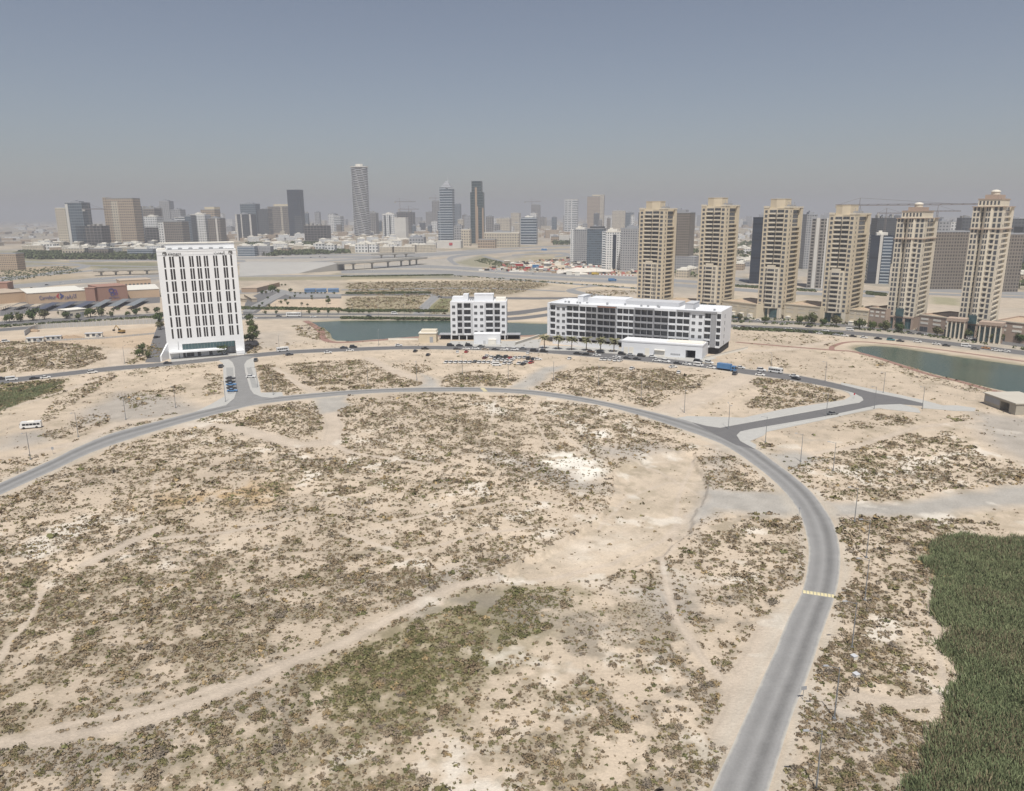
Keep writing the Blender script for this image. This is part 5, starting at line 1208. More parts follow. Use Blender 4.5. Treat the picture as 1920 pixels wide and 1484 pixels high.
def black_tower():
    x0, x1 = 883, 907; a = P(x0, 457); b_ = P(x1, 457); w = (b_ - a).length; H = hgt(895, 340, a); H2 = hgt(895, 361, a); root = empty('high_rise', a, math.atan2(b_.y - a.y, b_.x - a.x))
    tag(root, 'stepped black-green tower with a vertical tan stripe at centre', 'tower')
    b = MB(); b.box(w * .12, w * .85, 0, w * .7, 0, H); b.build('wall', fmat('green', 2), root)
    b = MB(); b.box(0, w * .119, 1, w * .6, 0, H2); b.box(w * .851, w, 1, w * .6, 0, H2); b.build('shoulder_wall', fmat('green', 2), root)
    b = MB(); b.box(w * .38, w * .53, -.8, -.001, H * .55, H * .9); b.box(w * .38, w * .6, -.9, -.801, 0, H * .6); b.box(w * .9, w + .5, -.5, .99, 0, H2 * .7); b.build('stone_strip', mat('tan_stone', (.38, .28, .20), .8, .1, .1), root)
black_tower()
# white shopping block with a red sign
r_, a_, w_, d_, H_, z_ = ST(819, 864, 453, 466, 'blank', 'low white shopping block with a small red sign', name='mid_rise', cat='building', crown='none')
b = MB(); b.box(w_ * .52, w_ * .66, -.8, -.25, H_ * .45, H_ * .8); b.build('red_sign', mat('sign_red', (.45, .05, .06), .6, .1, 1), r_)
ST(797, 818, 455, 466, 'white', 'bright white low block left of the shopping block', name='mid_rise', cat='building', crown='light')
# slim far towers that fill out the skyline
SKN = np.random.default_rng(77)
for (x0, x1, n, lab) in ((262, 430, 13, 'slim hazy tower among the left cluster above the hotel roof'), (432, 640, 12, 'slim hazy tower between hotel and rippled tower'), (700, 880, 12, 'slim hazy tower between rippled and black towers'), (905, 1060, 9, 'slim hazy tower in the distance right of the black tower'), (1085, 1200, 7, 'slim hazy tower left of the first cream tower'), (1500, 1900, 10, 'slim hazy tower behind the cream and domed towers')):
    for k in range(n):
        x = x0 + (x1 - x0) * (k + SKN.uniform(.1, .9)) / n; wd = SKN.uniform(6, 13); yt = SKN.uniform(398, 428); key = ['grey', 'white', 'conc', 'glass', 'cream', 'dark', 'brown'][int(SKN.integers(0, 7))]
        cn_ = {'grey': 'grey', 'white': 'white', 'conc': 'concrete grey', 'glass': 'bluish', 'cream': 'cream', 'dark': 'dark', 'brown': 'brown'}[key]
        r_ = simple_tower(x, x + wd, yt, SKN.uniform(433, 442), key, f'{cn_} {lab}', rough=SKN.uniform() < .25)[0]; r_['group'] = f'{cn_} slim far towers {int(x0)}'.rsplit(' ', 1)[0] + (' at left' if x0 < 430 else ' left of centre' if x0 < 640 else ' at centre' if x0 < 880 else ' right of centre' if x0 < 1200 else ' at right')
# ---------------- cranes
def crane(px, py, ytop, jibL, jibR, label, lattice=1.2, ang=0.0):
    a = P(px, py); H = hgt(px, ytop, a); root = empty('tower_crane', a, R(ang)); tag(root, label, 'crane')
    s = lattice; b = MB()
    for (u, v) in ((-s, -s), (s, -s), (s, s), (-s, s)): b.tube((u, v, 0), (u, v, H), s * .22, n=4)
    k = 0
    while k * s * 2.2 < H - s * 2.2: b.tube((-s, -s, k * s * 2.2), (s, -s, (k + 1) * s * 2.2), s * .12, n=3); b.tube((s, -s, k * s * 2.2), (s, s, (k + 1) * s * 2.2), s * .12, n=3); k += 2
    b.build('mast', CRANEM, root)
    b = MB(); b.tube((-jibL, 0, H), (jibR, 0, H), s * .5, n=4); b.tube((-jibL, 0, H + s * 1.6), (jibR, 0, H + s * 1.2), s * .3, n=3)
    for k in range(14): x = -jibL + (jibL + jibR) * k / 14; b.tube((x, 0, H), (x + (jibL + jibR) / 28, 0, H + s * 1.5), s * .2, n=3)
    b.build('jib', CRANEM, root)
    b = MB(); b.tube((0, 0, H), (0, 0, H + s * 9), s * .4, n=4); b.tube((0, 0, H + s * 9), (jibR * .8, 0, H + s), s * .15, n=3); b.tube((0, 0, H + s * 9), (-jibL * .9, 0, H + s), s * .15, n=3); b.build('apex', CRANEM, root)
    b = MB(); b.box(-jibL, -jibL + s * 4, -s, s, H - s * 3, H - .01); b.build('counterweight', CONC, root)
CRANEM = mat('crane_paint', (.20, .17, .16), .7, .2, 1)
crane(1597, 530, 386, 26, 122, 'large crane with a long horizontal jib above the fourth cream tower', .95, -30)
crane(1744, 508, 397, 45, 30, 'crane behind the shorter domed tower', .9, -10)
crane(1651, 500, 401, 18, 40, 'thin crane rising behind the navy glass block', .9, 20)
crane(176, 466, 393, 15, 40, 'crane over the unfinished frame at the far left', 1.6, 30)
crane(752, 445, 379, 20, 60, 'crane behind the blank pale block', 1.6, 10); crane(768, 446, 393, 40, 40, 'crane on the right of the unfinished tower behind the blank pale block', 1.4, -10)
crane(818, 436, 372, 30, 40, 'crane above the tall far concrete tower', 1.8, 10); crane(997, 432, 379, 40, 50, 'crane beside the far unfinished tower right of centre', 1.8, -10)
# ================================================================ CITY HOUSES
_u = ['first', 'second', 'third', 'fourth', 'fifth', 'sixth', 'seventh', 'eighth', 'ninth', 'tenth', 'eleventh', 'twelfth', 'thirteenth', 'fourteenth', 'fifteenth', 'sixteenth', 'seventeenth', 'eighteenth', 'nineteenth', 'twentieth']
ORD = _u + ['twenty-' + q for q in _u[:9]] + ['thirtieth'] + ['thirty-' + q for q in _u[:9]] + ['fortieth']
def house_mesh(kind, rng):
    wm, gm = [('white', None), ('cream', None), ('tan', None), ('grey', None), ('cream', None)][kind % 5]
    b = MB()
    if kind < 5: w, d, h = rng.uniform(13, 22), rng.uniform(11, 16), rng.uniform(6.5, 9.5)
    else: w, d, h = rng.uniform(28, 46), rng.uniform(15, 20), rng.uniform(11, 18)
    b.cur = 0; b.box(0, w, 0, d, 0, h); b.box(w * .3, w * .3 + w * .4, -1.5, -.001, 0, h * .72); b.cur = 1
    b.box(-.2, w + .2, -.2, .2, h, h + .9); b.box(-.2, w + .2, d - .2, d + .2, h, h + .9); b.box(-.2, .2, .2, d - .2, h, h + .9); b.box(w - .2, w + .2, .2, d - .2, h, h + .9)
    b.box(w * .15, w * .5, d * .35, d * .8, h, h + 3); b.box(.2, w - .2, .2, d - .2, h, h + .1)
    b.box(w * .7, w * .7 + 1.6, d * .4, d * .4 + 1.6, h + .1, h + 1.5)
    return b.mesh('house', [fmat(wm), OFFW]), w
HR = np.random.default_rng(4)
HM = [house_mesh(k % 10, HR) for k in range(20)]
REG = [  # px polygon bounds (x0,x1,y0,y1), count, size class (0 villas, 1 blocks), label, group
 (80, 300, 461, 478, 34, 1, 'sand coloured low apartment house in the district left of the hotel roof', 'low houses left of the hotel'),
 (448, 640, 449, 474, 50, 2, 'pale flat-roofed house in the district right of the hotel roof', 'low houses right of the hotel'),
 (640, 800, 451, 474, 44, 1, 'pale flat-roofed block below the rippled tower', 'low houses below the rippled tower'),
 (800, 1060, 434, 452, 34, 2, 'pale flat-roofed house in the distance around the black tower', 'low houses around the black tower'),
 (1262, 1310, 440, 520, 22, 0, 'small villa seen between the first and second cream towers', 'villas between the first two towers'),
 (1376, 1412, 430, 515, 18, 0, 'small villa seen between the second and third cream towers', 'villas between the second and third towers'),
 (1564, 1630, 450, 520, 10, 0, 'small villa seen behind the fourth cream tower', 'villas behind the fourth tower'),
 (1740, 1930, 475, 530, 20, 0, 'small villa in the haze at the far right', 'villas at the far right'),
 (1060, 1200, 425, 436, 16, 2, 'pale house in the hazy distance above the grey blocks', 'houses above the grey blocks'),
 (430, 760, 440, 450, 30, 2, 'small distant house behind the towers left of centre', 'distant houses left of centre')]
for (x0, x1, y0, y1, n, cl, lab, grp) in REG:
    for k in range(n):
        px = HR.uniform(x0, x1); py = HR.uniform(y0, y1)
        i = int(HR.integers(0, 20)); i = i if cl == 2 else (i // 10 * 10 + i % 5 if cl == 0 else i // 10 * 10 + 5 + i % 5)
        p = P(px, py); o = link('house', HM[i][0], None, p, math.radians(HR.choice([0, 90, 180, 270]) + (-25 if px > 1000 else 15) + HR.uniform(-5, 5)))
        cn_ = ('white', 'cream', 'tan', 'grey', 'cream')[i % 5]; lw = lab.split(' house ')[-1] if ' house ' in lab else lab.split(' block ')[-1] if ' block ' in lab else lab.split(' villa ')[-1]
        tag(o, f'{cn_} flat-roofed house {lw}', 'house', f'{cn_} ' + grp)
# mid-rise blocks standing out among them
for a in ((592, 608, 458, 474, 'white', 'bright white four-storey block with dark openings right of the hotel'), (609, 628, 460, 475, 'white', 'second bright white block just right of the bright white four-storey block'),
          (446, 478, 463, 481, 'blueband', 'bluish grey four-storey block touching the right side of the hotel'), (480, 508, 463, 480, 'grey', 'grey four-storey block one further right from the bluish one'),
          (666, 690, 459, 474, 'white', 'white and dark checked block below the rippled tower, left one'), (692, 708, 459, 474, 'white', 'white and dark checked block below the rippled tower, middle one'), (722, 745, 459, 473, 'white', 'white and dark checked block below the rippled tower, right one'),
          (528, 542, 466, 476, 'tan', 'small tan villa between the two groups of white blocks'), (712, 735, 464, 475, 'cream', 'yellowish low block below the white checked blocks'),
          (62, 104, 458, 474, 'white', 'large pale house group at the left below the twin cream towers'), (240, 288, 468, 484, 'blueband', 'greenish white low block at the upper left of the hotel'), (118, 160, 466, 482, 'cream', 'long cream block among trees at the left'), (168, 205, 467, 482, 'brown', 'brown and cream low block among trees at the left')):
    simple_tower(a[0], a[1], a[2], a[3], a[4], a[5], name='mid_rise', cat='apartment block', crown='light', depth=16)
# the far city in the haze: too many small houses to count
b = MB()
FR = np.random.default_rng(9)
for k in range(5200):
    az = FR.uniform(-.66, .66); r = 2600 * math.exp(FR.uniform(0, 1.7)); x, y = r * math.sin(az), r * math.cos(az)
    if az < -.42 and FR.uniform() < .8: continue
    w_ = FR.uniform(14, 60); d_ = FR.uniform(12, 30); h_ = FR.choice([7, 9, 12, 16, 24], p=[.36, .3, .2, .1, .04]) * FR.uniform(.8, 1.2)
    b.cur = int(FR.integers(0, 3)); b.box(x, x + w_, y, y + d_, 0, h_, bottom=False)
o = b.build('far_city', [fmat('cream'), fmat('white'), fmat('tan')]); tag(o, 'hazy sprawl of pale low houses along the whole horizon', 'city', None, 'stuff')
# far towers in the haze
for k, (x, yt, key) in enumerate(((640, 412, 'grey'), (655, 418, 'white'), (776, 408, 'grey'), (785, 415, 'cream'), (1012, 408, 'cream'), (1025, 414, 'grey'), (1296, 408, 'white'), (1306, 404, 'grey'), (1380, 412, 'white'), (1392, 416, 'glass'), (1398, 406, 'grey'), (940, 408, 'white'), (600, 414, 'cream'), (425, 412, 'white'))):
    simple_tower(x, x + 9 + (k % 3) * 2, yt, 426, key, ('faint ' + {'grey': 'grey', 'white': 'whitish', 'cream': 'cream', 'glass': 'bluish'}[key] + ' tower far off in the haze, '
        + ('left of the rippled tower, ' if x < 660 else 'between rippled and banded towers, ' if x < 800 else 'right of the black tower, ' if x < 1050 else 'between the cream towers, ') + ['first', 'second', 'third', 'fourth', 'fifth', 'sixth', 'seventh', 'eighth', 'ninth', 'tenth', 'eleventh', 'twelfth', 'thirteenth', 'fourteenth'][k] + ' listed'), crown='none')

# ================================================================ TREES
def tree_templates():
    rng = np.random.default_rng(8); T = []
    for k in range(6):
        b = MB(); b.tube((0, 0, 0), (.1, 0, 2.2), .28, .2); b.tube((.1, 0, 2.0), (1.2, .3, 4), .16, .07); b.tube((.1, 0, 2.0), (-1.1, -.4, 4.1), .16, .07); b.tube((.1, 0, 2.1), (.1, 1, 4.3), .15, .06)
        tr = b.mesh('trunk', BARK)
        n = 620; lobes = rng.normal(0, 1, (11, 3)) * [1.15, 1.15, .75] + [0, 0, 3.4]
        c = lobes[rng.integers(0, 9, n)] + rng.normal(0, .62, (n, 3)); c[:, 2] = np.clip(c[:, 2], 1.0, 7)
        s = rng.uniform(.28, .55, n)[:, None]
        nr = c - [0, 0, 3.4] + rng.normal(0, 1.2, c.shape); nr /= np.linalg.norm(nr, axis=1)[:, None]
        a = np.cross(nr, rng.normal(0, 1, c.shape)); a /= np.linalg.norm(a, axis=1)[:, None]; q = np.cross(nr, a)
        V = np.stack([c + s * a, c + s * q * .8, c - s * a, c - s * q * .8], 1).reshape(-1, 3)
        me = bpy.data.meshes.new('crown'); me.from_pydata(V.tolist(), [], np.arange(n * 4).reshape(-1, 4).tolist())
        at = me.color_attributes.new('albedo', 'FLOAT_COLOR', 'POINT'); base = [[.075, .095, .035], [.10, .11, .05], [.06, .085, .035], [.11, .105, .06], [.07, .09, .04], [.085, .10, .045]][k]
        cc = np.repeat(np.array(base)[None] * rng.uniform(.6, 1.6, (n, 1)), 4, axis=0); at.data.foreach_set('color', np.c_[cc, np.ones(len(cc))].astype(np.float32).ravel()); me.materials.append(SHRUBM)
        T.append((tr, me))
    return T
BARK = mat('bark', (.14, .10, .07), .95, .2, 2)
TT = tree_templates(); TRN = [0]
ROWN = {'roadside trees by the mall': 'roadside tree before the mall', 'street trees before the towers': 'street tree from the left before the tower podiums', 'trees of the park behind the lake': 'park tree behind the left lake', 'trees on the lakeside verge': 'verge tree on the lakeside arterial road'}
ROWS = {}
def tree(px, py, wpx, label, group=None, z=0.0):
    if group in ROWN: ROWS.setdefault(group, []).append(px)
    p = P(px, py, z); sc = wpx * p.length / FPX / 6.2; k = TRN[0] % 6; TRN[0] += 1
    r = empty('tree', p, k * 1.1); r.scale = (sc, sc, sc); tag(r, label, 'tree', group); r['px'] = px; link('trunk', TT[k][0], r); link('crown', TT[k][1], r)
for x, y, w_ in ((18, 605, 15), (39, 603, 16), (62, 601, 20), (84, 599, 17), (125, 598, 14), (148, 600, 11), (170, 595, 17), (191, 593, 16), (255, 591, 12), (276, 587, 10), (295, 588, 12), (262, 583, 6), (222, 583, 6), (213, 584, 5), (186, 583, 5), (110, 590, 5), (22, 591, 5), (77, 587, 6), (240, 593, 9), (210, 594, 10), (271, 581, 5), (247, 583, 4)):
    tree(x, y, w_, None, 'roadside trees by the mall')
for x, y, w_, l in ((417, 666, 21, 'single dense green tree in front of the white hotel entrance'), (268, 658, 15, 'bushy tree left of the hotel forecourt, the upper one'), (262, 668, 14, 'bushy tree left of the hotel forecourt, the lower left one'), (279, 671, 13, 'bushy tree left of the hotel forecourt, the lower right one'),
                    (299, 604, 18, 'tree against the left side of the hotel, upper one'), (301, 618, 16, 'tree against the left side of the hotel, lower one'), (468, 604, 16, 'dark tree in the row along the right side of the hotel, farthest'), (471, 615, 17, 'dark tree in the row along the right side of the hotel, second'), (474, 627, 18, 'dark tree in the row along the right side of the hotel, third'), (473, 640, 18, 'dark tree in the row along the right side of the hotel, nearest'), (480, 636, 15, 'shady tree standing off the right side of the hotel'), (478, 622, 15, 'outer tree off the right side of the hotel, farther one'), (464, 640, 14, 'tree squeezed against the right wall of the hotel')):
    tree(x, y, w_, l)
for x, y, w_ in ((225, 160, 18), (450, 163, 19), (530, 165, 26), (605, 178, 18), (690, 182, 26), (728, 155, 20), (840, 200, 26), (925, 203, 20), (1010, 208, 22), (1100, 220, 22), (1350, 248, 22), (1450, 255, 26), (1535, 262, 22), (1635, 272, 22), (1735, 288, 26), (1890, 292, 22), (60, 140, 16), (20, 135, 10), (100, 143, 9)):
    tree(1370 + x / 3.49, 560 + y / 3.49, w_ * .8, 'dusty green street tree between the arterial road and the tower podiums', 'street trees before the towers')
for x, y, w_ in ((325, 405, 15), (375, 410, 8), (235, 418, 7), (270, 418, 6), (480, 405, 8), (520, 418, 4), (563, 420, 4), (610, 420, 4), (660, 418, 4), (682, 416, 3.5), (710, 416, 3.5), (745, 416, 3.5), (775, 416, 3.5), (855, 420, 5), (515, 446, 5), (475, 463, 5), (660, 450, 5), (665, 468, 5), (437, 484, 6), (400, 500, 6), (455, 512, 6), (577, 515, 6), (625, 522, 5), (805, 502, 11), (797, 458, 6), (297, 530, 6), (237, 510, 5), (213, 535, 6), (285, 462, 5)) + tuple((v, 348, 4) for v in (252, 280, 305, 335, 358, 380, 405, 435)):
    tree(440 + x / 4.571, 460 + y / 4.571, w_, 'small green tree in the paved park behind the lake', 'trees of the park behind the lake')
for x, y in ((640, 585), (803, 583), (890, 583), (983, 583), (1065, 583), (1155, 583), (265, 589), (357, 589), (1505, 581), (1680, 578), (1100, 583), (720, 584), (1580, 581)):
    tree(440 + x / 4.571, 460 + y / 4.571, 6.5, 'small green tree on the verge of the lakeside arterial road', 'trees on the lakeside verge')
for x, y, l in ((1258, 552, 'tree on the terrace beside the foot of the first cream tower'), (1371, 557, 'tree on the terrace right of the second cream tower'), (1612, 573, 'tree on the terrace right of the fourth cream tower'), (1480, 568, 'tree on the terrace right of the third cream tower')):
    tree(x, y + 8, 9, l, None, 7.0)
for g_, txt in ROWN.items():
    L_ = sorted([o for o in COL.objects if o.get('group') == g_ and o.get('category') == 'tree'], key=lambda o: o['px'])
    for k, o in enumerate(L_): o['label'] = f'{ORD[k]} green ' + (txt if 'from the left' in txt else txt + ', counting from the left')
for o in COL.objects:
    if 'px' in o.keys(): del o['px']
# tree belts far off: masses nobody could count
def belt(pts, n, h, label, s=1.6):
    rng = np.random.default_rng(len(pts) + n); pol = G(pts); a = np.array(pol); x0, y0 = a.min(0); x1, y1 = a.max(0)
    x = rng.uniform(x0, x1, n * 3); y = rng.uniform(y0, y1, n * 3); k = sdist(pol, x, y) < 0; x, y = x[k][:n], y[k][:n]; n = len(x)
    V = []; C_ = []
    for j in range(8):
        c = np.stack([x + rng.normal(0, s * 1.2, n), y + rng.normal(0, s * 1.2, n), h * rng.uniform(.2, 1, n)], -1)
        nr = rng.normal(0, 1, c.shape) + [0, -.4, .6]; nr /= np.linalg.norm(nr, axis=1)[:, None]; u = np.cross(nr, rng.normal(0, 1, c.shape)); u /= np.linalg.norm(u, axis=1)[:, None]; w2 = np.cross(nr, u)
        V.append(np.stack([c + s * u, c + s * w2, c - s * u, c - s * w2], 1).reshape(-1, 3)); C_.append(np.repeat(np.array([[.085, .10, .05]]) * rng.uniform(.6, 1.6, (n, 1)), 4, axis=0))
    quads_mesh('tree_belt', np.vstack(V), np.vstack(C_), SHRUBM, label, 'trees')
belt([(20, 484), (40, 476), (300, 480), (300, 488), (160, 487), (60, 487)], 1600, 8, 'dark green belt of trees left of the hotel under the far houses', 2.4)
belt([(448, 476), (640, 472), (660, 476), (500, 481)], 500, 7, 'belt of trees right of the hotel under the pale blocks', 2.2)
belt([(460, 458), (640, 456), (620, 470), (470, 472)], 700, 7, 'trees scattered among the houses right of the hotel', 2.2)
belt([(80, 460), (300, 458), (300, 474), (100, 476)], 700, 7, 'trees scattered among the low houses at the left', 2.4)
belt([(1264, 470), (1308, 470), (1308, 520), (1268, 520)], 260, 6, 'garden trees between the first two cream towers', 2.0)
belt([(1380, 455), (1412, 455), (1410, 500), (1378, 500)], 260, 6, 'garden trees between the second and third cream towers', 2.0)
belt([(1610, 470), (1640, 470), (1640, 525), (1612, 525)], 150, 6, 'garden trees right of the fourth cream tower', 2.0)
belt([(1800, 490), (1930, 490), (1930, 545), (1810, 535)], 500, 6, 'dark trees among the villas at the far right', 2.4)
belt([(1035, 453), (1068, 452), (1070, 460), (1038, 460)], 150, 8, 'clump of trees below the low white blank building', 2.2)
for pts, l in (([(450, 577), (640, 580), (640, 583), (450, 581)], 'low hedge along the lakeside park edge'), ([(640, 582), (840, 583), (840, 586), (640, 585.5)], 'low hedge below the scrub field behind the lake'), ([(650, 550), (800, 549), (810, 551), (650, 552)], 'dark hedge line crossing the scrub field'), ([(1345, 602), (1500, 608), (1700, 624), (1920, 655), (1920, 657), (1700, 627), (1500, 611), (1345, 604.5)], 'long dark hedge in the median before the towers'), ([(1345, 595), (1500, 601), (1700, 614), (1920, 640), (1920, 643), (1700, 617), (1500, 603), (1345, 598)], 'hedge on the far verge before the towers'),
               ([(0, 612), (150, 603), (300, 594), (300, 596), (150, 605), (0, 615)], 'dark hedge in the median before the mall'), ([(1380, 585), (1415, 588), (1418, 592), (1380, 590)], 'green hedge at the foot of the podium by the third tower'), ([(1375, 616), (1500, 621), (1580, 628), (1580, 630), (1500, 624), (1375, 619)], 'hedge along the sand side of the arterial road'), ([(640, 596.5), (860, 599), (860, 600), (640, 598.5)], 'hedge between arterial road and lake'), ([(850, 517), (1000, 527), (1200, 541), (1200, 543), (1000, 529), (850, 519)], 'dark scrub line along the near side of the highway'), ([(640, 519), (850, 516), (850, 517), (640, 520)], 'dark scrub line right of the sloped concrete bank'), ([(905, 484), (960, 496), (1010, 507), (1000, 509), (930, 500), (890, 490)], 'scrub on the sloping ground beside the works area'), ([(1380, 535), (1530, 545), (1530, 548), (1380, 539)], 'hedge line on the ground behind the third cream tower'), ([(1625, 548), (1660, 552), (1660, 556), (1625, 553)], 'scrub behind the fourth cream tower'), ([(0, 508), (120, 500), (160, 510), (0, 530)], 'scattered scrub between the roads at the far left'), ([(300, 602), (300, 590), (292, 592), (292, 604)], 'scrub left of the hotel wall')):
    belt(pts, 420, 1.3, l, .6)
def palm(px, py, label):
    p = P(px, py); H = 7.0; r = empty('palm_tree', p, px); tag(r, label, 'palm tree', 'palms before the long block')
    b = MB(); b.tube((0, 0, 0), (.15, .05, H * .5), .34, .26); b.tube((.15, .05, H * .5), (.2, 0, H), .26, .22); b.build('trunk', BARK, r)
    rng = np.random.default_rng(int(px)); b = MB()
    for k in range(46):
        an = k * 2.4; el = rng.uniform(-.4, 1.2); L = rng.uniform(2.9, 3.9); pts = []
        for j in range(5):
            t = j / 4; pts.append(Vector((.2 + math.cos(an) * L * t * math.cos(el * (1 - t)), math.sin(an) * L * t * math.cos(el * (1 - t)), H + L * t * math.sin(el) - 1.7 * t * t)))
        sd = Vector((-math.sin(an), math.cos(an), 0))
        vs = []; 
        for j, q in enumerate(pts): wd = .10 + .52 * math.sin(math.pi * min(1, j / 4 + .12)); vs += [q - sd * wd + Vector((0, 0, -.15)), q + Vector((0, 0, .05)), q + sd * wd + Vector((0, 0, -.15))]
        b.add(vs, [(3 * j + u, 3 * j + u + 1, 3 * j + u + 4, 3 * j + u + 3) for j in range(4) for u in (0, 1)])
    b.build('fronds', mat('palm_fronds', (.17, .165, .085), .9, .3, 2), r)
for k, x in enumerate((1021, 1047, 1072, 1099, 1126, 1151)): palm(x, 654 + k * 1.3, 'date palm before the long block, ' + ['leftmost of the six', 'second from the left', 'third from the left', 'third from the right', 'second from the right', 'rightmost, beside the white annex'][k])

# ================================================================ STREET LAMPS
LAMPM = mat('lamp_pole_paint', (.22, .23, .24), .5, .1, 1)
def lamp(px, py, rz, label, group='street lamps around the ring', double=False, H=9.6):
    r = empty('street_lamp', P(px, py), rz); tag(r, label, 'street lamp', group)
    key = ('lamp', double)
    if key not in BOXC:
        b = MB(); b.tube((0, 0, 0), (0, 0, H), .13, .07, 8); b.box(-.25, .25, -.25, .25, 0, .35); p_ = b.mesh('pole', LAMPM)
        A = []
        for s in ((1, -1) if double else (1,)):
            b = MB(); b.tube((0, 0, H - .3), (s * 1.9, 0, H + .25), .05, .04, 6); a_ = b.mesh('arm', LAMPM)
            b = MB(); b.box(min(s * 1.8, s * 2.7), max(s * 1.8, s * 2.7), -.16, .16, H + .18, H + .34, top=.8); h_ = b.mesh('lamp_head', MIDG); A.append((a_, h_))
        BOXC[key] = (p_, A)
    p_, A = BOXC[key]; link('pole', p_, r)
    for a_, h_ in A: ao = link('arm', a_, r); link('lamp_head', h_, ao)
for k, (x, y) in enumerate(((1564, 1349), (1597, 1216), (1621, 1127), (1624, 1046), (1602, 979), (1562, 884), (1501, 866))):
    lamp(x, y, math.pi, f'{ORD[k]} street lamp up from the bottom along the right outside of the ring road')
lamp(1530, 1482, math.pi, 'street lamp at the bottom edge right of the ring road')
for k, (x, y) in enumerate(((57.5, 862), (147, 820), (236, 787), (329.5, 765), (423, 754), (512.5, 741), (690, 722), (781.5, 713), (867, 702), (953, 711), (1038, 714), (1122, 724), (1202, 749), (1283, 774), (1365.6, 805))):
    lamp(x, y, R(-90), f'{ORD[k]} street lamp from the left along the far outside of the ring road', double=(k > 10))
for x, y, l in ((1435, 830, 'street lamp at the inner corner of the link road junction'), (1549, 781, 'street lamp beside the grey car on the link road'), (1639, 767, 'street lamp at the upper end of the link road'), (1729, 767, 'street lamp at the right end of the back road'), (1547, 715, 'street lamp on the sand above the back road near its right end'), (1656, 737, 'street lamp above the bend where link and back road meet'), (1445, 698, 'street lamp above the white van on the back road'),
                (234, 682, 'street lamp on the back road left of the hotel'), (337, 672, 'street lamp in front of the hotel left corner'), (524, 658, 'street lamp beside the white minibus'), (710, 648, 'street lamp between back road and left lake'), (483, 726, 'street lamp on the right pavement of the side street')):
    lamp(x, y, R(90 if y < 700 else 200), l)
for k, x in enumerate(range(470, 860, 48)): lamp(x, 593 + (x - 470) * .004, R(90), f'{ORD[k]} street lamp from the left on the arterial road behind the left lake', 'street lamps on the arterial road', True)
for k, x in enumerate(range(1400, 1920, 58)): lamp(x, 604 + (x - 1400) ** 2 * .000165, R(60), f'{ORD[k]} street lamp from the left on the arterial road before the towers', 'street lamps on the arterial road', True)
for k, x in enumerate(range(20, 300, 56)): lamp(x, 614 - x * .062, R(95), f'{ORD[k]} street lamp from the left on the arterial road before the mall', 'street lamps on the arterial road', True)
for k, x in enumerate(range(560, 1190, 62)): lamp(x, 508 + max(0, x - 800) * .032, R(90), f'{ORD[k]} street lamp from the left along the highway', 'street lamps on the highway', True)
def sign_post(px, py, label, board=(.5, .5), H=2.6, m=None):
    r = empty('road_sign', P(px, py), R(10)); tag(r, label, 'road sign'); b = MB(); b.tube((0, 0, 0), (0, 0, H), .05, n=6); b.build('post', STEEL, r)
    b = MB(); b.box(-board[0] / 2, board[0] / 2, -.08, -.051, H - board[1], H); b.build('board', m or MIDG, r)
sign_post(100, 852, 'small road sign on the sand left above the ring road', (.8, .9)); sign_post(1601, 748, 'small sign on the pavement corner of the link road', (.7, .9), m=mat('sign_red', (.45, .05, .06))); sign_post(1498, 968, 'small sign post on the inside of the ring road bend'); sign_post(1505, 1312, 'small board sign on the outside kerb of the ring road low right', (1.0, .7))
for x, y, l in ((1605, 1270, 'small white utility box on the sand between road and reeds, lower one'), (1601, 1236, 'small white utility box on the sand between road and reeds, upper one')):
    r = empty('utility_box', P(x, y), .4); tag(r, l, 'utility box'); b = MB(); b.box(-.45, .45, -.45, .45, 0, .7); b.build('cabinet', OFFW, r); b = MB(); b.box(-.5, .5, -.5, .5, .7, .78); b.build('lid', LG, r)

# ================================================================ VEHICLES
PAINT = {}
def paint_m(name, col):
    k = 'paint_' + name
    if k not in PAINT:
        m, t, b = nm(k); b.inputs['Base Color'].default_value = col + (1,); b.inputs['Roughness'].default_value = .35; b.inputs['Coat Weight'].default_value = .4; PAINT[k] = m
        no = t.nodes.new('ShaderNodeTexNoise'); no.inputs['Scale'].default_value = 3; mx = t.nodes.new('ShaderNodeMix'); mx.data_type = 'RGBA'
        mx.inputs['A'].default_value = tuple(c * .85 for c in col) + (1,); mx.inputs['B'].default_value = tuple(min(1, c * 1.1 + .01) for c in col) + (1,)
        t.links.new(no.outputs['Fac'], mx.inputs['Factor']); t.links.new(mx.outputs['Result'], b.inputs['Base Color'])
    return PAINT[k]
COLS = {'white': (.74, .74, .73), 'silver': (.42, .43, .44), 'grey': (.16, .165, .17), 'dark': (.05, .052, .06), 'black': (.018, .018, .02), 'red': (.38, .04, .04), 'maroon': (.13, .03, .035), 'blue': (.06, .19, .40), 'beige': (.40, .34, .27), 'teal': (.05, .20, .24), 'brown': (.12, .075, .05), 'green': (.03, .07, .05), 'yellow': (.55, .38, .06), 'orange': (.55, .28, .12)}
GLASSV = mat('car_glass', (.02, .023, .027), .12, .3, 2)
def profile(b, pts, wd, inset=0.0):
    n = len(pts); vs = [(x, -wd / 2 + (inset if z > .95 else 0), z) for x, z in pts] + [(x, wd / 2 - (inset if z > .95 else 0), z) for x, z in pts]
    b.add(vs, [(i, (i + 1) % n, n + (i + 1) % n, n + i)[::-1] for i in range(n)] + [tuple(range(n)), tuple(range(2 * n - 1, n - 1, -1))])
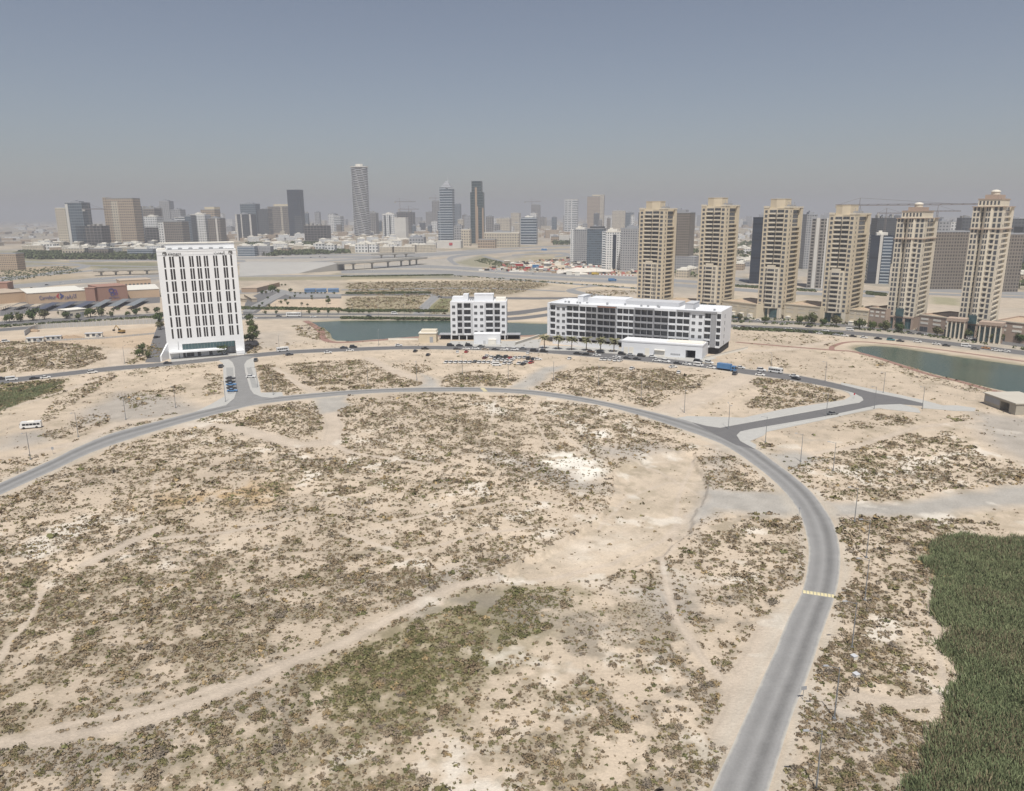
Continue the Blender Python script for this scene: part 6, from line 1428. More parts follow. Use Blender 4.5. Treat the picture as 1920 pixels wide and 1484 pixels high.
def vehicle_parts(kind, color):
    key = ('veh', kind, color)
    if key in BOXC: return BOXC[key]
    pm = paint_m(color, COLS[color]); L = []
    if kind in ('sedan', 'suv', 'pickup'):
        l, w_ = (4.6, 1.8) if kind == 'sedan' else (4.8, 1.95); h = 1.42 if kind == 'sedan' else 1.8
        belt_ = .92 if kind == 'sedan' else 1.1
        b = MB(); x = l / 2
        profile(b, [(-x, .3), (x, .3), (x, .62), (x - .15, .8), (.95, belt_), (-x + .25, belt_), (-x, .85)], w_)
        b.build
        if kind == 'sedan': rp = [(.75, belt_), (.15, h), (-1.1, h), (-1.75, belt_)]
        elif kind == 'suv': rp = [(1.0, belt_), (.45, h), (-2.0, h), (-2.25, belt_)]
        else: rp = [(1.0, belt_), (.5, h), (-.5, h), (-.7, belt_)]
        L.append(('body', b.mesh('body', pm), []))
        b = MB(); n = 4; ins = .18
        vs = [(px_, -w_ / 2 + (.06 if z < h else ins), z) for px_, z in rp] + [(px_, w_ / 2 - (.06 if z < h else ins), z) for px_, z in rp]
        b.add(vs, [(0, 1, 5, 4)[::-1], (2, 3, 7, 6)[::-1], (0, 1, 2, 3)[::-1], (4, 5, 6, 7), (1, 2, 6, 5)[::-1]]); L.append(('windows', b.mesh('windows', GLASSV), []))
        b = MB(); r1, r2 = rp[1][0] - .02, rp[2][0] + .02; b.box(r2, r1, -w_ / 2 + ins + .01, w_ / 2 - ins - .01, h + .003, h + .045, top=.95); L.append(('roof', b.mesh('roof', pm), []))
        wh = [(1.38, .33), (-1.38, .33)]; ww = w_
    elif kind == 'van':
        l, w_, h = 5.2, 1.95, 2.15; b = MB(); x = l / 2
        profile(b, [(-x, .35), (x, .35), (x, .95), (x - .7, 1.15), (x - 1.25, h), (-x, h)], w_, .08); L.append(('body', b.mesh('body', pm), []))
        b = MB(); b.box(-x + .3, x - 1.3, -w_ / 2 + .03, w_ / 2 - .03, 1.25, 1.8)
        b.v = [(p[0], p[1] * 1.0, p[2]) for p in b.v]; b.box(-x - .01, -x + .02, -.75, .75, 1.25, 1.85)
        b.add([(x - .72, -.8, 1.2), (x - .72, .8, 1.2), (x - 1.2, .72, 2.08), (x - 1.2, -.72, 2.08)], [(0, 1, 2, 3)]); b.v[-4:] = [(p[0] + .05, p[1], p[2] + .02) for p in b.v[-4:]]; L.append(('windows', b.mesh('windows', GLASSV), []))
        wh = [(1.6, .35), (-1.6, .35)]; ww = w_
    elif kind in ('minibus', 'bus'):
        l, w_, h = (7.2, 2.2, 2.7) if kind == 'minibus' else (12, 2.5, 3.4); b = MB(); x = l / 2
        profile(b, [(-x, .4), (x, .4), (x + .1, 1.2), (x - .35, h), (-x, h)], w_, .06); L.append(('body', b.mesh('body', pm), []))
        b = MB(); n = 5 if kind == 'minibus' else 8
        for k in range(n): x0 = -x + .35 + (l - 1.1) * k / n; b.box(x0, x0 + (l - 1.1) / n * .88, -w_ / 2 - .01, w_ / 2 + .01, h * .5, h * .78)
        b.box(x - .2, x + .06, -w_ / 2 + .2, w_ / 2 - .2, h * .42, h * .8); L.append(('windows', b.mesh('windows', GLASSV), []))
        b = MB(); b.box(-x * .4, x * .3, -.6, .6, h + .001, h + .25, top=.9); L.append(('roof_unit', b.mesh('roof_unit', OFFW), []))
        wh = [(x - 1.3, .45), (-x + 1.5, .45)]; ww = w_
    elif kind == 'truck':
        l, w_ = 10, 2.5; b = MB(); b.box(2.6, 5, -1.2, 1.2, .5, 2.9, top=.93); L.append(('cab', b.mesh('cab', pm), []))
        b = MB(); b.box(4.9, 5.02, -1.05, 1.05, 1.5, 2.5); b.box(3.4, 4.5, -1.22, 1.22, 1.6, 2.4); L.append(('windows', b.mesh('windows', GLASSV), []))
        b = MB(); b.box(-5, 2.4, -1.25, 1.25, 1.0, 3.6); b.box(-4.9, 2.3, -1.1, 1.1, 3.6, 3.68); L.append(('cargo_body', b.mesh('cargo_body', pm), []))
        b = MB(); b.box(-4.9, 2.6, -.9, .9, .6, .99); L.append(('chassis', b.mesh('chassis', BLACK), []))
        wh = [(3.8, .5), (-2.4, .5), (-3.7, .5)]; ww = w_
    W_ = []
    for (wx, r_) in wh:
        for s in (-1, 1):
            b = MB(); b.tube((wx, s * (ww / 2 - .2), r_), (wx, s * (ww / 2 + .01), r_), r_, n=10); W_.append(b.mesh('wheel', BLACK))
    BOXC[key] = (L, W_); return BOXC[key]
NAMES = {'sedan': ('parked_car', 'car'), 'suv': ('parked_car', 'car'), 'pickup': ('pickup_truck', 'pickup truck'), 'van': ('van', 'van'), 'minibus': ('minibus', 'minibus'), 'bus': ('bus', 'bus'), 'truck': ('truck', 'truck')}
BMID = [((P(*x1) + P(*x2)) / 2) for x1, x2 in zip([BACK_N[i] for i in range(len(BACK_N))], [BACK_N[i] for i in range(len(BACK_N))])]
def road_dir(p):
    best = min(range(len(BMID) - 1), key=lambda i: ((BMID[i] + BMID[i + 1]) / 2 - p).length); d = BMID[best + 1] - BMID[best]; return math.atan2(d.y, d.x)
def vehicle(px, py, kind, color, ang, label, group, z=.03):
    p = P(px, py); rz = road_dir(p) + (math.pi if ang == 'R' else 0) if ang in ('r', 'R') else R(ang)
    r = empty(NAMES[kind][0], p + Vector((0, 0, z)), rz); tag(r, label, NAMES[kind][1], group)
    L, W_ = vehicle_parts(kind, color)
    for nm_, me, _ in L: link(nm_, me, r)
    for me in W_: link('wheel', me, r)
CN = {'dark': 'dark grey', 'green': 'dark green'}
cnt = {}
def veh_list(items, where, group, conv, ang):
    """items left to right: (x, y, kind, colour[, angle])"""
    tot = {}; run = {}
    for it in items: tot[it[2:4]] = tot.get(it[2:4], 0) + 1
    for it in sorted(items, key=lambda q: q[0]):
        k = it[2:4]; run[k] = run.get(k, 0) + 1; px, py = conv(it[0], it[1]); kn = {'sedan': 'car', 'suv': 'tall car'}.get(it[2], it[2]); cn = CN.get(it[3], it[3])
        if tot[k] == 1: lab = f'only {cn} {kn} {where}'
        else: lab = f'{ORD[run[k] - 1]} {cn} {kn} from the left {where}'
        vehicle(px, py, it[2], it[3], it[4] if len(it) > 4 else ang, lab, group)
c1 = lambda x, y: (820 + x / 6.857, 640 + (y + 14) / 6.857)
s, u = 'sedan', 'suv'
veh_list([(170, 50, u, 'black'), (287, 52, s, 'dark'), (405, 50, u, 'black'), (565, 62, s, 'grey')], 'parked before the small apartment block', 'cars before the small block', c1, 'r')
veh_list([(253, 95, s, 'dark'), (375, 95, s, 'white'), (493, 92, s, 'white'), (620, 100, s, 'beige'), (745, 102, s, 'dark'), (865, 102, u, 'white'), (995, 105, u, 'white'), (1105, 92, s, 'grey'), (1245, 120, u, 'black'), (1370, 128, u, 'black'), (1800, 155, s, 'black'), (1910, 168, s, 'black')], 'on the back road below the small block', 'cars on the back road centre', c1, 'r')
veh_list([(258, 135, s, 'white', 95), (375, 132, s, 'red', 80), (1165, 148, s, 'white', 80), (1702, 220, s, 'white', 70)], 'on the sand just below the back road', 'cars standing alone on the sand', c1, 80)
veh_list([(612, 210, s, 'maroon'), (640, 186, s, 'white'), (703, 202, s, 'white'), (755, 210, s, 'dark'), (785, 190, s, 'green'), (820, 204, s, 'grey'), (885, 203, u, 'black'), (942, 212, s, 'red'), (1003, 210, s, 'white'), (1065, 208, s, 'white'), (1127, 205, s, 'silver'), (1177, 222, u, 'black'), (1235, 227, s, 'black'), (1292, 230, s, 'white', 10)], 'in the back row of the sand car park', 'cars in the back row of the sand car park', c1, 68)
veh_list([(x, 268 if x < 700 else 282, s, 'white') for x in (122, 183, 247, 312, 370, 428, 547, 607, 667, 725, 870, 935, 1055)] + [(490, 262, s, 'grey'), (1107, 292, s, 'black'), (1208, 270, s, 'red'), (1150, 268, s, 'silver', 10), (765, 305, 'van', 'white', 0)], 'in the front row of the sand car park', 'cars in the front row of the sand car park', c1, 66)
veh_list([(x, 240, s, 'white') for x in (740, 790, 845, 900, 960)], 'in the short middle row of the sand car park', 'cars in the middle row of the sand car park', c1, 66)
c2 = lambda x, y: (1080 + x / 4.571, 640 + (y + 9) / 4.571)
veh_list([(128, 88, s, 'brown'), (210, 93, u, 'dark'), (395, 107, u, 'black'), (470, 115, s, 'silver'), (560, 123, u, 'black'), (655, 130, s, 'white'), (1045, 172, u, 'black'), (1140, 183, u, 'white')], 'parked directly before the long block', 'cars parked by the long block', c2, 'r')
veh_list([(15, 105, s, 'black'), (100, 112, s, 'grey'), (180, 118, s, 'white'), (350, 135, s, 'white'), (440, 143, s, 'dark'), (522, 150, s, 'black'), (690, 165, s, 'white'), (770, 172, u, 'white'), (870, 188, s, 'dark'), (950, 195, s, 'white'), (1050, 205, 'van', 'white'), (1158, 225, s, 'white'), (1410, 225, s, 'white'), (1588, 247, u, 'white'), (1578, 287, s, 'white'), (1710, 262, 'minibus', 'white'), (1870, 298, s, 'white'), (1885, 320, s, 'black')], 'along the back road right of the palms', 'cars along the back road right', c2, 'r')
veh_list([(225, 155, s, 'white'), (258, 155, s, 'white'), (298, 157, s, 'white'), (340, 163, s, 'white'), (378, 165, s, 'white')], 'in the sand group below the palms', 'white cars on the sand below the palms', c2, 60)
veh_list([(832, 220, s, 'white', 20), (880, 265, s, 'white', 70), (480, 232, s, 'white', 60), (1362, 278, u, 'dark', 60)], 'alone on the sand right of the car park', 'cars standing alone on the sand', c2, 60)
vehicle(1080 + 1290 / 4.571, 640 + 252 / 4.571, 'truck', 'blue', 'r', 'bright blue truck on the back road right of the long block', 'trucks')
c3 = lambda x, y: (400 + x / 3.84, 580 + (y + 8) / 3.84)
veh_list([(500, 297, 'minibus', 'white'), (548, 325, s, 'dark'), (825, 310, s, 'white'), (985, 295, s, 'white'), (940, 275, s, 'dark'), (1008, 270, u, 'black'), (1335, 258, s, 'white'), (1525, 282, 'pickup', 'black')], 'on the back road between hotel and kiosk', 'cars on the back road left of centre', c3, 'r')
veh_list([(1455, 300, s, 'black', 80), (1547, 327, s, 'black', 80), (308, 367, u, 'black', 100), (57, 412, u, 'black', 95)], 'on the sand between hotel and car park', 'cars standing on the sand left', c3, 90)
for k, (x, y, cc, l) in enumerate(((270, 487, 'white', 'white car parked in the right bay of the side street'), (125, 498, 'dark', 'uppermost dark grey car in the left bay of the side street'), (124, 522, 'black', 'black car second in the left bay of the side street'), (130, 543, 'blue', 'bright blue car third in the left bay of the side street'), (133, 566, 'dark', 'dark grey car fourth in the left bay of the side street'), (138, 588, 'blue', 'lowest bright blue car in the left bay of the side street'))):
    px, py = c3(x, y); vehicle(px, py, s, cc, 5, l, 'cars parked in the side street bays', .16)
c4 = lambda x, y: (x / 4, 560 + (y + 8) / 4)
veh_list([(695, 553, u, 'white'), (343, 592, s, 'white'), (258, 598, s, 'black'), (90, 607, 'van', 'white'), (15, 600, s, 'dark'), (1258, 482, s, 'dark')], 'on the back road left of the hotel', 'cars on the back road left', c4, 'r')
vehicle(59, 803, 'minibus', 'white', 198, 'white minibus standing alone on the sand at the left', 'buses')
vehicle(1561, 778, 'sedan', 'grey', 22, 'single grey car driving on the link road at the right', 'cars on the link road')
vehicle(294, 634, 'sedan', 'black', 70, 'black car on the forecourt left of the hotel', 'cars left of the hotel'); vehicle(11, 642, 'suv', 'white', 30, 'white car on the side road at the left edge', 'cars left of the hotel')
vehicle(551, 594, 'bus', 'white', 180, 'long white coach on the arterial road behind the left lake', 'buses')
c5 = lambda x, y: (440 + x / 4.571, 560 + (y + 6) / 4.571)
veh_list([(100, 158, s, 'white'), (170, 168, s, 'white'), (675, 157, s, 'white'), (985, 158, s, 'white'), (1370, 130, 'van', 'white'), (1150, 150, s, 'dark'), (380, 150, s, 'grey')], 'on the arterial road behind the left lake', 'cars on the arterial road behind the lake', c5, 0)
c6 = lambda x, y: (1370 + x / 3.49, 560 + (y + 5) / 3.49)
veh_list([(40, 187, s, 'white'), (85, 188, s, 'maroon'), (135, 192, s, 'white'), (380, 197, s, 'white'), (415, 213, s, 'silver'), (465, 217, s, 'dark'), (520, 222, s, 'dark'), (583, 228, s, 'white'), (620, 210, s, 'white'), (690, 237, s, 'silver'), (745, 243, s, 'white'), (800, 247, s, 'black'), (870, 255, s, 'white'), (965, 262, s, 'black'), (1048, 270, u, 'teal'), (1110, 278, s, 'dark'), (1222, 282, u, 'white'), (1345, 298, s, 'white'), (1410, 308, s, 'dark'), (1540, 312, 'van', 'white'), (1600, 330, s, 'grey'), (1670, 325, s, 'orange'), (1735, 340, s, 'white'), (1800, 345, s, 'white')], 'on the arterial road before the towers', 'cars on the arterial road before the towers', c6, -38)
veh_list([(35, 125, s, 'blue'), (105, 135, s, 'grey'), (180, 142, s, 'white'), (347, 163, s, 'silver'), (510, 183, s, 'dark'), (780, 205, 'van', 'white'), (1240, 232, s, 'dark'), (1290, 238, s, 'white'), (1400, 245, s, 'white'), (1580, 263, s, 'white'), (1180, 228, s, 'grey')], 'parked along the tower podiums', 'cars parked by the tower podiums', c6, -38)
vehicle(1148, 528, 'truck', 'blue', 0, 'long dark blue lorry on the highway left of the first cream tower', 'trucks'); vehicle(1116, 516, 'truck', 'yellow', 0, 'yellow lorry on the highway below the grey blocks', 'trucks'); vehicle(1043, 510, 'suv', 'black', 0, 'black vehicle on the highway right of centre', 'cars on the highway')
veh_list([(x, y, s, c) for x, y, c in ((600, 482, 'dark'), (583, 483, 'black'), (610, 483, 'grey'), (530, 484, 'dark'), (860, 506, 'white'), (930, 512, 'white'), (1000, 514, 'silver'), (1090, 528, 'white'), (780, 500, 'white'), (700, 509, 'white'), (115, 532, 'white'), (150, 528, 'white'), (88, 535, 'dark'), (60, 541, 'dark'), (190, 523, 'white'), (825, 558, 'black'), (238, 491, 'white'))], 'on the distant highway', 'cars on the highway', lambda x, y: (x, y + .5), 5)

# ================================================================ BRIDGES, MALL, SHEDS
def bridge(tops, z, width, piers, label):
    c = [P(x, y, z) for x, y in tops]; o = c[0].copy(); root = empty('flyover', (o.x, o.y, 0)); tag(root, label, 'bridge')
    def strip(off0, off1, z0, z1, nm_, m):
        L = []
        for i, p in enumerate(c):
            d = (c[min(i + 1, len(c) - 1)] - c[max(i - 1, 0)]); d.z = 0; d.normalize(); n_ = Vector((-d.y, d.x, 0)); q = p - Vector((o.x, o.y, 0))
            L.append((q + n_ * off0, q + n_ * off1))
        b = MB(); vs = []
        for a_, b2 in L: vs += [(a_.x, a_.y, z0), (b2.x, b2.y, z0), (b2.x, b2.y, z1), (a_.x, a_.y, z1)]
        fs = [];
        for i in range(len(L) - 1):
            k = 4 * i; fs += [(k + u, k + (u + 1) % 4, k + 4 + (u + 1) % 4, k + 4 + u) for u in range(4)]
        fs += [(0, 1, 2, 3), tuple(4 * (len(L) - 1) + u for u in (3, 2, 1, 0))]
        b.add(vs, fs); b.build(nm_, m, root)
    strip(-width / 2, width / 2, z - 1.8, z, 'deck', CONC); strip(-width / 2 - .3, -width / 2 - .001, z - 1.0, z + 1.0, 'parapet', CONC); strip(width / 2 + .001, width / 2 + .3, z - 1.0, z + 1.0, 'parapet', CONC)
    strip(-width / 2 + .5, width / 2 - .5, z + .005, z + .03, 'road_surface', ASPHB)
    for (t) in piers:
        f = t * (len(c) - 1); i = min(int(f), len(c) - 2); p = c[i].lerp(c[i + 1], f - i) - Vector((o.x, o.y, 0))
        b = MB(); b.tube((p.x, p.y, 0), (p.x, p.y, z - 3), 1.5, n=10); b.box(p.x - 3.5, p.x + 3.5, p.y - 1.5, p.y + 1.5, z - 3, z - 1.81); b.build('pier', CONC, root)
bridge([(630, 494), (700, 490.5), (760, 486), (795, 483)], 11, 14, (.15, .32, .48, .62, .74, .86), 'long concrete flyover on piers crossing the highway left of centre')
bridge([(174, 507.5), (236, 505.5), (305, 504)], 7.5, 12, (.12, .34, .55, .78), 'concrete flyover on piers left of the hotel')
bridge([(698, 477), (740, 475.5), (775, 474)], 8, 12, (.2, .5, .8), 'small far flyover behind the long one')
e0 = [P(449, 493, 11), P(560, 493.5, 11), P(631, 494.5, 11)]; e1 = [P(449, 519), P(560, 513), P(632, 508.5)]
me = bpy.data.meshes.new('embankment'); vv = [tuple(p) for p in e1] + [tuple(p) for p in e0] + [(p.x + 5, p.y + 30, 11) for p in e0] + [(p.x + 5, p.y + 30, 0) for p in e0]
me.from_pydata(vv, [], [(0, 1, 4, 3), (1, 2, 5, 4), (3, 4, 7, 6), (4, 5, 8, 7), (6, 7, 10, 9), (7, 8, 11, 10), (2, 11, 8, 5), (0, 3, 6, 9)]); me.materials.append(mat('sloped_concrete', (.37, .36, .34), .9, .1, .05)); tag(link('embankment', me), kind='structure')
def simple_building(p0, p1, ytop, D, m, label, name='building', cat='building', roofm=None, H=None, windows=0, door=False):
    a = P(*p0); b_ = P(*p1); d = b_ - a; W = d.length; root = empty(name, a, math.atan2(d.y, d.x)); H = H or hgt(p0[0], ytop, a); tag(root, label, cat)
    b = MB(); b.box(0, W, 0, D, 0, H); b.build('wall', m, root)
    b = MB(); b.box(-.3, W + .3, -.3, D + .3, H, H + .45); b.build('roof', roofm or OFFW, root)
    for k in range(windows): link('window', winmesh(min(2.2, W / windows * .5), 1.6, DARKGL), root, (W * (k + .25) / windows, -.005, H * .35))
    if door: b = MB(); b.box(W * .62, W * .82, -.05, -.001, .02, H * .65); b.build('door', MIDG, root)
    return root, W, H
BRICKM = mat('red_brown_cladding', (.33, .19, .145), .85, .08, .1); TANW = mat('tan_render', (.52, .38, .26), .85, .08, .1); TANR = mat('tan_roof', (.44, .36, .28), .9, .15, .05); SIGNB = mat('sign_blue', (.07, .08, .22), .5, .1, 1)
BANDR = mat('white_roof_band', (.66, .64, .58), .85, .08, .1)
r_, W, H = simple_building((54, 571), (162, 564), 551, 60, TANW, 'long tan supermarket hall of the mall at the left', 'mall_hall', 'mall', BANDR)
s_ = empty('shop_sign', (W * .19, -.3, H * .38)); s_.parent = r_
me, wd = text_mesh('Carrefour', 5.0, SIGNB); o = link('letters', me, s_, (0, 0, 0)); o.scale = (W * .28 / max(wd, 1), 1, 1)
me, wd = text_mesh('\uFEAD\uFEEE\uFED3\uFEAD\uFE8E\uFEDB', 5.0, SIGNB); o = link('letters', me, s_, (W * .43, 0, 0)); o.scale = (W * .22 / max(wd, 1), 1, 1)
b = MB(); x = W * .34; b.prism([(x, -.1), (x + 1, -.1)][:0] or [(x, -.15), (x + 3.2, -.15), (x + 3.2, 0), (x, 0)], 1, 1.01)
b = MB(); b.add([(x - 2.6, -.1, 2.2), (x, -.1, 5.2), (x, -.1, 3.4), (x - 1, -.1, 2.2), (x, -.1, 1.0), (x, -.1, -.8)], [(0, 3, 2, 1), (0, 5, 4, 3)]); b.build('emblem', mat('sign_red', (.45, .05, .06)), s_)
b = MB(); x += .8; b.add([(x + 3.6, -.1, 2.2), (x, -.1, 5.4), (x, -.1, 3.2), (x + 1.2, -.1, 2.2), (x, -.1, 1.2), (x, -.1, -1)], [(0, 1, 2, 3), (0, 3, 4, 5)]); b.build('emblem', SIGNB, s_)
simple_building((-40, 574), (53, 566), 554, 50, TANW, 'left wing of the tan mall at the picture edge', 'mall_hall', 'mall', TANR)
simple_building((162, 566), (180, 566), 541, 30, BRICKM, 'narrow red-brown block of the mall', 'mall_block', 'mall', BRICKM)
r_, W, H = simple_building((187, 566), (241, 562), 539, 34, BRICKM, 'wide red-brown block of the mall with a purple sign', 'mall_block', 'mall', BRICKM)
s_ = empty('shop_sign', (W * .5, -.3, H * .5)); s_.parent = r_
for k, (cx, cz, rr, mm) in enumerate(((-1.6, 3.0, 2.3, SIGNB), (1.4, 2.2, 1.9, mat('sign_purple', (.16, .07, .24), .5)), (-1.0, -.6, 1.7, SIGNB), (2.4, -.2, 1.5, mat('sign_purple', (.16, .07, .24))))):
    b = MB(); n = 14; vs = []
    for i in range(n):
        t = 2 * math.pi * i / n
        for q in (rr, rr * .62): vs += [(cx + q * math.cos(t) * 1.1, -.1, cz + q * math.sin(t)), (cx + q * math.cos(t) * 1.1, 0, cz + q * math.sin(t))]
    fs = []
    for i in range(n): a0 = 4 * i; b0 = 4 * ((i + 1) % n); fs += [(a0, b0, b0 + 2, a0 + 2), (a0 + 1, a0, b0, b0 + 1)]
    b.add(vs, fs); b.build('emblem', mm, s_)
me, wd = text_mesh('city centre', 2.2, SIGNB); link('letters', me, s_, (-wd / 2, 0, -4.4))
simple_building((241, 560), (300, 557), 545, 60, TANW, 'right wing of the tan mall running behind the hotel', 'mall_hall', 'mall', BANDR)
simple_building((226, 541), (284, 538), 527, 30, TANW, 'raised tan hall on the mall roof with small windows', 'mall_hall', 'mall', TANR, windows=8)
simple_building((453, 549), (482, 549), 541, 70, mat('tan_stone', (.50, .33, .20)), 'low tan mall building right of the hotel', 'mall_hall', 'mall', TANR)
simple_building((-20, 545), (15, 544), 532, 20, BRICKM, 'red-brown block at the left picture edge', 'mall_block', 'mall', BRICKM)
simple_building((64, 556), (160, 551), 546, 12, BANDR, 'long white roof storey on the mall', 'mall_hall', 'mall', BANDR)
simple_building((129, 598), (164, 594), 583, 14, CREAM2, 'small cream building by the road before the mall', windows=3, door=True)
for k, (x0, x1, x2, x3, y0, y1, mm, l) in enumerate(((440, 530, 620, 720, 765, 685, 0, 'navy roofed car shelter, leftmost of the six before the mall'), (665, 760, 830, 935, 755, 675, 0, 'navy roofed car shelter, second from the left before the mall'), (860, 965, 1040, 1150, 750, 670, 0, 'navy roofed car shelter, third from the left before the mall'), (1100, 1190, 1260, 1345, 735, 652, 1, 'grey roofed car shelter, third from the right before the mall'), (1300, 1400, 1470, 1565, 730, 643, 1, 'grey roofed car shelter, second from the right before the mall'), (1500, 1610, 1690, 1780, 725, 637, 1, 'grey roofed car shelter, rightmost before the mall'),
        (130, 225, 240, 345, 738, 700, 2, 'beige car shelter left of the navy ones'), (360, 440, 430, 520, 735, 704, 2, 'short beige car shelter touching the navy ones'), (-30, 40, 60, 130, 745, 712, 2, 'beige car shelter at the left picture edge'))):
    z = 3.2; c = [P(x / 6.4, 460 + y / 6.4, z) for x, y in ((x0, y0), (x1, y0), (x3, y1), (x2, y1))]; o = c[0].copy(); o.z = 0
    root = empty('car_shelter', o); tag(root, l, 'car shelter', 'car shelters before the mall'); c = [p - o for p in c]
    m_ = (mat('navy_sheet_roof', (.075, .085, .12), .6, .1, .2), mat('grey_sheet_roof', (.19, .21, .225), .6, .1, .2), mat('beige_sheet_roof', (.42, .36, .28), .8, .1, .2))[mm]
    b = MB(); b.add([tuple(p) for p in c] + [(p.x, p.y, z - .25) for p in c], [(0, 1, 2, 3), (7, 6, 5, 4), (0, 4, 5, 1), (1, 5, 6, 2), (2, 6, 7, 3), (3, 7, 4, 0)]); b.build('roof', m_, root)
    for t in (.05, .35, .65, .95):
        q = (c[0].lerp(c[1], .5)).lerp(c[3].lerp(c[2], .5), t); b = MB(); b.tube((q.x, q.y, 0), (q.x, q.y, z - .25), .18); b.build('post', STEEL, root)
BLUER = mat('blue_sheet_roof', (.12, .20, .33), .6, .15, .1)
for x0, x1, l in ((571, 591, 'left'), (593, 612, 'middle'), (615, 635, 'right')):
    simple_building((x0, 549), (x1, 548.5), 544, 14, BLUER, f'{l} one of three blue sheet-roofed sheds in the park behind the lake', 'shed', 'shed', BLUER)
for x, w_, l in ((455, 8, 'left'), (473, 9, 'right')):
    simple_building((x, 567), (x + w_, 566.5), 564, 46, mat('beige_sheet_roof', (.42, .36, .28)), f'beige car shelter right of the hotel, {l} one', 'car_shelter', 'car shelter', mat('beige_sheet_roof', (.42, .36, .28)), H=3)
# kiosk by the right lake and by the small block
a = P(1844, 757); b_ = P(1903, 779); d = b_ - a; W = d.length; root = empty('substation', a, math.atan2(d.y, d.x)); tag(root, 'grey-beige flat-roofed substation at the right edge beside the lake', 'substation'); H = 4.6; D = 15
b = MB(); b.box(0, W * .52, 0, D, 0, H); b.box(W * .52, W * .8, 3.5, D, 0, H - .001); b.box(W * .8, W, 0, D, 0, H); b.box(W * .52, W * .8, 0, 3.5, H - .8, H - .002); b.build('wall', mat('kiosk_render', (.38, .35, .29), .9, .1, .3), root)
b = MB(); b.box(-.6, W + .4, -.6, D + .4, H, H + .4); b.build('roof', mat('kiosk_roof', (.48, .45, .39), .9, .1, .2), root)
b = MB(); b.box(W * .04, W * .5, -.06, -.001, H * .35, H * .85); b.build('louvre', MIDG, root); b = MB(); b.box(W * .56, W * .76, 3.4, 3.49, .05, 2.8); b.build('door', DARKGL, root)
BLOCKS.append([tuple(a[:2]), tuple(b_[:2]), (b_.x + 8, b_.y + 14), (a.x + 8, a.y + 14)])
r_, W, H = simple_building((786, 643), (818, 643), 626, 9, mat('kiosk_cream', (.60, .52, .39), .9, .1, .3), 'small cream kiosk with parapet roof on the lake shore left of the small block', 'kiosk', 'kiosk', OFFW, door=True)
b = MB(); b.box(W * .1, W * 1.0, 2, 8.6, H + .45, H + 2.0); b.build('roof_room', CREAM2, r_)
r_ = empty('boundary_wall', P(728, 638)); tag(r_, 'low pale wall on the sand left of the small kiosk', 'wall'); L = (P(784, 637) - P(728, 638)).length; b = MB(); b.box(0, L, 0, .3, 0, 1.2); b.build('wall_panel', OFFW, r_); b = MB(); b.box(0, L, -.06, .36, 1.2, 1.3); b.build('coping', CONC, r_)
r_ = empty('boundary_wall', P(967, 647), R(62)); tag(r_, 'stone wall of the ramp between the two apartment blocks', 'wall'); b = MB(); b.box(0, 34, 0, .5, 0, 1.6); b.build('wall_panel', CONC, r_); b = MB(); b.box(0, 34, -.06, .56, 1.6, 1.75); b.build('coping', OFFW, r_)
# construction site at the left
HOARD = mat('hoarding_sheet', (.42, .41, .39), .7, .15, .4)
def hoarding(pts, h, label, step=2.4):
    c = [Vector((q[0], q[1], 0)) for q in resample(catmull(G(pts), 6), max(3, int(sum((P(*pts[i + 1]) - P(*pts[i])).length for i in range(len(pts) - 1)) / step)))]
    root = empty('site_fence', c[0]); tag(root, label, 'fence')
    b = MB()
    for i in range(len(c) - 1):
        p, q = c[i] - c[0], c[i + 1] - c[0]; d = (q - p).normalized(); n_ = Vector((-d.y, d.x, 0)) * .04
        b.add([tuple(p - n_), tuple(q - n_), (q.x - n_.x, q.y - n_.y, h), (p.x - n_.x, p.y - n_.y, h), tuple(p + n_), tuple(q + n_), (q.x + n_.x, q.y + n_.y, h), (p.x + n_.x, p.y + n_.y, h)], [(0, 1, 2, 3), (5, 4, 7, 6), (3, 2, 6, 7)])
    b.build('panels', HOARD, root)
    for i in range(0, min(len(c), 95)):
        p = c[i] - c[0]; k_ = ('fp', h)
        if k_ not in BOXC: bb = MB(); bb.box(-.12, .12, -.25, .12, 0, h + .15); BOXC[k_] = bb.mesh('post', LG)
        link('post', BOXC[k_], root, (p.x, p.y, 0))
hoarding([(47, 630), (66, 619), (110, 615), (200, 611), (296, 607)], 3.4, 'long grey sheet fence round the building site left of the hotel')
hoarding([(48, 642), (120, 639), (200, 635), (290, 627)], 1.2, 'low grey barrier in front of the building site', 3.2)
for x0, x1, y, l in ((50, 82, 643, 'left'), (86, 115, 640, 'middle'), (160, 192, 634, 'right')):
    simple_building((x0, y), (x1, y - 1.5), y - 7, 3, OFFW, f'white site cabin in the building site, {l} one', 'site_cabin', 'cabin', LG, H=2.7, windows=3, door=True)
r_ = empty('excavator', P(228, 625), R(160)); tag(r_, 'brown-yellow excavator digging in the building site', 'excavator'); YEL = mat('excavator_paint', (.32, .21, .08), .6, .2, 1)
for yy in (-1.4, .9): b = MB(); b.box(-2.2, 2.2, yy, yy + .5, 0, .9, top=.9); b.build('track', BLACK, r_)
b = MB(); b.box(-2.4, 1.4, -1.3, 1.3, .95, 2.3); b.build('body', YEL, r_); b = MB(); b.box(.2, 1.6, .2, 1.25, 2.3, 3.3, top=.9); b.build('cab', GLASSV, r_)
b = MB(); b.tube((1.2, -.3, 2), (4.6, -.3, 5.2), .35, .3, 6); b.tube((4.6, -.3, 5.2), (7.2, -.3, 2.2), .28, .2, 6); b.build('arm', YEL, r_); b = MB(); b.box(6.7, 7.8, -.9, .3, 1.2, 2.2, top=1.2); b.build('bucket', BLACK, r_)
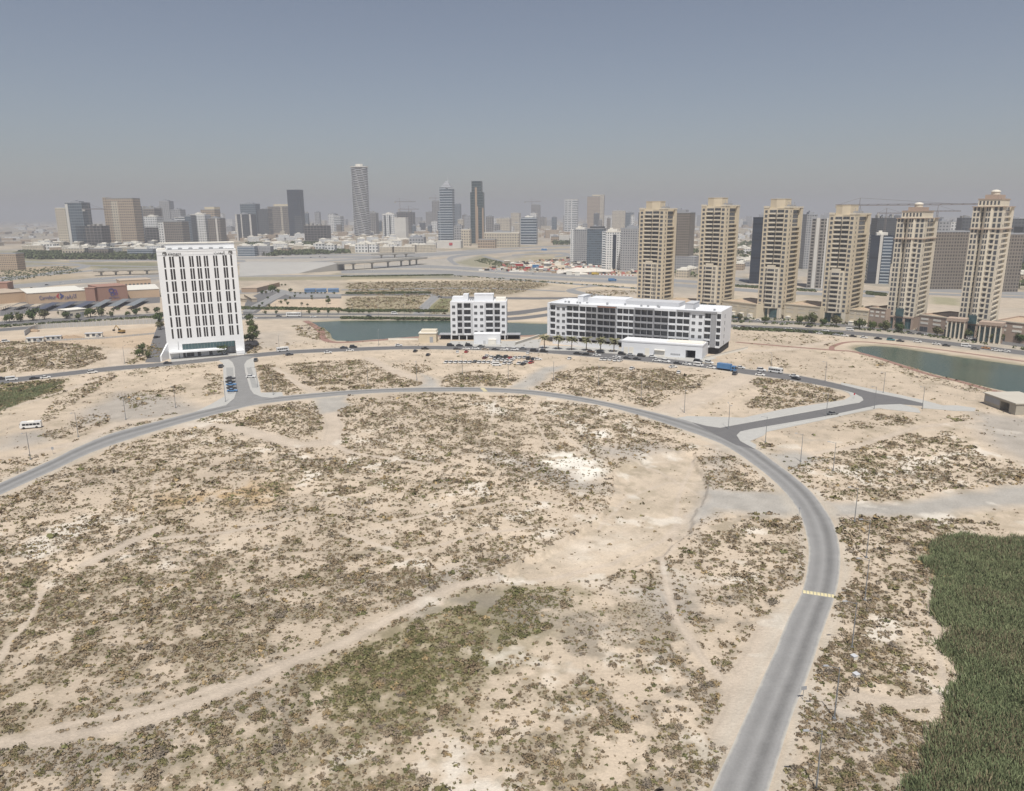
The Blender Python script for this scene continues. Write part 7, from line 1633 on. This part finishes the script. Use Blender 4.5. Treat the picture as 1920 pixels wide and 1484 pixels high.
for x, y, w_, l in ((133, 636, 9, 'brown spoil heap between the site cabins'), (60, 622, 5, 'small spoil heap near the left end of the site fence'), (1098, 512, 40, 'pale stone heap beside the highway below the grey blocks')):
    b = MB(); b.dome(0, 0, -.1, w_, w_ * .16 + 1, 14, 4); rr = np.random.default_rng(int(x)); b.v = [(p[0] * (1 + rr.uniform(-.15, .15)), p[1] * (1 + rr.uniform(-.15, .15)) * .6, p[2] * rr.uniform(.7, 1.2)) for p in b.v]
    o = b.build('spoil_heap', mat('spoil_brown', (.34, .25, .17), .95, .25, .5) if x < 1000 else mat('spoil_pale', (.62, .58, .52), .95, .2, .2), None, P(x, y)); tag(o, l, 'heap')
for k, (x, y, w_, m_) in enumerate(((985, 506, 10, 'red'), (998, 502, 12, 'blue'), (1020, 500, 14, 'grey'), (1040, 498, 12, 'white'), (1062, 516, 10, 'white'), (1078, 517, 9, 'white'), (965, 500, 16, 'red'), (1015, 470, 10, 'blue'), (945, 495, 10, 'beige'), (1010, 511, 8, 'beige'))):
    simple_building((x, y), (x + w_, y), y - 4, 12, paint_m(m_, COLS[m_]) if m_ != 'white' else OFFW, f'{ORD[k]} site shed counted in the works area beyond the highway, {m_} coloured', 'site_shed', 'shed', OFFW, H=4.5)

# low white yard wall before the open ground floor of the long block
a = P(1036, 645); b_ = P(1160, 656); d = b_ - a; r_ = empty('yard_wall', a, math.atan2(d.y, d.x)); tag(r_, 'low white yard wall between the palms and the long block', 'wall')
b = MB(); b.box(0, d.length, 0, .3, 0, 2.6); b.build('wall_panel', WHITE, r_); b = MB(); b.box(0, d.length, -.08, .38, 2.6, 2.75); b.build('coping', OFFW, r_)
# materials and clutter of the works beyond the highway: too small and many to count
CR = np.random.default_rng(15); pol = G([(890, 508), (960, 492), (1070, 484), (1195, 500), (1195, 516), (1060, 515), (985, 512)]); aa = np.array(pol)
xs = CR.uniform(aa[:, 0].min(), aa[:, 0].max(), 1500); ys = CR.uniform(aa[:, 1].min(), aa[:, 1].max(), 1500); kk = sdist(pol, xs, ys) < 0
b = MB()
for x, y in zip(xs[kk], ys[kk]):
    if CR.uniform() < .45: continue
    b.cur = int(CR.integers(0, 6)); w_, d_, h_ = CR.uniform(1, 9), CR.uniform(1, 5), CR.uniform(.6, 3.2); b.box(x, x + w_, y, y + d_, 0, h_, top=CR.uniform(.5, 1), bottom=False)
o = b.build('works_clutter', [OFFW, CONC, MIDG, mat('spoil_brown', (.34, .25, .17)), mat('barrier_red', (.36, .12, .10), .8, .2, 1), DARKV]); tag(o, 'scattered building materials and spoil in the works area beyond the highway', 'clutter', None, 'stuff')
# red and white plastic barriers along the highway edge
bm = MB(); bm.box(0, 2.6, 0, .6, 0, 1.1, top=.7); mr = bm.mesh('road_barrier', mat('barrier_red', (.36, .12, .10))); mw = bm.mesh('road_barrier', WHITE)
p, q = P(1050, 512), P(1188, 518)
for k in range(44):
    t = k / 44; tag(link('road_barrier', mr if k % 2 else mw, None, p.lerp(q, t), .02), ('red' if k % 2 else 'white') + ' plastic road barrier in the line beside the works area', 'barrier', ('red' if k % 2 else 'white') + ' road barriers by the works')
# ================================================================ SCRUB
def shrub_template(nq, rng, flat=.55):
    """a low mound of small tilted leaf quads, unit radius"""
    n = nq
    th = rng.uniform(0, 2 * math.pi, n); rr = np.sqrt(rng.uniform(0, 1, n)) * (1 + .25 * np.sin(th * 3 + rng.uniform(0, 6)) + .18 * np.sin(th * 5 + rng.uniform(0, 6)))
    cz = flat * np.sqrt(np.clip(1 - (rr / 1.45) ** 2, 0, 1)) * rng.uniform(.35, 1, n)
    c = np.stack([rr * np.cos(th), rr * np.sin(th) * .85, cz + .05], -1)
    s = rng.uniform(.6, 1.25, n) * (1.15 / math.sqrt(nq) * 1.45)
    nrm = c + rng.normal(0, .45, c.shape); nrm[:, 2] += .5; nrm /= np.linalg.norm(nrm, axis=1)[:, None]
    a = np.cross(nrm, rng.normal(0, 1, c.shape)); a /= np.linalg.norm(a, axis=1)[:, None]; b = np.cross(nrm, a)
    q = np.stack([c + s[:, None] * (a * .9 + b * .15), c + s[:, None] * (b * .7 - a * .1), c - s[:, None] * (a * .8 - b * .1), c - s[:, None] * (b * .8 + a * .2)], 1)
    q[..., 2] = np.maximum(q[..., 2], -.05)
    return q                                   # n,4,3
def veg_points():
    xs = []; 
    rng = np.random.default_rng(5)
    allx = []; ally = []; den_all = []
    # candidates, accepted against the local density; patches overlap so each keeps only where it is the last one
    polys = [G(v[0]) for v in VEG]
    for k, (pts, den, gr, sz) in enumerate(VEG):
        pol = polys[k]; a = np.array(pol); x0, y0 = a.min(0); x1, y1 = a.max(0)
        y0 = max(y0, 62); x0 = max(x0, -420); x1 = min(x1, 420)
        n = int((x1 - x0) * (y1 - y0) * den * 13)
        x = rng.uniform(x0, x1, n); y = rng.uniform(y0, y1, n)
        keep = np.abs(x) < y * .92 + 25; x = x[keep]; y = y[keep]
        wx = 6 * (fbm(x, y, 14, 5) - .5); wy = 6 * (fbm(x, y, 14, 77) - .5)
        ins = sdist(pol, x + wx, y + wy) + 9 * (fbm(x, y, 12, 91) - .5) < 0
        x, y = x[ins], y[ins]
        for j in range(k + 1, len(VEG)):
            b = inbox(polys[j], x, y, 0)
            if b.any():
                ii = np.where(b)[0]; inn = sdist(polys[j], x[ii], y[ii]) < 0
                kp = np.ones(len(x), bool); kp[ii[inn]] = False; x, y = x[kp], y[kp]
        cl = .5 * fbm(x, y, 7, 31, 4) + .5 * fbm(x, y, 2.2, 131, 3); pr = np.clip((cl - .35) * 3.8, .13, 1) * np.clip(.55 + .9 * fbm(x, y, 40, 58), .3, 1)
        pr = pr * .62
        s = rng.uniform(0, 1, len(x)) < pr
        xs.append(np.stack([x[s], y[s], np.full(s.sum(), gr), np.full(s.sum(), sz), cl[s]], -1))
    p = np.vstack(xs)
    bare = np.ones(len(p), bool)
    for g in GRAV[:3]: bare &= sdist(g, p[:, 0], p[:, 1]) > 0
    for line, wd in TRACKS:
        L = G(line); b = inbox(L, p[:, 0], p[:, 1], wd + 3)
        if b.any():
            ii = np.where(b)[0]; dd = ldist(L, p[ii, 0], p[ii, 1]); bare[ii[dd < wd * .62]] = False
    for g in (EBARE,):
        ii = sdist(g, p[:, 0], p[:, 1]) < 0; bare &= ~(ii & (rng.uniform(0, 1, len(p)) < .93))
    ii = sdist(SALT, p[:, 0], p[:, 1]) < 1; bare &= ~(ii & (rng.uniform(0, 1, len(p)) < .7))
    p = p[bare]; p = p[clear_mask(p[:, 0], p[:, 1], .6)]
    return p
def scatter_scrub():
    p = veg_points(); rng = np.random.default_rng(21); n = len(p)
    x, y, gr, sz, cl = p.T
    d = np.hypot(x, y)
    rad = np.exp(rng.normal(-1.24, .50, n)) * sz * (.75 + .6 * np.clip(cl - .35, 0, .5)); rad = np.clip(rad, .14, 1.35)
    big = rng.uniform(0, 1, n) < .035; rad[big] *= 1.35
    rad *= 1 + .25 * np.clip((d - 250) / 300, 0, 1)
    # colours: grey-brown, olive, straw and dark green bushes
    pal = np.array([[.120, .094, .066], [.140, .112, .080], [.155, .128, .098], [.108, .096, .056], [.100, .094, .050], [.082, .084, .042], [.175, .135, .080], [.115, .100, .085]])
    pal = pal * 1.62 * np.array([1.0, .975, .92])
    pr = np.array([.28, .22, .14, .16, .05, .01, .06, .08]); pg = np.array([.05, .06, .05, .30, .26, .22, .05, .01])
    patch = fbm(x, y, 30, 200)
    ge = np.clip(gr * .95 + (patch - .5) * .5, 0, 1)
    cum = np.cumsum(pr[None] * (1 - ge[:, None]) + pg[None] * ge[:, None], axis=1); ci = (rng.uniform(0, 1, n)[:, None] > cum / cum[:, -1:]).sum(1).clip(0, 7)
    col = pal[ci] * rng.uniform(.8, 1.3, (n, 1))
    z = elev(x, y)
    u, v = proj(x, y, 0)
    vis = (u > 5) & (u < 1915) & (v > 0) & (v < 1480)
    app = np.where(vis, rad / d, 0)
    order = np.argsort(-app); top = order[:300]; rest = order[300:]
    rest = rest[(d[rest] < 1000)]
    # individual bushes
    tm = [shrub_template(170, rng) for _ in range(10)]; meshes = {}
    for i in top:
        k = (int(rng.integers(0, 10)), int(ci[i]))
        if k not in meshes:
            q = tm[k[0]]; me = bpy.data.meshes.new('desert_shrub'); me.from_pydata(q.reshape(-1, 3).tolist(), [], np.arange(len(q) * 4).reshape(-1, 4).tolist())
            at = me.color_attributes.new('albedo', 'FLOAT_COLOR', 'POINT')
            c = np.repeat(pal[k[1]][None] * rng.uniform(.75, 1.35, (len(q), 1)), 4, axis=0)
            at.data.foreach_set('color', np.c_[c, np.ones(len(c))].astype(np.float32).ravel()); me.materials.append(SHRUBM); meshes[k] = me
        o = link('desert_shrub', meshes[k], None, (x[i], y[i], z[i]), float(rng.uniform(0, 6.28)))
        s = float(rad[i]); o.scale = (s, s, s)
        green = ci[i] in (3, 4, 5)
        zone = 'between ring road and reed bed' if u[i] > 1455 + max(0, 1100 - v[i]) * .1 else 'on the sand left of the ring road curve' if u[i] > 1050 else 'below the green scrub patch at the bottom' if u[i] > 560 else 'in the dense scrub at lower left'
        sz_ = 'large round' if rad[i] > 1.1 else 'low'
        cn = 'olive green' if green else 'grey-brown'
        tag(o, f'{sz_} {cn} desert bush {zone}', 'shrub', f'{sz_} {cn} bushes {zone}')
    # everything smaller: one mesh
    lods = ((0, 190, 18), (190, 330, 9), (330, 1000, 6))
    VV = []; CC = []
    for a, b_, nq in lods:
        idx = rest[(d[rest] >= a) & (d[rest] < b_)]
        T = np.stack([shrub_template(nq, rng) for _ in range(24)])
        ti = rng.integers(0, 24, len(idx)); q = T[ti]
        an = rng.uniform(0, 2 * math.pi, len(idx)); c, s = np.cos(an)[:, None, None], np.sin(an)[:, None, None]
        qx = q[..., 0] * c - q[..., 1] * s; qy = q[..., 0] * s + q[..., 1] * c
        r_ = rad[idx][:, None, None]
        V = np.stack([x[idx][:, None, None] + qx * r_, y[idx][:, None, None] + qy * r_, z[idx][:, None, None] + q[..., 2] * r_], -1)
        cc = col[idx][:, None, None, :] * rng.uniform(.72, 1.35, (len(idx), nq, 1, 1)) * np.ones((1, 1, 4, 1))
        VV.append(V.reshape(-1, 3)); CC.append(cc.reshape(-1, 3))
    quads_mesh('scrub', np.vstack(VV), np.vstack(CC), SHRUBM, 'low desert scrub scattered over the sand', 'scrub')
    print('scrub', n, sum(len(v) for v in VV) // 4)
scatter_scrub()

# reeds in the lower right corner and on the wet ground at the left
REEDS = [([(1742, 1012), (1765, 1006), (1800, 1005), (1860, 1008), (1925, 1010), (2600, 1030), (2600, 1900), (1660, 1900), (1690, 1560), (1715, 1440), (1760, 1370), (1787, 1290), (1775, 1220), (1755, 1130), (1738, 1060)], 3.2, 1.6, 1),
         ([(-150, 745), (0, 738), (50, 733), (90, 720), (115, 716), (110, 728), (60, 748), (0, 772), (-150, 810)], .35, 1.0, 0), ([(10, 725), (60, 722), (70, 728), (15, 735)], .3, 1.0, 0)]
for pts, den, h, cz in REEDS:
    rng = np.random.default_rng(33); pol = G(pts); a = np.array(pol); x0, y0 = a.min(0); x1, y1 = a.max(0); y0 = max(y0, 60); x1 = min(x1, 200)
    n = int((x1 - x0) * (y1 - y0) * den * 7.0); n = min(n, 230000)
    x = rng.uniform(x0, x1, n); y = rng.uniform(y0, y1, n)
    dd = sdist(pol, x, y) + 7 * (fbm(x, y, 6, 12) - .5); k = dd < -3.5 * rng.uniform(0, 1, n) ** 2; x, y = x[k], y[k]; n = len(x)
    cl = fbm(x, y, 5, 71); hh = h * (.4 + 1.0 * cl) * rng.uniform(.45, 1.15, n)
    V = []; C_ = []
    tint = fbm(x, y, 16, 44)
    for b_ in range(5):
        an = rng.uniform(0, 2 * math.pi, n); lx = rng.normal(0, .34, n) * hh; ly = rng.normal(.1, .34, n) * hh; wd = rng.uniform(.04, .11, n)
        bx = x + rng.normal(0, .35, n); by = y + rng.normal(0, .35, n)
        dx, dy = np.cos(an) * wd, np.sin(an) * wd
        q = np.stack([np.stack([bx - dx, by - dy, 0 * x], -1), np.stack([bx + dx, by + dy, 0 * x], -1),
                      np.stack([bx + lx + dx * .5, by + ly + dy * .5, hh], -1), np.stack([bx + lx - dx * .5, by + ly - dy * .5, hh], -1)], 1)
        base = np.array([.15, .185, .098])[None] * (1 - tint[:, None]) + np.array([.20, .22, .12])[None] * tint[:, None]
        c = base * rng.uniform(.8, 1.25, (n, 1)); dry = rng.uniform(0, 1, n) < .10 + .3 * (fbm(x, y, 9, 14) > .58); c[dry] = np.array([.21, .18, .115]) * rng.uniform(.7, 1.3, (int(dry.sum()), 1)); V.append(q.reshape(-1, 3)); C_.append(np.repeat(c, 4, axis=0))
    quads_mesh('reeds', np.vstack(V), np.vstack(C_), SHRUBM, 'dense green reed bed at the lower right' if cz else 'green reeds on damp ground at the far left', 'reeds')
HAZE = 1.9e-4
# ---------------------------------------------------------------- haze
b = MB(); b.box(-24000, 24000, -3000, 40000, -8, 290)
hz = b.build('haze', []); hz.data.materials.clear()
m = bpy.data.materials.new('haze_air'); m.use_nodes = True; t = m.node_tree; t.nodes.clear()
pv = t.nodes.new('ShaderNodeVolumePrincipled'); pv.inputs['Color'].default_value = (.57, .60, .67, 1); pv.inputs['Density'].default_value = HAZE; pv.inputs['Anisotropy'].default_value = .2
ot = t.nodes.new('ShaderNodeOutputMaterial'); t.links.new(pv.outputs[0], ot.inputs['Volume']); hz.data.materials.append(m)
tag(hz, kind='stuff')
